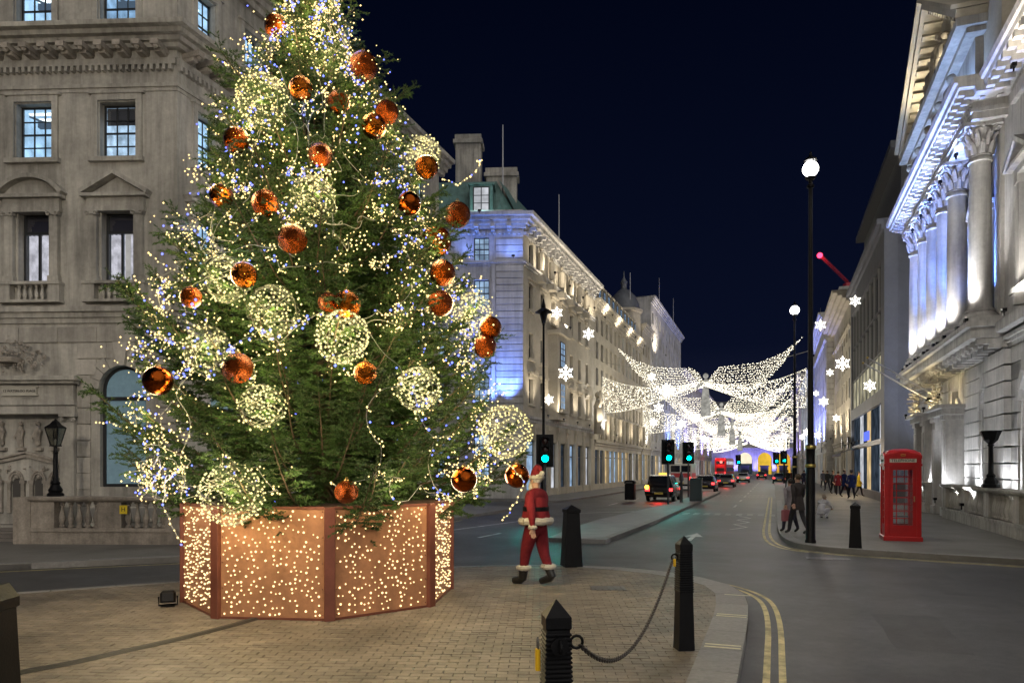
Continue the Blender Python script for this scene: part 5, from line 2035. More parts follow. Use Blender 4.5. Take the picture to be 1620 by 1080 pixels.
# entablature above the columns
zt = 13.5
mb = MB().box(2.9, 16.75, -1.02, .03, zt, zt + .22).box(2.85, 16.8, -1.07, .03, zt + .22, zt + .36).box(2.95, 16.7, -1.0, .03, zt + .36, zt + .62)
RF.build(mb, 'architrave', STONEW)
RF.build(MB().exx([(.03, 14.1), (-1.05, 14.1), (-1.1, 14.28), (-1.55, 14.3), (-1.58, 14.46), (-1.68, 14.48), (-1.72, 14.66), (.03, 14.66)], 2.2, 17.45), 'cornice', STONEW)
mdl = MB().box(-.09, .09, -.42, .02, -.16, 0).box(-.07, .07, -.25, .02, -.24, -.16).mesh('modillion', STONEW)
for k in range(30):
    RF.inst('modillion', mdl, 2.6 + k * .5, -1.08, 14.3)
for k in range(2):
    RF.inst('modillion', mdl, 16.82, -.3 - .5 * k, 14.3, rz=PI / 2)
RF.dentils(2.95, 16.7, 13.98, .09, .11, .09, .08, STONEW, y=-1.0)
# nearer wing entablature
RF.build(MB().box(17.46, 36, -.14, .03, 13.5, 13.85).box(17.46, 36, -.1, .03, 13.85, 14.0), 'wing_architrave', STONEW)
RF.build(MB().exx([(.03, 14.08), (-.22, 14.08), (-.28, 14.26), (-.85, 14.28), (-.88, 14.44), (-.96, 14.46), (-1.0, 14.64), (.03, 14.64)], 17.46, 36), 'wing_cornice', STONEW)
mdl2 = MB().box(-.11, .11, -.6, .02, -.2, 0).box(-.09, .09, -.38, .02, -.32, -.2).mesh('modillion', STONEW)
for k in range(34):
    RF.inst('modillion', mdl2, 17.7 + k * .55, -.24, 14.28)
RF.dentils(17.46, 36, 13.9, .09, .12, .12, .08, STONEW)
# attic and pediment
px0, px1, pz, pa = 3.2, 15.6, 17.3, 21.6
apx = (px0 + px1) / 2
RF.build(MB().box(3.8, 15.0, -.55, 3, 14.66, 17.3), 'attic', STONEW)
RF.build(MB().box(15.0, 17.2, -.3, 3, 14.66, 18.6).box(14.9, 17.4, -.5, 3.1, 18.6, 18.9), 'attic_pier', STONEC)
RF.build(MB().box(17.2, 36, .5, 4, 14.64, 17.2), 'wing_attic', STONEC)
RF.build(MB().exy([(px0 + .4, pz), (px1 - .4, pz), (apx, pa - .3)], -.42, 3), 'tympanum', STONEC)
RF.build(MB().box(px0, px1, -1.25, 0, pz - .02, pz + .28).box(px0 + .2, px1 - .2, -.9, 0, pz - .2, pz - .02), 'pediment_base', STONEW)
for s_, xe in ((-1, px0), (1, px1)):
    mb = MB()
    mb.beam((xe, -.62, pz + .42), (apx, -.62, pa + .1), 1.3, .26)
    mb.beam((xe + s_ * .12, -.7, pz + .62), (apx, -.7, pa + .34), 1.5, .14)
    RF.build(mb, 'raking_cornice', STONEC)
    d = Vector((apx - xe, 0, pa - pz - .3))
    for k in range(13):
        f = (k + .7) / 14
        p = Vector((xe, -.5, pz + .22)) + d * f
        mm = MB().box(-.12, .12, -.6, .1, -.16, .0).mesh('modillion', STONEC)
        o = RF.inst('modillion', mm, p.x, p.y, p.z)
        o.rotation_euler = (0, -math.atan2(d.z, d.x) if s_ < 0 else PI - math.atan2(d.z, d.x), RF.rz)
        o.rotation_mode = 'XYZ'
mb = MB()
for k, (x, h) in enumerate(((apx - 3.4, 1.0), (apx - 2.2, 1.6), (apx - 1.0, 2.3), (apx + .2, 2.9), (apx + 1.4, 2.2), (apx + 2.5, 1.5), (apx + 3.5, 1.0))):
    mb.tube([(x, -.6, pz + .28), (x + .1, -.72, pz + .28 + h * .35), (x, -.68, pz + .28 + h * .65), (x, -.62, pz + .28 + h * .78)], [.3, .32, .28, .1], 8)
    mb.ball((x, -.66, pz + .28 + h * .88), .16, 8, 6)
    mb.tube([(x - .2, -.7, pz + h * .75), (x - .5, -.85, pz + h * .5), (x - .4, -.95, pz + h * .7)], [.1, .09, .06], 6)
carve_lumps(mb, apx, pz + .9, 6.5, 1.4, -.5, 77, 40, .3)
RF.build(mb, 'pediment_sculpture', CARVE, True)
# figures along the attic
for k, x in enumerate((4.4, 6.6, 8.8, 11.0, 13.2)):
    mb = MB()
    mb.tube([(x, -.9, 14.68), (x + .05, -.95, 15.4), (x, -.92, 16.1), (x, -.9, 16.35)], [.26, .3, .27, .1], 9)
    mb.ball((x, -.92, 16.6), .18, 8, 6)
    carve_lumps(mb, x, 15.5, .7, 1.3, -.95, k + 3, 14, .3)
    RF.build(mb, 'attic_figure', CARVE, True)
# portals with carved brackets
for a, b, c, d in por:
    m_ = (a + b) / 2
    mb = MB()
    for s_ in (-1, 1):
        x = m_ + s_ * 1.0
        mb.box(x - .3, x + .3, -.7, .04, 0, 3.9).box(x - .36, x + .36, -.78, .04, 3.9, 4.1).box(x - .36, x + .36, -.78, .04, 0, .35)
        mb.box(x - .2, x + .2, -.74, -.7, .6, 3.6)
    mb.box(m_ - 1.5, m_ + 1.5, -.85, .04, 4.1, 4.35).box(m_ - 1.65, m_ + 1.65, -1.05, .04, 4.35, 4.5)
    RF.build(mb, 'portal', STONEW)
    mb = MB()
    carve_lumps(mb, m_, 5.05, 2.2, 1.3, -.6, int(m_ * 9), 46, .45)
    carve_lumps(mb, m_ + .9, 4.9, .8, 1.0, -.8, int(m_ * 5), 20, .4)
    RF.build(mb, 'portal_carving', STONEC, True)
    flood(RF, m_ + .2, -1.3, 4.55, m_ + .2, -.3, 5.6, 45, (1.0, .8, .45), 160)
# floodlights: blue on the street side of the shafts, white towards the square
for i, x in enumerate(colx):
    flood(RF, x - .72, -1.15, 6.95, x - .2, -.66, 10.6, 1500, (.13, .28, 1.0), 70)
    flood(RF, x + .5, -1.15, 7.0, x + .12, -.7, 10.6, 260 if i != 1 else 300, (1.0, .94, .90), 60)
for x in BAYS:
    flood(RF, x, -1.0, 13.4, x, -1.2, 15, 55, (.6, .7, 1.0), 160)
    flood(RF, x, -.25, 7.1, x, -.05, 12, 420, (.14, .30, 1.0), 110)
for x in (5, 8.5, 12, 14.6):
    flood(RF, x, -1.5, 14.72, x, -.5, 17.4, 90, (.35, .55, 1.0), 120)
for x in (7, 12):
    flood(RF, x, -1.2, 17.65, x, -.5, 19.5, 120, (1.0, .86, .6), 140)
for x in nearx[:3]:
    flood(RF, x + .2, -.75, 6.75, x + .1, -.1, 9, 130, (1.0, .94, .85), 110)
    flood(RF, x + 1.7, -.9, 13.3, x + 1.7, -.3, 14.4, 45, (1.0, .86, .66), 165)
    flood(RF, x - 1.3, -.6, .8, x - 1.2, 0, 4, 110, WHITEF, 100)
    flood(RF, x + 1.3, -.6, .8, x + 1.2, 0, 4, 110, WHITEF, 100)
flood(RF, 13.6, -.7, .8, 13.6, 0, 4, 160, WHITEF, 120)
flood(RF, 16.1, -1.2, .8, 16.1, -.2, 4, 150, WHITEF, 110)
flood(RF, 11.2, -1.1, .8, 11.2, -.2, 4, 110, WHITEF, 120)
flood(RF, 7.0, -.7, .8, 7.0, 0, 4, 150, WHITEF, 120)
flood(RF, 2.2, -1.0, .8, 2.2, 0, 4, 120, WHITEF, 120)
light('wing_glow', 'SPOT', RF.at(16.2, -2.0, 7.0), 160, (.8, .86, 1.0), RB, .2, 70, .7, RF.at(15.0, -.6, 14))
# balustrades before it
b1 = st(6.4, T0R - 11.8)
balustrade('balustrade', b1, ST + PI, 0, 12, 1.33, 4, 'stone balustrade before the column building at the right edge', m=STONE, pier=.55)
b2 = st(6.4, T0R - 6.2)
balustrade('balustrade', b2, ST + PI, 0, 2.2, 1.33, 1, 'short stone balustrade between the two carved portals', m=STONE, pier=.4)
# torch shaped lamp on the coping
tl = empty('lamp_post', st(6.4, T0R - 18.0, 1.33), 0, 'black torch shaped lamp on the balustrade at the right', 'lamp')
MB().lathe([(.26, 0), (.26, .1), (.2, .14), (.2, .22), (.12, .34), (.14, .38), (.08, .46), (.07, 1.3), (.1, 1.34), (.07, 1.38)], n=8).build('post', BLACKM, tl)
MB().lathe([(.08, 1.38), (.2, 1.5), (.24, 1.62), (.3, 1.75), (.3, 1.79), (.2, 1.79)], n=8).build('bowl', BLACKM, tl)
# flagpoles leaning out over the pavement
for k, (t_, nm) in enumerate(((T0R - 5.4, 'white flagpole leaning out above the pavement, farther of the two'), (T0R - 7.2, 'white flagpole leaning out above the pavement, nearer of the two'))):
    p, q = st(6.9, t_, 5.2), st(4.1, t_ + .2, 7.1)
    r = empty('flagpole', p, 0, nm, 'flagpole', 'leaning flagpoles')
    MB().tube([(0, 0, 0), q - p], [.045, .03], 8).build('pole', mat('white_pole', (.5, .5, .52), .4), r)
    MB().ball(q - p, .06, 8, 6).build('finial', mat('gilt', (.5, .36, .1), .3, metal=1), r)
    MB().box(-.1, .1, -.1, .1, -.15, .1).build('socket', BLACKM, r)

# ------------------------------------------------------------------ beyond it: the modern block and the rest of the right side
G0, G1, GA = 46.2, 65.5, 5.9
GB = empty('modern_block', st(GA, G1), ST + PI, 'grey modern block with dark glass grid behind the columns', 'building')
GF = Fac(GB)
GL = G1 - G0
GF.wall(0, GL, 0, 16.2, [(.6, GL - 1.4, 6.6, 14.2), (.6, GL - 1.4, .5, 5.8)], mat('pale_grey_cladding', (.15, .155, .172), .6, var=.1, stain=.15), .35)
MB_ = MB()
nG = 8
for k in range(nG + 1):
    x = .6 + (GL - 2.0) * k / nG
    MB_.box(x - .045, x + .045, .1, .2, 6.6, 14.2)
GF.build(MB_, 'mullions', mat('pale_metal', (.38, .38, .36), .4, metal=.4))
for k in range(nG):
    x0, x1 = .66 + (GL - 2.0) * k / nG, .54 + (GL - 2.0) * (k + 1) / nG
    for z0, z1 in ((8.9, 14.2), (6.6, 8.8)):
        GF.build(MB().box(x0, x1, .2, .22, z0, z1), 'pane', DARKG if z0 > 8 else emit('lit_office', (.95, .88, .60), .38, vary=.6, scale=.9))
    GF.build(MB().box(x0, x1, .2, .22, .5, 5.8), 'shop_pane', (DIMB, DIMB, LITW, DIMB, LITY)[k % 5])
GF.build(MB().box(.6, GL - 1.4, .08, .2, 11.4, 11.55).box(.6, GL - 1.4, .08, .2, 8.8, 8.9).box(.6, GL - 1.4, .02, .28, 3.4, 3.7), 'transom', FRAMED)
ge = Fac(GB, GF.at(GL, 0, 0), GF.rz + PI / 2)
ge.wall(0, 12, 0, 16.2, [], GREYW, name='party_wall')
GF.build(MB().box(0, GL, .7, 12, 2, 16.18), 'core', ROOFD)
GF.build(MB().box(0, GL - 1, 1.0, 10, 16.2, 20.4).box(-.3, GL - .6, .4, 10.4, 20.4, 20.8), 'setback_storey', mat('dark_cladding', (.07, .075, .08), .5, var=.1))
GF.cornice(0, GL, 15.6, .6, .5, GREYW, 'cornice', steps=2)
flood(ge, 5.0, -1.2, 1.0, 5.0, 0, 8, 900, (.55, .66, 1.0), 120)
aw_ = GF.build(MB().add([(1.0, -.05, 3.5), (9.5, -.05, 3.5), (9.5, -1.5, 3.0), (1.0, -1.5, 3.0), (9.5, -1.5, 2.8), (1.0, -1.5, 2.8)], [(0, 1, 2, 3), (3, 2, 4, 5)]), 'awning', mat('navy_awning', (.012, .016, .05), .7))
GF.build(MB().box(10.2, 12.6, -.1, -.02, 3.8, 4.4), 'shop_sign', emit('blue_sign', (.12, .18, 1.0), 1.2))
for x in (.9, 3.4, 5.9, 8.4, 10.9):
    flood(GF, x, -.5, 3.9, x, 0, 7, 25, WHITEF, 100)
light('awning_lamp', 'POINT', GF.at(6, -.9, 2.7), 60, (1.0, .75, .45), GB, .15)
light('awning_lamp', 'POINT', GF.at(11.5, -1.2, 2.9), 60, (1.0, .8, .55), GB, .15)

blk = [('stone_house', 'cream stone building with deep eaves past the modern block', 5.9, 65.5, 84, 16.6, [(z, z + 1.7) for z in (5.2, 7.8, 10.4, 12.8)], 2.3, STONEC, WARMF, 260, 1.6),
       ('blue_lit_house', 'stone building washed in blue light on the right of the street', 5.2, 84, 108, 18.5, [(z, z + 1.7) for z in (5.2, 8.2, 11.2, 14.0)], 2.8, STONEW, (.2, .26, 1.0), 1500, .9),
       ('pale_house', 'pale stone building lit cool white farther up on the right', 4.9, 108, 140, 15.5, [(z, z + 1.7) for z in (5.2, 8.2, 11.2)], 3.4, STONEW, (.6, .72, 1.0), 700, .8),
       ('far_right_house', 'distant building with violet light at the right end of the street', 4.6, 140, 196, 19, [(z, z + 1.8) for z in (5.6, 9, 12.4)], 4.5, STONEW, (.45, .36, 1.0), 900, .8)]
for k, (nm, lb, a, t0_, t1_, z, rws, bay, m, colr, pw_, cor) in enumerate(blk):
    root, F_, xs_ = street_block(nm, lb, 1, a, t0_, t1_, z, rws, bay, m, [W_D, W_DL, W_L, W_W], cor=cor, seed=20 + k, corn=(z - 3,))
    L_ = t1_ - t0_
    e_ = Fac(root, F_.at(L_, 0, 0), F_.rz + PI / 2)
    e_.blocks(.05, 2.6, 1, z - 1, .55, 2.6, [], proud=.1, gap=.07, m=STONEWB)
    n_ = 3
    for i in range(n_):
        x = L_ * (i + .5) / n_
        flood(F_, x, -1.3, 4.6, x, .1, z * .7, pw_, colr, 140)
    flood(e_, 1.3, -1.5, 4.4, 1.3, 0, 10, pw_ * .7, (.16, .22, 1.0), 90)
    if k:
        F_.build(MB().box(L_ - 3, L_ - 1.4, 1.5, 3, z, z + 2.6).box(L_ - 3.15, L_ - 1.25, 1.35, 3.15, z + 2.6, z + 2.9), 'chimney', STONEW)
for k, (t_, a_, z) in enumerate(((66.5, 4.2, 4.0), (72, 4.2, 4.2), (90, 3.6, 4.2))):
    r = empty('hanging_sign', st(5.7 if k < 2 else 5.0, t_, z), ST + PI / 2, ('square black sign hanging from the cream stone building', 'farther square sign on the cream stone building', 'square sign hanging from the blue lit building')[k], 'sign')
    MB().tube([(0, 0, .5), (0, 1.3, .5)], .03, 6).build('bracket', BLACKM, r)
    MB().box(-.04, .04, .3, 1.2, -.5, .45).build('board', mat('dark_sign_board', (.02, .02, .025), .4), r)
# tower crane with its red warning light behind the roofs
cr = empty('tower_crane', st(22, 118, 0), 0, 'red lit tower crane jib rising over the roofs on the right', 'crane')
mst = MB()
base = st(22, 118)
jt = pp(1297, 404, 112) - base
jb = pp(1342, 448, 118) - base
for i in range(12):
    f0, f1 = i / 12, (i + 1) / 12
    p, q = jb.lerp(jt, f0), jb.lerp(jt, f1)
    for dx in (-.22, .22):
        mst.beam(p + Vector((dx, 0, 0)), q + Vector((dx, 0, 0)), .07, .07)
        mst.beam(p + Vector((dx, 0, 0)), q + Vector((-dx, 0, 0)), .07, .07)
    mst.beam(p + Vector((0, 0, .4)), q + Vector((0, 0, .4)), .07, .07)
    mst.beam(p + Vector((0, 0, .4)), q + Vector((.22 if i % 2 else -.22, 0, 0)), .07, .07)
mst.build('jib', mat('crane_red', (.4, .03, .05), .5), cr)
MB().beam(Vector((jb.x, jb.y, 0)), jb, 1.2, 1.2, (1, 0, 0)).build('mast', mat('crane_red', (0, 0, 0)), cr)
MB().ball(jt, .42, 10, 7).build('warning_light', emit('red_beacon', (1.0, .03, .08), 6), cr)
light('beacon_light', 'POINT', jt + Vector((.6, -.5, -1.2)), 45, (1, .03, .1), cr, .3)
# ------------------------------------------------------------------ street lamps
LAMPG = emit('lamp_globe', (1.0, .97, .92), 14)


def tall_lamp(u_a, t_, h, label, power, r=.2, colr=(1.0, .95, .88), gilt=True, lit=True):
    loc = st(u_a, t_)
    root = empty('street_lamp', loc, 0, label, 'street lamp', 'tall street lamps')
    MB().lathe([(.14, 0), (.14, .05), (.12, .1), (.115, 1.9), (.105, 1.95)], n=12).build('pedestal', BLACKM, root, smooth=True)
    G = mat('gilt_trim', (.45, .36, .10), .35, metal=.8)
    MB().lathe([(.105, 1.95), (.13, 1.98), (.13, 2.04), (.11, 2.08), (.11, 2.42), (.13, 2.46), (.13, 2.52), (.09, 2.56)], n=12).build('collar', BLACKM, root, smooth=True)
    if gilt:
        MB().lathe([(.132, 1.97), (.139, 2.0), (.132, 2.05)], n=12).lathe([(.132, 2.45), (.139, 2.49), (.132, 2.53)], n=12).build('gilt_band', G, root)
    MB().lathe([(.078, 2.56), (.064, h * .55), (.05, h - .5), (.09, h - .48), (.09, h - .42), (.05, h - .4), (.05, h - .28)], n=12).build('shaft', BLACKM, root, smooth=True)
    mb = MB().lathe([(.1, h - .28), (.14, h - .22), (.1, h - .2)], n=10).lathe([(.17, h + .2), (.13, h + .27), (.05, h + .33), (.02, h + .45)], n=10)
    for k in range(4):
        c, s_ = math.cos(k * PI / 2), math.sin(k * PI / 2)
        mb.beam((c * .11, s_ * .11, h - .2), (c * .17, s_ * .17, h + .2), .015, .015, (0, 1, .1))
    mb.build('lantern_frame', BLACKM, root)
    MB().ball((0, 0, h), r, 14, 9).build('globe', LAMPG if lit else DARKG, root, smooth='all')
    if lit:
        lm = light('lamp_light', 'POINT', (0, 0, h), power, colr, root, r * 1.05)
    return root


tall_lamp(.89, 20.5, 9.75, 'tall black street lamp with a brilliant white globe by the phone box', 2300, .2)
tall_lamp(.95, 38.6, 9.75, 'second tall street lamp on the right kerb, nearer the angel wings', 1500, .22)
tall_lamp(1.2, 100, 6.0, 'low bright lamp far up the right kerb', 500, .3, gilt=False)
tall_lamp(-13.2, 21, 7.6, 'unseen street lamp added behind the tree to light the corner building', 1100, .2)  # added lamp, kept behind the crown; brightens the corner building's street side
tall_lamp(10.5, -3.0, 9.75, 'street lamp on the square behind the photographer at the right', 3800, .2)
tall_lamp(-8.0, -8.5, 9.75, 'street lamp on the square behind the photographer at the left', 13000, .2, colr=(1.0, .86, .68))
# unlit lantern post and the traffic light beyond the man in red
lp_ = empty('lantern_post', pp(860, 740, 40).xy.to_3d(), 0, 'tall dark lantern post in front of the floodlit street facade', 'street lamp')
hh = 10.9
MB().lathe([(.16, 0), (.16, 1.2), (.11, 1.3), (.08, 3), (.06, hh - 1.1), (.1, hh - 1.05), (.05, hh - 1.0)], n=10).build('post', BLACKM, lp_, smooth=True)
MB().lathe([(.1, hh - 1.0), (.22, hh - .45), (.5, hh - .4), (.3, hh - .25), (.12, hh - .15), (.12, hh - .05), (.03, hh + .35)], n=8).build('lantern', BLACKM, lp_)


def traffic_light(loc, h, label, size=1.0, rz=0.0):
    root = empty('traffic_light', loc, rz, label, 'traffic light', 'green traffic lights')
    MB().lathe([(.06, 0), (.057, h + .5 * size)], n=10).build('post', mat('dark_grey_paint', (.03, .032, .035), .4), root)
    w = .17 * size
    hb = 1.0 * size
    MB().box(-w * 1.9, w * 1.9, .02, .04, h - .32 * size, h + hb - .1 * size).build('backboard', BLACKM, root)
    MB().bbox(-w, w, -.2, .02, h - .2 * size, h + hb - .2 * size, .03).build('housing', BLACKM, root)
    for k in range(3):
        z = h + k * .32 * size
        m = emit('green_signal', (.0, .95, .75), 7) if k == 0 else mat('dark_signal_lens', (.03, .01, .01), .2)
        MB().ball((0, -.2, z), .128 * size, 12, 8, (1, .35, 1)).build('lens', m, root, smooth='all')
        hd = MB()
        for i in range(8):
            a1, a2 = PI * i / 8, PI * (i + 1) / 8
            r_ = .145 * size
            hd.add([(r_ * math.cos(a1), -.2, z + r_ * math.sin(a1)), (r_ * math.cos(a2), -.2, z + r_ * math.sin(a2)), (r_ * math.cos(a2), -.36, z + r_ * math.sin(a2)), (r_ * math.cos(a1), -.36, z + r_ * math.sin(a1))], [(0, 1, 2, 3)])
        hd.build('hood', BLACKM, root)
    light('signal_light', 'SPOT', (0, -.3, h), 26, (.0, .9, .8), root, .1, 130, .6, (0, -5, h - 1.2))
    return root


c = pp(862, 740, 27)
traffic_light((c.x, c.y, 0), 2.3, 'green traffic light beside the tree behind the man in red', 1.0)
c = gp(1057, 797)
traffic_light((c.x, c.y, 0), 2.5, 'green traffic light on the near end of the traffic island', 1.1)
c = gp(1089, 786)
traffic_light((c.x, c.y, 0), 2.62, 'second green traffic light on the island behind the first', 1.2)
for k, (u, v, nm) in enumerate(((1168, 757, 'far green traffic light left of the yellow arches'), (1240, 762, 'far green traffic light on the right kerb near the bend'), (1228, 760, 'farthest green traffic light before the arches at right'))):
    c = gp(u, v)
    traffic_light((c.x, c.y, 0), 3.0, nm, 1.5)
# utility posts on the island
c = gp(1078, 794)
r = empty('guide_bollard', (c.x, c.y, 0), 0, 'short dark bollard on the traffic island between the signals', 'bollard')
MB().lathe([(.1, 0), (.08, .1), (.075, 1.2), (.13, 1.25), (.13, 1.45), (.07, 1.6), (.05, 1.75)], n=10).build('post', mat('dark_grey_paint', (0, 0, 0)), r)
c = gp(1101, 792)
r = empty('control_cabinet', (c.x, c.y, 0), R(-20), 'grey green signal control cabinet on the traffic island', 'cabinet')
MB().bbox(-.35, .35, -.25, .25, 0, 1.3, .03).build('box', mat('cabinet_green', (.03, .05, .05), .5), r)
MB().box(-.38, .38, -.28, .28, 1.3, 1.36).build('lid', mat('cabinet_green', (0, 0, 0)), r)
MB().box(-.28, .28, -.262, -.25, .1, 1.2).build('door', mat('cabinet_green', (0, 0, 0)), r)
c = gp(997, 790)
r = empty('litter_bin', (c.x, c.y, 0), R(-20), 'dark litter bin at the road edge left of the signals', 'bin')
MB().bbox(-.3, .3, -.3, .3, 0, 1.0, .05).build('body', BLACKM, r)
MB().bbox(-.33, .33, -.33, .33, 1.0, 1.2, .08).build('hood', BLACKM, r)
MB().box(-.2, .2, -.335, -.325, 1.02, 1.12).build('slot', mat('recess_shade', (0, 0, 0)), r)  # flat plate, the opening's shade put into its colour

# ------------------------------------------------------------------ bollards and chain
BEADM = BLACKM


def ribbed_bollard(loc, rz, label, h=1.22, collar=True, tip=True, w=.061, plain_from=0.0):
    """square tapering cast iron bollard with a pyramid top; the upper part wound in a ribbed sleeve"""
    root = empty('bollard', loc, rz, label, 'bollard', 'black iron bollards')
    p = [(w * 1.45 * 1.414, 0), (w * 1.43 * 1.414, .05), (w * 1.4 * 1.414, .09), (w * 1.05 * 1.414, h - .16), (w * 1.18 * 1.414, h - .15), (w * 1.18 * 1.414, h - .09), (.004 if tip else w * 1.1, h)]
    MB().lathe(p, n=4, ph=PI / 4).build('post', BLACKM, root)
    if collar:
        mb = MB()
        z = plain_from
        while z < h - .17:
            f = (z - .09) / (h - .25)
            ww = (w * 1.4 + (w * 1.05 - w * 1.4) * f) + .002
            mb.lathe([(ww * 1.414, z), ((ww + .006) * 1.414, z + .006), ((ww + .006) * 1.414, z + .013), (ww * 1.414, z + .019)], n=4, ph=PI / 4, caps=False)
            z += .025
        mb.build('ribs', BLACKM, root)
    return root


def eye(root, x, y, z, rz=0):
    o = MB().tube([(.035 * math.cos(k * PI / 6), 0, .035 * math.sin(k * PI / 6)) for k in range(13)], .009, 6, False).build('chain_eye', BLACKM, root, (x, y, z), rz)
    return o


B1 = Vector(((880 - 810) / FPX * 4.05, 4.05, 0))
B2 = gp(1082, 1026)
r1 = ribbed_bollard(B1, R(8), 'black ribbed bollard in the foreground with a yellow padlock tag', 1.22)
MB().bbox(-.013, .013, -.02, .02, -.12, .0, .005).build('padlock', mat('yellow_plastic', (.7, .42, .01), .4), r1, (-.105, 0, .95))
MB().tube([(0, -.014, 0), (0, -.014, .04), (0, 0, .06), (0, .014, .04), (0, .014, 0)], .005, 6).build('shackle', IRON, r1, (-.105, 0, .95))
eye(r1, .115, 0, .98, 0)
eye(r1, 0, -.105, .98, PI / 2)
MB().lathe([(.05, 0), (.05, .02), (.02, .02)], n=12).build('boss', BLACKM, r1, (0, -.09, .98)).rotation_euler = (R(90), 0, 0)
r2 = ribbed_bollard(B2, R(8), 'black ribbed bollard at the kerb with the chain hung from it', 1.22, plain_from=.62)
eye(r2, -.105, 0, .99, 0)
MB().bbox(-.012, .012, -.015, .015, -.08, .0, .005).build('padlock', mat('yellow_plastic', (0, 0, 0)), r2, (-.125, -.05, .98))
c = gp(904, 895)
r3 = ribbed_bollard(c, R(12), 'plain black bollard at the edge of the paving beside the man in red', 1.22, False, w=.125)
c = Vector(((-18 - 810) / FPX * 4.55, 4.55, 0))
r4 = ribbed_bollard(c, R(4), 'black bollard cut off by the left edge of the picture', 1.22, False, False, w=.10)
c = gp(1353, 866)
r5 = ribbed_bollard(c, R(-25), 'black bollard on the right pavement between lamp and phone box', 1.12, False, w=.1)
# chain
A_, Z_ = B1 + Vector((.13, 0, .97)), B2 + Vector((-.12, 0, .97))
chain = empty('chain', A_, 0, 'sagging iron chain between the two ribbed bollards', 'chain')
n = 110
lm = MB()
pts = []
for k in range(12):
    an = 2 * PI * k / 12
    pts.append((.024 * math.cos(an) * (1.15 if abs(math.cos(an)) > .3 else 1), .013 * math.sin(an), 0))
lm.tube(pts + [pts[0]], .006, 5, False)
lme = lm.mesh('link', mat('rusty_chain', (.07, .06, .055), .5, metal=.5, var=.3, vscale=40))
cv = []
for i in range(n + 1):
    f = i / n
    p = A_.lerp(Z_, f)
    p.z -= .50 * (1 - (2 * f - 1) ** 2) * (.55 + .45 * (1 - f))
    cv.append(p)
tot = sum((cv[i + 1] - cv[i]).length for i in range(n))
cv2 = [cv[0]]
for a, b in zip(cv[:-1], cv[1:]):
    k = 8
    cv2 += [a.lerp(b, (j + 1) / k) for j in range(k)]
step, acc, j = .036, 0, 0
for a, b in zip(cv2[:-1], cv2[1:]):
    acc += (b - a).length
    if acc >= step:
        acc = 0
        d = (b - a).normalized()
        q = d.to_track_quat('X', 'Z') @ Matrix.Rotation(PI / 2 * (j % 2), 4, 'X').to_quaternion()
        o = link('chain_link', lme, chain, b - A_)
        o.rotation_euler = q.to_euler()
        j += 1

# ------------------------------------------------------------------ telephone box
REDP = mat('pillar_box_red', (.42, .012, .014), .32, var=.1, vscale=6, bump=.04, spec=.5)
kc = gp(1424.5, 853)
kang = math.atan2(kc.x, kc.y)
kb = empty('telephone_box', kc, -kang + R(8), 'red telephone box on the right pavement', 'telephone box')
W, Hk = .45, 2.08
MB().bbox(-.47, .47, -.47, .47, 0, .12, .015).build('plinth', REDP, kb)
mb = MB()
for sx_ in (-1, 1):
    for sy_ in (-1, 1):
        mb.bbox(sx_ * .385 - .055, sx_ * .385 + .055, sy_ * .385 - .055, sy_ * .385 + .055, .12, Hk, .012)
mb.build('corner_frame', REDP, kb)
WG = emit('phone_sign_glow', (.8, .74, .6), .5)
for k in range(4):
    an = k * PI / 2
    side = link('door' if k == 0 else 'side_panel', None, kb, (0, 0, 0), an)
    fr = MB().box(-.33, .33, -.415, -.36, .12, .42).box(-.33, .33, -.415, -.36, 1.9, 2.0)
    fr.box(-.33, -.235, -.41, -.365, .42, 1.9).box(.235, .33, -.41, -.365, .42, 1.9)
    fr.build('frame', REDP, side)
    bars = MB()
    for i in range(1, 8):
        z = .42 + 1.48 * i / 8
        bars.box(-.235, .235, -.4, -.375, z - .011, z + .011)
    for x in (-.15, .15):
        bars.box(x - .011, x + .011, -.398, -.377, .42, 1.9)
    bars.build('glazing_bars', REDP, side)
    for i in range(8):
        z0, z1 = .42 + 1.48 * i / 8 + .012, .42 + 1.48 * (i + 1) / 8 - .012
        MB().box(-.234, .234, -.39, -.386, z0, z1).build('pane', GLASS, side)
    # fascia, opal sign, crown, curved head
    fa = MB().box(-.44, .44, -.46, -.4, 2.0, 2.06).box(-.42, .42, -.44, -.4, 2.06, 2.3)
    arc = [(-.44, 2.28)] + [(-.44 + .88 * i / 12, 2.28 + .11 * math.sin(PI * i / 12)) for i in range(13)] + [(.44, 2.28)]
    fa.exy(arc[1:-1] + [(.44, 2.2), (-.44, 2.2)], -.452, -.4)
    fa.build('fascia', REDP, side)
    MB().box(-.32, .32, -.449, -.441, 2.1, 2.2).build('opal_sign', mat('opal_glass', (.62, .6, .52), .3), side)
    if k < 4:
        t_ = link('lettering', text_mesh('TELEPHONE', .105, .002, mat('black_letters', (0, 0, 0))), side, (0, -.451, 2.15), 0, None, (R(90), 0, 0))
    cr_ = MB()
    for i in range(5):
        cr_.ball((-.05 + .025 * i, -.456, 2.305 + .012 * math.sin(i * PI / 4)), .013, 6, 4)
    cr_.box(-.055, .055, -.46, -.45, 2.265, 2.285)
    cr_.build('crown_emblem', mat('gilt', (.5, .36, .1), .3, metal=1), side)
    if k == 0:
        MB().box(.255, .285, -.44, -.41, 1.05, 1.2).build('handle', mat('brass', (.5, .4, .2), .3, metal=1), side)
rf = MB()
for i in range(9):
    f = i / 8
    s_ = .44 * (1 - .9 * (1 - math.cos(f * PI / 2)))
rf.lathe([(.44 * 1.414, 2.28), (.40 * 1.414, 2.36), (.30 * 1.414, 2.43), (.15 * 1.414, 2.47), (.01, 2.48)], n=4, ph=PI / 4)
rf.build('roof', REDP, kb)
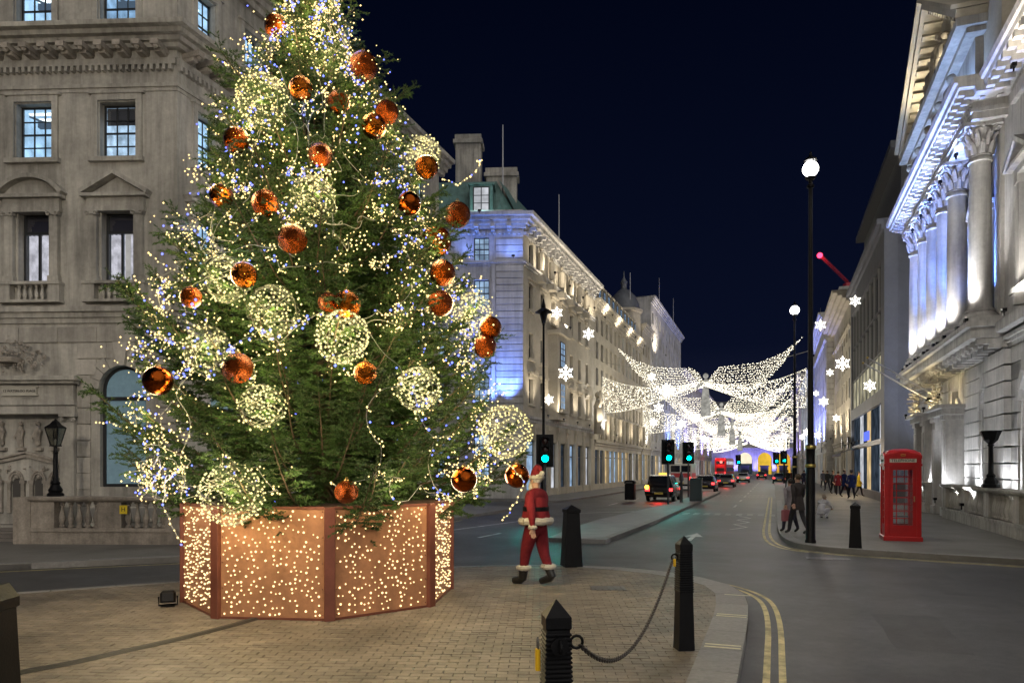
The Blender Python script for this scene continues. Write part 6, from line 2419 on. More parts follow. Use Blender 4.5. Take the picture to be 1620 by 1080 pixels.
ph = link('payphone', MB().bbox(-.16, .16, .2, .34, 1.0, 1.55, .02).box(-.12, -.06, .15, .2, 1.2, 1.45).box(-.22, .22, .2, .35, .6, .64).mesh('payphone', mat('payphone_grey', (.12, .12, .13), .4)), kb)

# ------------------------------------------------------------------ angel lights and light nets over the street
NETB = emit('net_bulb', (1.0, .92, .72), 3.3)
NETW = mat('net_wire', (.30, .29, .25), .5)
rd = random.Random(77)


def wing_pts(sgn, W_, rows=12, per=72):
    """rows of lights along a spread wing; local x sideways, z up"""
    out, lines = [], []
    topc = [(0, 0.2), (.05, .9), (.12, 1.5), (.3, 1.6), (.55, 1.75), (.8, 2.6), (1.0, 3.9)]
    botc = [(0, -.4), (.1, -.7), (.25, -1.15), (.42, -1.1), (.6, -.3), (.8, .9), (.99, 3.6)]

    def ev(c, s_):
        for (a, b), (d, e_) in zip(c[:-1], c[1:]):
            if a <= s_ <= d:
                f = (s_ - a) / (d - a)
                return b + (e_ - b) * f
        return c[-1][1]
    for r_ in range(rows):
        f = r_ / (rows - 1)
        ln = []
        smax = 1.0 - .42 * f ** 1.5
        for i in range(per):
            s_ = smax * i / (per - 1)
            z = ev(topc, s_) * (1 - f) + ev(botc, s_) * f
            z += .04 * math.sin(i * 1.7 + r_)
            p = Vector((sgn * (s_ * W_ + .25), .35 * math.sin(s_ * 2.2) - .3 * f, z))
            ln.append(p)
            if rd.random() < .93:
                out.append(p + Vector((rd.uniform(-.06, .06), rd.uniform(-.05, .05), rd.uniform(-.05, .05))))
        lines.append(ln)
    return out, lines


def net_pts(sgn, W_, n):
    out = []
    for i in range(n):
        s_ = rd.random() ** .8
        sag = -.35 - 1.75 * math.sin(s_ * PI * .55) * .62 + (s_ ** 2) * 1.9
        dep = .35 + 3.0 * s_ ** 1.3
        z = sag - dep * rd.random()
        out.append(Vector((sgn * (s_ * W_ + .3), rd.uniform(-.2, .2), z)))
    edge = []
    for k in (0, 1):
        ln = []
        for i in range(int(W_ * 9)):
            s_ = i / (W_ * 9 - 1)
            sag = -.35 - 1.75 * math.sin(s_ * PI * .55) * .62 + (s_ ** 2) * 1.9
            dep = .35 + 3.0 * s_ ** 1.3
            p = Vector((sgn * (s_ * W_ + .3), 0, sag - dep * k))
            ln.append(p)
            out.append(p)
        edge.append(ln)
    for i in range(34):
        out.append(edge[0][-1].lerp(edge[1][-1], i / 33))
    return out, edge


ANG = [(71, 1.0, 'nearest'), (92, 1.0, 'second'), (116, 1.0, 'third'), (142, 1.0, 'farthest')]
for k, (Y, s_, nm) in enumerate(ANG):
    ac = -6.3
    t_ = (Y + SV.x * ac) / SV.y
    zc = 1.95 + (740 - 606) / FPX * 71 - .0 if k == 0 else 9.6 - k * .35
    c = st(ac, t_, zc)
    root = empty('angel_light', c, R(-19.84), 'glowing angel with spread wings of white lights over the street, %s of four' % nm, 'light angel', 'angel lights over the street')
    allp, wires = [], MB()
    for sg in (-1, 1):
        p, ln = wing_pts(sg, 8.5)
        w = MB()
        for l in ln:
            w.tube(l[::3], .012, 3, False)
        w.build('wing_wires', NETW, root, kind='stuff')
        o = link('wing', bulbs_mesh('wing', p, .030 + .003 * k, .048 + .005 * k, NETB, k), root)
        o['kind'] = 'stuff'
    body = MB()
    body.tube([(0, 0, -3.2), (0, -.1, -2.2), (0, -.15, -1.2), (0, -.1, -.4), (0, 0, .15), (0, 0, .4)], [.5, .46, .36, .26, .32, .12], 12)
    body.ball((0, 0, .72), .26, 10, 7)
    body.tube([(-.3, -.1, 0), (-.8, -.3, -.4), (-.6, -.6, -.1)], [.13, .1, .07], 7)
    body.tube([(.3, -.1, 0), (.8, -.3, -.4), (.6, -.6, -.1)], [.13, .1, .07], 7)
    body.build('figure', emit('angel_gauze', (.75, .73, .66), .42, vary=.4, scale=2.5), root, smooth=True)
    nr = empty('light_net', c + Vector((0, 0, -.2)) - SV * 6.0, R(-19.84), 'swagged net of white lights hung across the street before the %s angel' % nm, 'light net', 'light nets over the street')
    for sg in (-1, 1):
        p, ed = net_pts(sg, 8.6, 1250 - 260 * k)
        w = MB()
        for l in ed:
            w.tube(l[::4], .014, 3, False)
        w.tube([ed[0][-1], ed[1][-1]], .02, 4)
        w.build('edge_wire', NETW, nr)
        o = link('net', bulbs_mesh('net', p, .021 + .003 * k, .037 + .005 * k, NETB, k + 5), nr)
        o['kind'] = 'stuff'
    w = MB()
    w.tube([(-9.3, 0, 2.0), (0, 0, -.3), (9.3, 0, 2.0)], .02, 4)
    w.build('hanger', NETW, nr)
    light('net_glow', 'POINT', (-4.5, 0, -1.2), 150, (1, .92, .74), nr, 2.2)
    light('net_glow', 'POINT', (4.5, 0, -1.2), 150, (1, .92, .74), nr, 2.2)
# two extra nets fill the gaps nearer the arches
for k, Y in enumerate((168, 190)):
    ac = -6.3
    c = st(ac, (Y + SV.x * ac) / SV.y, 9.0)
    nr = empty('light_net', c, R(-19.84), ('light net far up the street above the red bus', 'light net farthest up the street above the yellow arches')[k], 'light net', 'light nets over the street')
    for sg in (-1, 1):
        p, ed = net_pts(sg, 8.6, 420)
        o = link('net', bulbs_mesh('net', p, .05, .085, NETB, k + 15), nr)
        o['kind'] = 'stuff'

# snowflakes on wires along both sides
STARM = emit('snowflake_light', (1.0, .96, .86), 3.2)


def flake(r):
    mb = MB()
    for k in range(6):
        an = k * PI / 3 + PI / 6
        d = Vector((math.cos(an), 0, math.sin(an)))
        mb.tube([(0, 0, 0), d * r], [r * .13, r * .075], 6)
        for s_ in (-1, 1):
            d2 = Vector((math.cos(an + s_ * .9), 0, math.sin(an + s_ * .9)))
            mb.tube([d * r * .5, d * r * .5 + d2 * r * .32], [r * .085, r * .06], 5)
    mb.ball((0, 0, 0), r * .2, 8, 6)
    return mb.mesh('rays', STARM)


FLK = [(-12.5, 881, 495, 10, 'highest on the left, beside the lantern post'), (-12.5, 931, 528, 10, 'left, over the long office block'), (-12.5, 895, 590, 13, 'large, left, below the balcony'), (-12.5, 868, 632, 9, 'left, just right of the lantern post shaft'),
       (3.4, 1353, 476, 9, 'highest on the right, under the deep eaves'), (3.4, 1298, 514, 9, 'right, between the two tall lamps'), (3.4, 1333, 575, 12, 'large, in front of the blue lit building'), (3.4, 1376, 610, 10, 'right, before the dark glass grid'),
       (3.2, 1313, 589, 6, 'small, right of the near lamp shaft'), (3.0, 1303, 635, 8, 'right, low before the blue building'), (3.0, 1323, 661, 6, 'small, low right over the crowd'), (2.6, 1291, 622, 5, 'small, close to the near lamp shaft'),
       (2.6, 1276, 683, 6, 'small, low between the lamps'), (2.6, 1269, 691, 5, 'tiny, lowest between the lamps'), (2.8, 1294, 688, 6, 'small, low above the bright far lamp'), (-11, 1031, 596, 7, 'under the left angel wing'), (-11, 1054, 613, 8, 'second under the left angel wing'),
       (-11, 1042, 645, 9, 'large, on the net left of the angel'), (-10.5, 1034, 668, 7, 'left below the net edge'), (-10, 1078, 670, 8, 'below the net near the signals'), (-9.5, 1115, 695, 7, 'low over the red bus'), (-9.5, 1098, 700, 6, 'low left of the red bus')]
for k, (a, u, v, r, nm) in enumerate(FLK):
    Y = 1.0631 * FPX * a / (u - 1225)
    p = pp(u, v, Y)
    rr = r * Y / FPX
    root = empty('snowflake_light', p, R(-15), 'glowing white snowflake %s' % nm, 'snowflake light', 'snowflake lights along the street')
    link('rays', flake(rr), root)
    MB().tube([(0, 0, rr * .8), (0, 0, rr * 3)], .012, 4).build('hanger', NETW, root)
# ------------------------------------------------------------------ vehicles
TYRE = mat('tyre', (.012, .012, .012), .8)
RIM = mat('alloy', (.35, .35, .36), .3, metal=.9)
TAIL = emit('tail_light', (1.0, .03, .03), 6)
AMBER = emit('amber_light', (1.0, .45, .03), 9)
HEADL = emit('head_light', (1.0, .97, .9), 8)
PLATE_ = mat('number_plate', (.6, .5, .1), .5)


def loft(mb, secs):
    n = len(secs[0])
    v = [p for s_ in secs for p in s_]
    f = []
    for k in range(len(secs) - 1):
        for i in range(n):
            j = (i + 1) % n
            f.append((k * n + i, k * n + j, (k + 1) * n + j, (k + 1) * n + i))
    f.append(tuple(range(n - 1, -1, -1)))
    f.append(tuple(range((len(secs) - 1) * n, len(secs) * n)))
    mb.add(v, f)


def wheel(parent, x, y, r, w=.2):
    o = link('wheel', None, parent, (x, y, r))
    o.rotation_euler = (0, R(90), 0)
    MB().lathe([(r * .62, -w / 2), (r * .92, -w / 2), (r, -w / 3), (r, w / 3), (r * .92, w / 2), (r * .62, w / 2)], n=20).build('tyre', TYRE, o, smooth=True)
    mb = MB().lathe([(r * .6, -w * .4), (r * .62, -w * .52), (r * .5, -w * .5), (r * .12, -w * .42), (.02, -w * .42)], n=14).lathe([(r * .6, w * .4), (r * .62, w * .52), (r * .5, w * .5), (r * .12, w * .42), (.02, w * .42)], n=14)
    mb.build('rim', RIM, o, smooth=True)
    return o


def car(loc, rz, colr, label, tall=0.0, amber=False, heads=False, taxi=False):
    """a car pointing along +y"""
    root = empty('car', loc, rz, label, 'car', 'cars on the road')
    P_ = mat('car_paint_%0.3f_%0.3f' % (colr[0], colr[2]), colr, .22, metal=.3, spec=.6)
    W, L = .88, 2.15
    H0 = .95 + tall * .3
    secs = []
    for y, zt, zb, w in ((-L, .62, .42, .78), (-L + .06, .86, .32, .86), (-L + .3, H0, .26, W), (-.9, H0 + .02, .22, W), (.7, H0 - .0, .22, W), (1.2, H0 - .08, .22, W), (L - .25, H0 - .2, .25, W - .02), (L - .05, .62, .3, .8), (L, .5, .42, .74)):
        secs.append([(-w, y, zb + .12), (-w + .06, y, zb), (w - .06, y, zb), (w, y, zb + .12), (w, y, zt - .18), (w - .08, y, zt), (-w + .08, y, zt), (-w, y, zt - .18)])
    b = MB()
    loft(b, secs)
    b.build('body', P_, root, smooth=True)
    zr = 1.42 + tall
    cab = MB()
    cs = []
    for y, z, w in ((-L + .25, H0 - .03, .74), (-1.45 if not taxi else -1.85, zr - .05, .62), (-1.1, zr, .63), (.1, zr, .63), (.35, zr - .06, .62), (1.15, H0 - .06, .74)):
        cs.append((y, z, w))
    secs = [[(-.78, y, H0 - .06), (.78, y, H0 - .06), (w, y, z), (-w, y, z)] for y, z, w in cs]
    loft(cab, secs)
    cab.build('cabin', P_, root, smooth=True)
    # glass: rear screen, windscreen, side lights, each proud of the cabin
    y0, y1 = cs[0][0], cs[1][0]
    rw = MB().add([(-.6, y0 + (y1 - y0) * .22 - .012, H0 + (zr - H0) * .2), (.6, y0 + (y1 - y0) * .22 - .012, H0 + (zr - H0) * .2), (.55, y0 + (y1 - y0) * .9 - .012, zr - .1), (-.55, y0 + (y1 - y0) * .9 - .012, zr - .1)], [(0, 1, 2, 3)])
    rw.build('rear_window', DARKG, root)
    y0, y1 = cs[5][0], cs[4][0]
    MB().add([(-.66, y0 + (y1 - y0) * .15 + .012, H0 + (zr - H0) * .12), (.66, y0 + (y1 - y0) * .15 + .012, H0 + (zr - H0) * .12), (.56, y0 + (y1 - y0) * .9 + .012, zr - .1), (-.56, y0 + (y1 - y0) * .9 + .012, zr - .1)], [(3, 2, 1, 0)]).build('windscreen', DARKG, root)
    for s_ in (-1, 1):
        for ya, yb in ((-1.25, -.42), (-.34, .5)):
            x0, x1 = s_ * .772, s_ * .662
            MB().add([(x0, ya - .1, H0 + .05), (x0, yb + .12, H0 + .05), (x1, yb - .12, zr - .1), (x1, ya, zr - .1)], [(0, 1, 2, 3)]).build('side_window', DARKG, root)
        tl_ = MB().bbox(s_ * .7 - .13, s_ * .7 + .13, -L - .02, -L + .14, .66, .82, .02).build('tail_light', TAIL if not heads else mat('dark_red_lens', (.1, .005, .005), .2), root)
        MB().bbox(s_ * .64 - .14, s_ * .64 + .14, L - .12, L + .0, .56, .7, .03).build('headlight', HEADL if heads else mat('headlight_glass', (.4, .4, .4), .1), root)
        for y in (-1.3, 1.35):
            wheel(root, s_ * .78, y, .32)
        MB().bbox(s_ * .98 - .09, s_ * .98 + .09, .62, .72, H0, H0 + .13, .02).build('mirror', P_, root)
    MB().box(-.26, .26, -L - .012, -L + .02, .46, .57).build('number_plate', PLATE_, root)
    MB().bbox(-.8, .8, -L - .05, -L + .15, .3, .44, .03).build('rear_bumper', BLACKM, root)
    if amber:
        MB().ball((-.72, -L - .03, .9), .13, 8, 6).build('indicator', AMBER, root)
    if taxi:
        MB().bbox(-.25, .25, -.5, -.38, zr, zr + .14, .02).build('roof_sign', emit('taxi_sign', (1.0, .6, .1), 1.5), root)
    if not heads:
        light('tail_glow', 'SPOT', (0, -L - .05, .72), 25, (1, .05, .03), root, .3, 150, .5, (0, -8, -.5))
    return root


def on_road(u, v):
    p = gp(u, v, ROADZ)
    return Vector((p.x, p.y, ROADZ))


hd = -R(19.84)
car(on_road(1050, 791), hd, (.01, .01, .012), 'black cab with an amber indicator waiting left of the signals', .22, True, taxi=True)
car(on_road(1118, 777), hd, (.03, .03, .04), 'dark car with red tail lights behind the traffic island')
car(on_road(1150, 770), hd, (.12, .12, .13), 'grey car with red tail lights under the angel lights')
car(on_road(1133, 768), hd, (.02, .02, .05), 'navy car in the outer lane behind the white van')
car(on_road(1176, 763), hd, (.3, .3, .3), 'silver car braking near the red bus')
car(on_road(1205, 757), hd, (.04, .04, .05), 'distant dark car before the yellow arches')
car(on_road(1233, 764), hd, (.02, .03, .07), 'dark blue car far up beside the right kerb')


def van(loc, rz, label):
    root = empty('van', loc, rz, label, 'van')
    WP = mat('white_van_paint', (.55, .55, .52), .35)
    b = MB()
    b.bbox(-1.0, 1.0, -2.7, 1.3, .45, 2.55, .08)
    b.build('box_body', WP, root)
    c = MB()
    loft(c, [[(-.98, y, .4), (.98, y, .4), (w, y, z), (-w, y, z)] for y, z, w in ((1.28, 2.3, .85), (1.7, 2.2, .85), (2.2, 1.3, .92), (2.75, 1.05, .9))])
    c.build('cab', WP, root, smooth=True)
    MB().box(-1.006, -1.0, -2.5, 1.1, 1.2, 1.6).box(1.0, 1.006, -2.5, 1.1, 1.2, 1.6).box(-.9, .9, -2.706, -2.7, 1.2, 1.6).build('red_stripe', mat('red_vinyl', (.45, .04, .05), .5), root)
    for s_ in (-1, 1):
        MB().box(s_ * .48 - .42, s_ * .48 + .42, -2.706, -2.7, 1.7, 2.3).build('rear_window', DARKG, root)
        MB().bbox(s_ * .88 - .07, s_ * .88 + .07, -2.73, -2.68, .9, 1.25, .02).build('tail_light', TAIL, root)
        for y in (-1.7, 1.9):
            wheel(root, s_ * .9, y, .36)
    MB().box(-.3, .3, -2.72, -2.7, .62, .74).build('number_plate', PLATE_, root)
    MB().box(-.95, .95, -2.8, -2.7, .42, .58).build('rear_bumper', BLACKM, root)
    return root


van(on_road(1082, 774), hd, 'white van with a red stripe beyond the first signal')


def bus(loc, rz, label):
    root = empty('bus', loc, rz, label, 'bus')
    RP = mat('bus_red', (.5, .015, .015), .3)
    b = MB()
    loft(b, [[(-w, y, .35), (w, y, .35), (w, y, 3.9), (w - .2, y, 4.3), (-w + .2, y, 4.3), (-w, y, 3.9)] for y, w in ((-5.2, 1.15), (-5.0, 1.26), (5.0, 1.26), (5.2, 1.2))])
    b.build('body', RP, root)
    for s_ in (-1, 1):
        for z0, z1 in ((1.3, 2.2), (2.85, 3.6)):
            for k in range(7):
                y = -4.6 + k * 1.35
                MB().box(s_ * 1.262 - .004, s_ * 1.262 + .004, y, y + 1.2, z0, z1).build('side_window', LITW if z0 > 2 else DIMB, root)
        MB().bbox(s_ * .98 - .1, s_ * .98 + .1, -5.24, -5.18, .9, 1.2, .02).build('tail_light', TAIL, root)
        MB().ball((s_ * .95, -5.2, 4.05), .1, 8, 6).build('marker_light', TAIL, root)
        for y in (-3.2, 3.4):
            wheel(root, s_ * 1.08, y, .48, .28)
    MB().box(-.9, .9, -5.215, -5.2, 2.9, 3.6).build('rear_window', DARKG, root)
    MB().box(-.8, .8, -5.215, -5.2, 1.35, 2.1).build('engine_panel', mat('black_grille', (.015, .015, .015), .5), root)
    MB().box(-.3, .3, -5.225, -5.21, .5, .65).build('number_plate', PLATE_, root)
    light('cabin_glow', 'POINT', (0, -6.2, 3.4), 40, (1, .2, .15), root, .3)
    return root


bus(on_road(1146, 754.5), hd - R(6), 'red double decker bus far up the left lane')

# ------------------------------------------------------------------ people
SKIN = mat('skin', (.42, .25, .18), .55)


def skin_body(name, joints, edges, mats_lab, default):
    """joints: name -> (pos, rx, ry); edges with labels; grown as one surface"""
    me = bpy.data.meshes.new(name)
    keys = list(joints)
    me.from_pydata([joints[k][0] for k in keys], [(keys.index(a), keys.index(b)) for a, b, _ in edges], [])
    o = bpy.data.objects.new(name, me)
    COL.objects.link(o)
    o.modifiers.new('skin', 'SKIN')
    if not me.skin_vertices:
        bpy.context.view_layer.objects.active = o
    sv = me.skin_vertices[0].data
    for i, k in enumerate(keys):
        sv[i].radius = (joints[k][1], joints[k][2])
        sv[i].use_root = (k == 'pelvis')
    o.modifiers['skin'].use_smooth_shade = True
    o.modifiers.new('sub', 'SUBSURF').levels = 2
    o.modifiers['sub'].render_levels = 2
    bpy.context.view_layer.update()
    dg = bpy.context.evaluated_depsgraph_get()
    out = bpy.data.meshes.new_from_object(o.evaluated_get(dg))
    bpy.data.objects.remove(o)
    labs = list(mats_lab)
    out.materials.clear()
    for l in labs:
        out.materials.append(mats_lab[l])
    segs = [(Vector(joints[a][0]), Vector(joints[b][0]), labs.index(l)) for a, b, l in edges]
    for p in out.polygons:
        c = p.center
        best, bl = 1e9, 0
        for a, b, l in segs:
            d = b - a
            t = max(0, min(1, (c - a).dot(d) / max(1e-9, d.length_squared)))
            q = (a + d * t - c).length
            if q < best:
                best, bl = q, l
        p.material_index = bl
        p.use_smooth = True
    return out


def hand_mesh():
    mb = MB()
    mb.ball((0, 0, -.045), .05, 9, 6, (.42, .85, 1.0))
    for k, (y, ln) in enumerate(((-.032, .068), (-.011, .078), (.011, .074), (.031, .058))):
        mb.tube([(0, y, -.075), (.006, y * 1.05, -.075 - ln * .5), (.022, y * 1.05, -.075 - ln)], [.011, .010, .007], 6)
    mb.tube([(0, -.035, -.03), (.012, -.062, -.062), (.02, -.066, -.088)], [.013, .012, .008], 6)
    return mb


def cloth(c):
    return mat('cloth_%.3f_%.3f_%.3f' % c, c, .9, bump=.7, bscale=11, var=.2, vscale=9, spec=.2)


def person(loc, rz, coat, trou, label, h=1.74, step=.2, arm=.2, hair=(.03, .02, .015), bag=False, crouch=False, skirt=True, shoes=(.015, .015, .015), group='pedestrians', hatc=None, bulk=1.0):
    """faces -y; grown from one skeleton"""
    k = h / 1.75
    root = empty('person', loc, rz, label, 'person', group)
    cm = cloth(coat)
    tm_ = cloth(trou)
    sh = mat('shoe_%.3f' % shoes[0], shoes, .5)
    hm = mat('hair_%.3f' % hair[0], hair, .7)
    if not crouch:
        J = {'pelvis': ((0, 0, .95), .15, .115), 'waist': ((0, 0, 1.1), .14, .105), 'chest': ((0, .01, 1.3), .165, .12), 'upper': ((0, .01, 1.42), .13, .1), 'neck': ((0, 0, 1.51), .055, .058),
             'jaw': ((0, -.015, 1.575), .068, .08), 'head': ((0, -.005, 1.655), .078, .095), 'crown': ((0, .005, 1.72), .055, .065)}
        for s_, n_ in ((-1, 'l'), (1, 'r')):
            sw = step * s_
            J['sh' + n_] = ((s_ * .185, .01, 1.415), .07, .075)
            J['el' + n_] = ((s_ * .245, .03 + arm * s_ * .4, 1.14), .052, .055)
            J['wr' + n_] = ((s_ * .255, -.05 + arm * s_ * .9, .91), .036, .04)
            J['hip' + n_] = ((s_ * .09, 0, .9), .105, .11)
            J['kn' + n_] = ((s_ * .10, -sw * .55 - .03, .50), .068, .075)
            J['an' + n_] = ((s_ * .10, -sw + .05 * (1 if sw < 0 else 0), .10 + (.05 if sw < 0 else 0)), .046, .05)
            J['to' + n_] = ((s_ * .115, -sw - .15, .045), .042, .032)
    else:
        J = {'pelvis': ((0, .12, .30), .16, .14), 'waist': ((0, .06, .45), .15, .12), 'chest': ((0, -.05, .62), .165, .13), 'upper': ((0, -.1, .72), .13, .1), 'neck': ((0, -.13, .79), .055, .058),
             'jaw': ((0, -.17, .83), .068, .08), 'head': ((0, -.17, .91), .078, .095), 'crown': ((0, -.16, .975), .055, .065)}
        for s_, n_ in ((-1, 'l'), (1, 'r')):
            J['sh' + n_] = ((s_ * .185, -.09, .70), .07, .075)
            J['el' + n_] = ((s_ * .25, -.28, .52), .052, .055)
            J['wr' + n_] = ((s_ * .16, -.42, .42), .036, .04)
            J['hip' + n_] = ((s_ * .1, .08, .28), .11, .115)
            J['kn' + n_] = ((s_ * .15, -.28, .42), .07, .075)
            J['an' + n_] = ((s_ * .13, -.08, .08), .046, .05)
            J['to' + n_] = ((s_ * .14, -.24, .04), .042, .032)
    E = [('pelvis', 'waist', 'coat'), ('waist', 'chest', 'coat'), ('chest', 'upper', 'coat'), ('upper', 'neck', 'coat'), ('neck', 'jaw', 'skin'), ('jaw', 'head', 'skin'), ('head', 'crown', 'hair')]
    for n_ in 'lr':
        E += [('upper', 'sh' + n_, 'coat'), ('sh' + n_, 'el' + n_, 'coat'), ('el' + n_, 'wr' + n_, 'coat'), ('pelvis', 'hip' + n_, 'trousers'), ('hip' + n_, 'kn' + n_, 'trousers'), ('kn' + n_, 'an' + n_, 'trousers'), ('an' + n_, 'to' + n_, 'shoes')]
    J = {q: (p, rx * (bulk if q[:2] in ('hi', 'kn', 'el', 'sh') else 1), ry * (bulk if q[:2] in ('hi', 'kn', 'el', 'sh') else 1)) for q, (p, rx, ry) in J.items()}
    J = {q: (tuple(c * k for c in p), rx * k, ry * k) for q, (p, rx, ry) in J.items()}
    body = skin_body('body', J, E, {'coat': cm, 'trousers': tm_, 'skin': SKIN, 'hair': hm, 'shoes': sh}, 'coat')
    link('body', body, root)
    hp = Vector(J['head'][0])
    hr = MB()
    hr.ball(hp + Vector((0, .022, .028)) * k, .098 * k, 12, 8, (.92, 1.0, 1.02))
    link('hair', hr.mesh('hair', hm, 'all'), root)
    fc = MB()
    for s_ in (-1, 1):
        fc.ball(hp + Vector((s_ * .032, -.09, -.005)) * k, .011 * k, 7, 5)
    fc.tube([hp + Vector((-.025, -.085, -.085)) * k, hp + Vector((0, -.093, -.088)) * k, hp + Vector((.025, -.085, -.085)) * k], .006 * k, 5)
    link('eyes_and_mouth', fc.mesh('eyes_and_mouth', mat('face_dark', (.05, .02, .02), .5)), root)
    ns = MB()
    ns.tube([hp + Vector((0, -.088, .0)) * k, hp + Vector((0, -.112, -.04)) * k, hp + Vector((0, -.09, -.052)) * k], [.008 * k, .015 * k, .008 * k], 6)
    for s_ in (-1, 1):
        ns.ball(hp + Vector((s_ * .084, .005, -.02)) * k, .026 * k, 7, 5, (.35, .7, 1.1))
    link('nose_and_ears', ns.mesh('nose_and_ears', SKIN, 'all'), root)
    for s_, n_ in ((-1, 'l'), (1, 'r')):
        w, e_ = Vector(J['wr' + n_][0]), Vector(J['el' + n_][0])
        d = (w - e_).normalized()
        me = hand_mesh().mesh('hand', SKIN, True)
        o = link('hand', me, root, w, 0, (k * s_ * -1, k, k) if False else (k, k, k))
        o.rotation_euler = (-d).to_track_quat('Z', 'X').to_euler()
    if skirt and not crouch:
        c = MB()
        rows_ = []
        for z, rx, ry in ((.72, .225, .18), (.85, .205, .165), (.98, .18, .145), (1.1, .165, .13)):
            rows_.append([(rx * k * math.cos(a) * (1 + .04 * math.sin(a * 5)), ry * k * math.sin(a), z * k) for a in np.linspace(0, 2 * PI, 19)[:-1]])
        v = [p for r_ in rows_ for p in r_]
        f = [(q * 18 + i, q * 18 + (i + 1) % 18, (q + 1) * 18 + (i + 1) % 18, (q + 1) * 18 + i) for q in range(3) for i in range(18)]
        c.add(v, f)
        link('coat_hem', c.mesh('coat_hem', cm, 'all'), root)
    if bag:
        w = Vector(J['wrr'][0])
        MB().bbox(w.x - .14, w.x + .14, w.y - .05, w.y + .05, w.z - .48, w.z - .14, .02).tube([(w.x - .08, w.y, w.z - .14), (w.x - .03, w.y, w.z - .03), (w.x + .03, w.y, w.z - .03), (w.x + .08, w.y, w.z - .14)], .006, 5).build('bag', mat('bag_%.2f' % coat[0], (.3, .1, .12), .6), root)
    if hatc:
        MB().lathe([(.104 * k, 0), (.106 * k, .05 * k), (.085 * k, .11 * k), (.03 * k, .135 * k)], n=12).build('hat', mat('hat_%.2f' % hatc[0], hatc, .9), root, hp + Vector((0, .02, .035)) * k, smooth=True)
    return root, J, k


# the man dressed as Father Christmas, walking away to the left
sp = gp(848, 925)
red, furm = (.16, .014, .02), mat('white_fur', (.46, .43, .38), .95, var=.12, vscale=30, bump=.8, bscale=90)
sr, SJ, sk = person(sp, R(228), red, (.13, .012, .018), 'person in a red coat and hat trimmed with white fur walking on the paving', 1.86, .19, .22, (.5, .48, .45), skirt=False, group=None, shoes=(.012, .012, .014), bulk=1.28)
SM = mat('cloth_%.3f_%.3f_%.3f' % red, red, .85)
rows_ = []
for z, rx, ry in ((1.0, .27, .225), (1.06, .262, .22), (1.16, .235, .2), (1.28, .21, .18), (1.38, .2, .15)):
    rows_.append([(rx * math.cos(a) * (1 + .03 * math.sin(a * 6)), ry * math.sin(a), z * sk) for a in np.linspace(0, 2 * PI, 25)[:-1]])
cmb = MB().add([p for r_ in rows_ for p in r_], [(q * 24 + i, q * 24 + (i + 1) % 24, (q + 1) * 24 + (i + 1) % 24, (q + 1) * 24 + i) for q in range(4) for i in range(24)])
link('coat', cmb.mesh('coat', SM, 'all'), sr)


def fur_ring(rx, ry, z, th, n=30, c=(0, 0)):
    return MB().tube([(c[0] + rx * math.cos(a), c[1] + ry * math.sin(a), z + .008 * math.sin(a * 9)) for a in np.linspace(0, 2 * PI, n)], th, 8, False)


fur_ring(.268, .222, 1.07, .062).build('fur_hem', furm, sr, smooth=True)
MB().lathe([(.238, 1.24), (.242, 1.25), (.242, 1.3), (.238, 1.31)], n=24, caps=False).build('belt', BLACKM, sr).scale = (1, .86, 1)
for n_ in 'lr':
    a_, b_ = Vector(SJ['an' + n_][0]), Vector(SJ['kn' + n_][0])
    p = a_.lerp(b_, .42)
    fur_ring(.085, .09, p.z, .045, 18, (p.x, p.y)).build('fur_cuff', furm, sr, smooth=True)
    d = (b_ - a_)
    MB().tube([Vector(SJ['to' + n_][0]) + Vector((0, -.03, .01)), a_ + Vector((0, -.05, -.03)), a_, a_.lerp(b_, .4)], [.055, .07, .072, .08], 10).build('boot', mat('black_boot', (.012, .012, .013), .35), sr, smooth=True)
    w = Vector(SJ['wr' + n_][0])
    fur_ring(.05, .05, w.z + .02, .03, 16, (w.x, w.y)).build('sleeve_trim', furm, sr, smooth=True)
hp = Vector(SJ['head'][0])
fur_ring(.098, .112, hp.z + .035, .035, 24, (hp.x, hp.y + .01)).build('hat_trim', furm, sr, smooth=True)
MB().tube([hp + Vector((0, .01, .04)), hp + Vector((0, .02, .13)), hp + Vector((.03, .07, .2)), hp + Vector((.07, .15, .19)), hp + Vector((.09, .2, .12))], [.105, .09, .06, .035, .018], 12).build('hat', SM, sr, smooth=True)
MB().ball(hp + Vector((.09, .21, .1)), .045, 10, 7).build('pompom', furm, sr)
bd = MB().ball(hp + Vector((0, -.075, -.13)), .085, 10, 7, (1, .6, 1.3))
bd.build('beard', furm, sr, smooth='all')

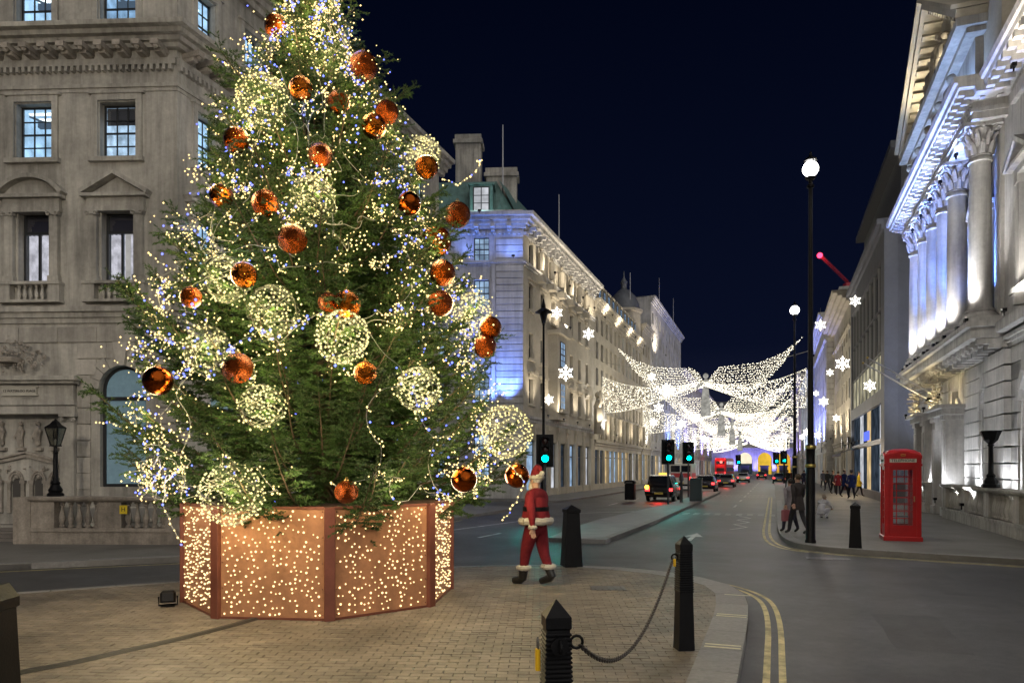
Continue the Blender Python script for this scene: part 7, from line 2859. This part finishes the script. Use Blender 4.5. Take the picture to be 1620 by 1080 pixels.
# pedestrians on the right pavement
PED = [(1262, 845, R(200), (.035, .03, .03), (.03, .03, .035), 'person in a dark coat walking at the kerb left of the near lamp post', 1.76, .25, False, None),
       (1250, 842, R(195), (.22, .2, .22), (.04, .04, .06), 'person in a pale grey jacket at the kerb edge holding a bag', 1.62, .22, True, None),
       (1318, 781, R(20), (.02, .02, .025), (.02, .02, .02), 'person in black standing left in the crowd under the snowflakes', 1.75, .1, False, None),
       (1326, 783, R(160), (.12, .012, .02), (.02, .02, .03), 'person in a dark red jacket in the crowd', 1.7, .15, False, None),
       (1336, 786, R(30), (.015, .025, .09), (.02, .02, .03), 'person in a navy jacket in the crowd', 1.82, .2, True, None),
       (1347, 789, R(170), (.02, .03, .1), (.015, .015, .02), 'person in a blue coat walking before the awning', 1.78, .25, False, (.05, .05, .06)),
       (1359, 785, R(60), (.45, .32, .02), (.03, .03, .03), 'person in a mustard yellow jacket by the awning', 1.7, .2, False, None),
       (1370, 782, R(200), (.06, .045, .02), (.03, .03, .03), 'person in a brown coat left of the phone box', 1.74, .15, True, None),
       (1381, 780, R(10), (.02, .02, .02), (.02, .02, .02), 'person in a black coat just behind the phone box', 1.8, .1, False, (.2, .03, .03)),
       (1392, 784, R(150), (.05, .05, .055), (.02, .02, .03), 'person in a charcoal coat touching the phone box outline', 1.66, .2, False, None),
       (1309, 776, R(190), (.03, .03, .03), (.03, .03, .05), 'distant person in dark clothes right of the near lamp', 1.72, .2, False, None),
       (1302, 772, R(0), (.1, .1, .12), (.02, .02, .02), 'distant person in a grey coat beside the near lamp shaft', 1.7, .2, False, None),
       (1246, 771, R(180), (.02, .02, .02), (.02, .02, .02), 'distant person in black at the kerb by the second lamp', 1.75, .2, False, None),
       (1253, 768, R(0), (.06, .02, .02), (.02, .02, .02), 'distant person in maroon at the kerb by the second lamp', 1.7, .2, False, None),
       (1272, 774, R(170), (.02, .02, .04), (.02, .02, .02), 'distant person in dark blue between the two lamp posts', 1.75, .2, False, None)]
for u, v, rz, coat, trou, lb, h, stp, bag, hat in PED:
    person(gp(u, v), rz, coat, trou, lb, h, stp, .2, (.02, .015, .01) if h < 1.72 else (.06, .04, .02), bag, hatc=hat)
person(gp(1300, 820), R(120), (.55, .55, .58), (.5, .5, .55), 'person in white crouching on the pavement right behind the near lamp post', 1.6, 0, 0, (.3, .25, .2), crouch=True)

# prototypes are not part of the place
def drop(o):
    for c in list(o.children):
        drop(c)
    bpy.data.objects.remove(o)


for o in PROTOS:
    drop(o)
for m in bpy.data.meshes:
    if m.users == 0:
        bpy.data.meshes.remove(m)
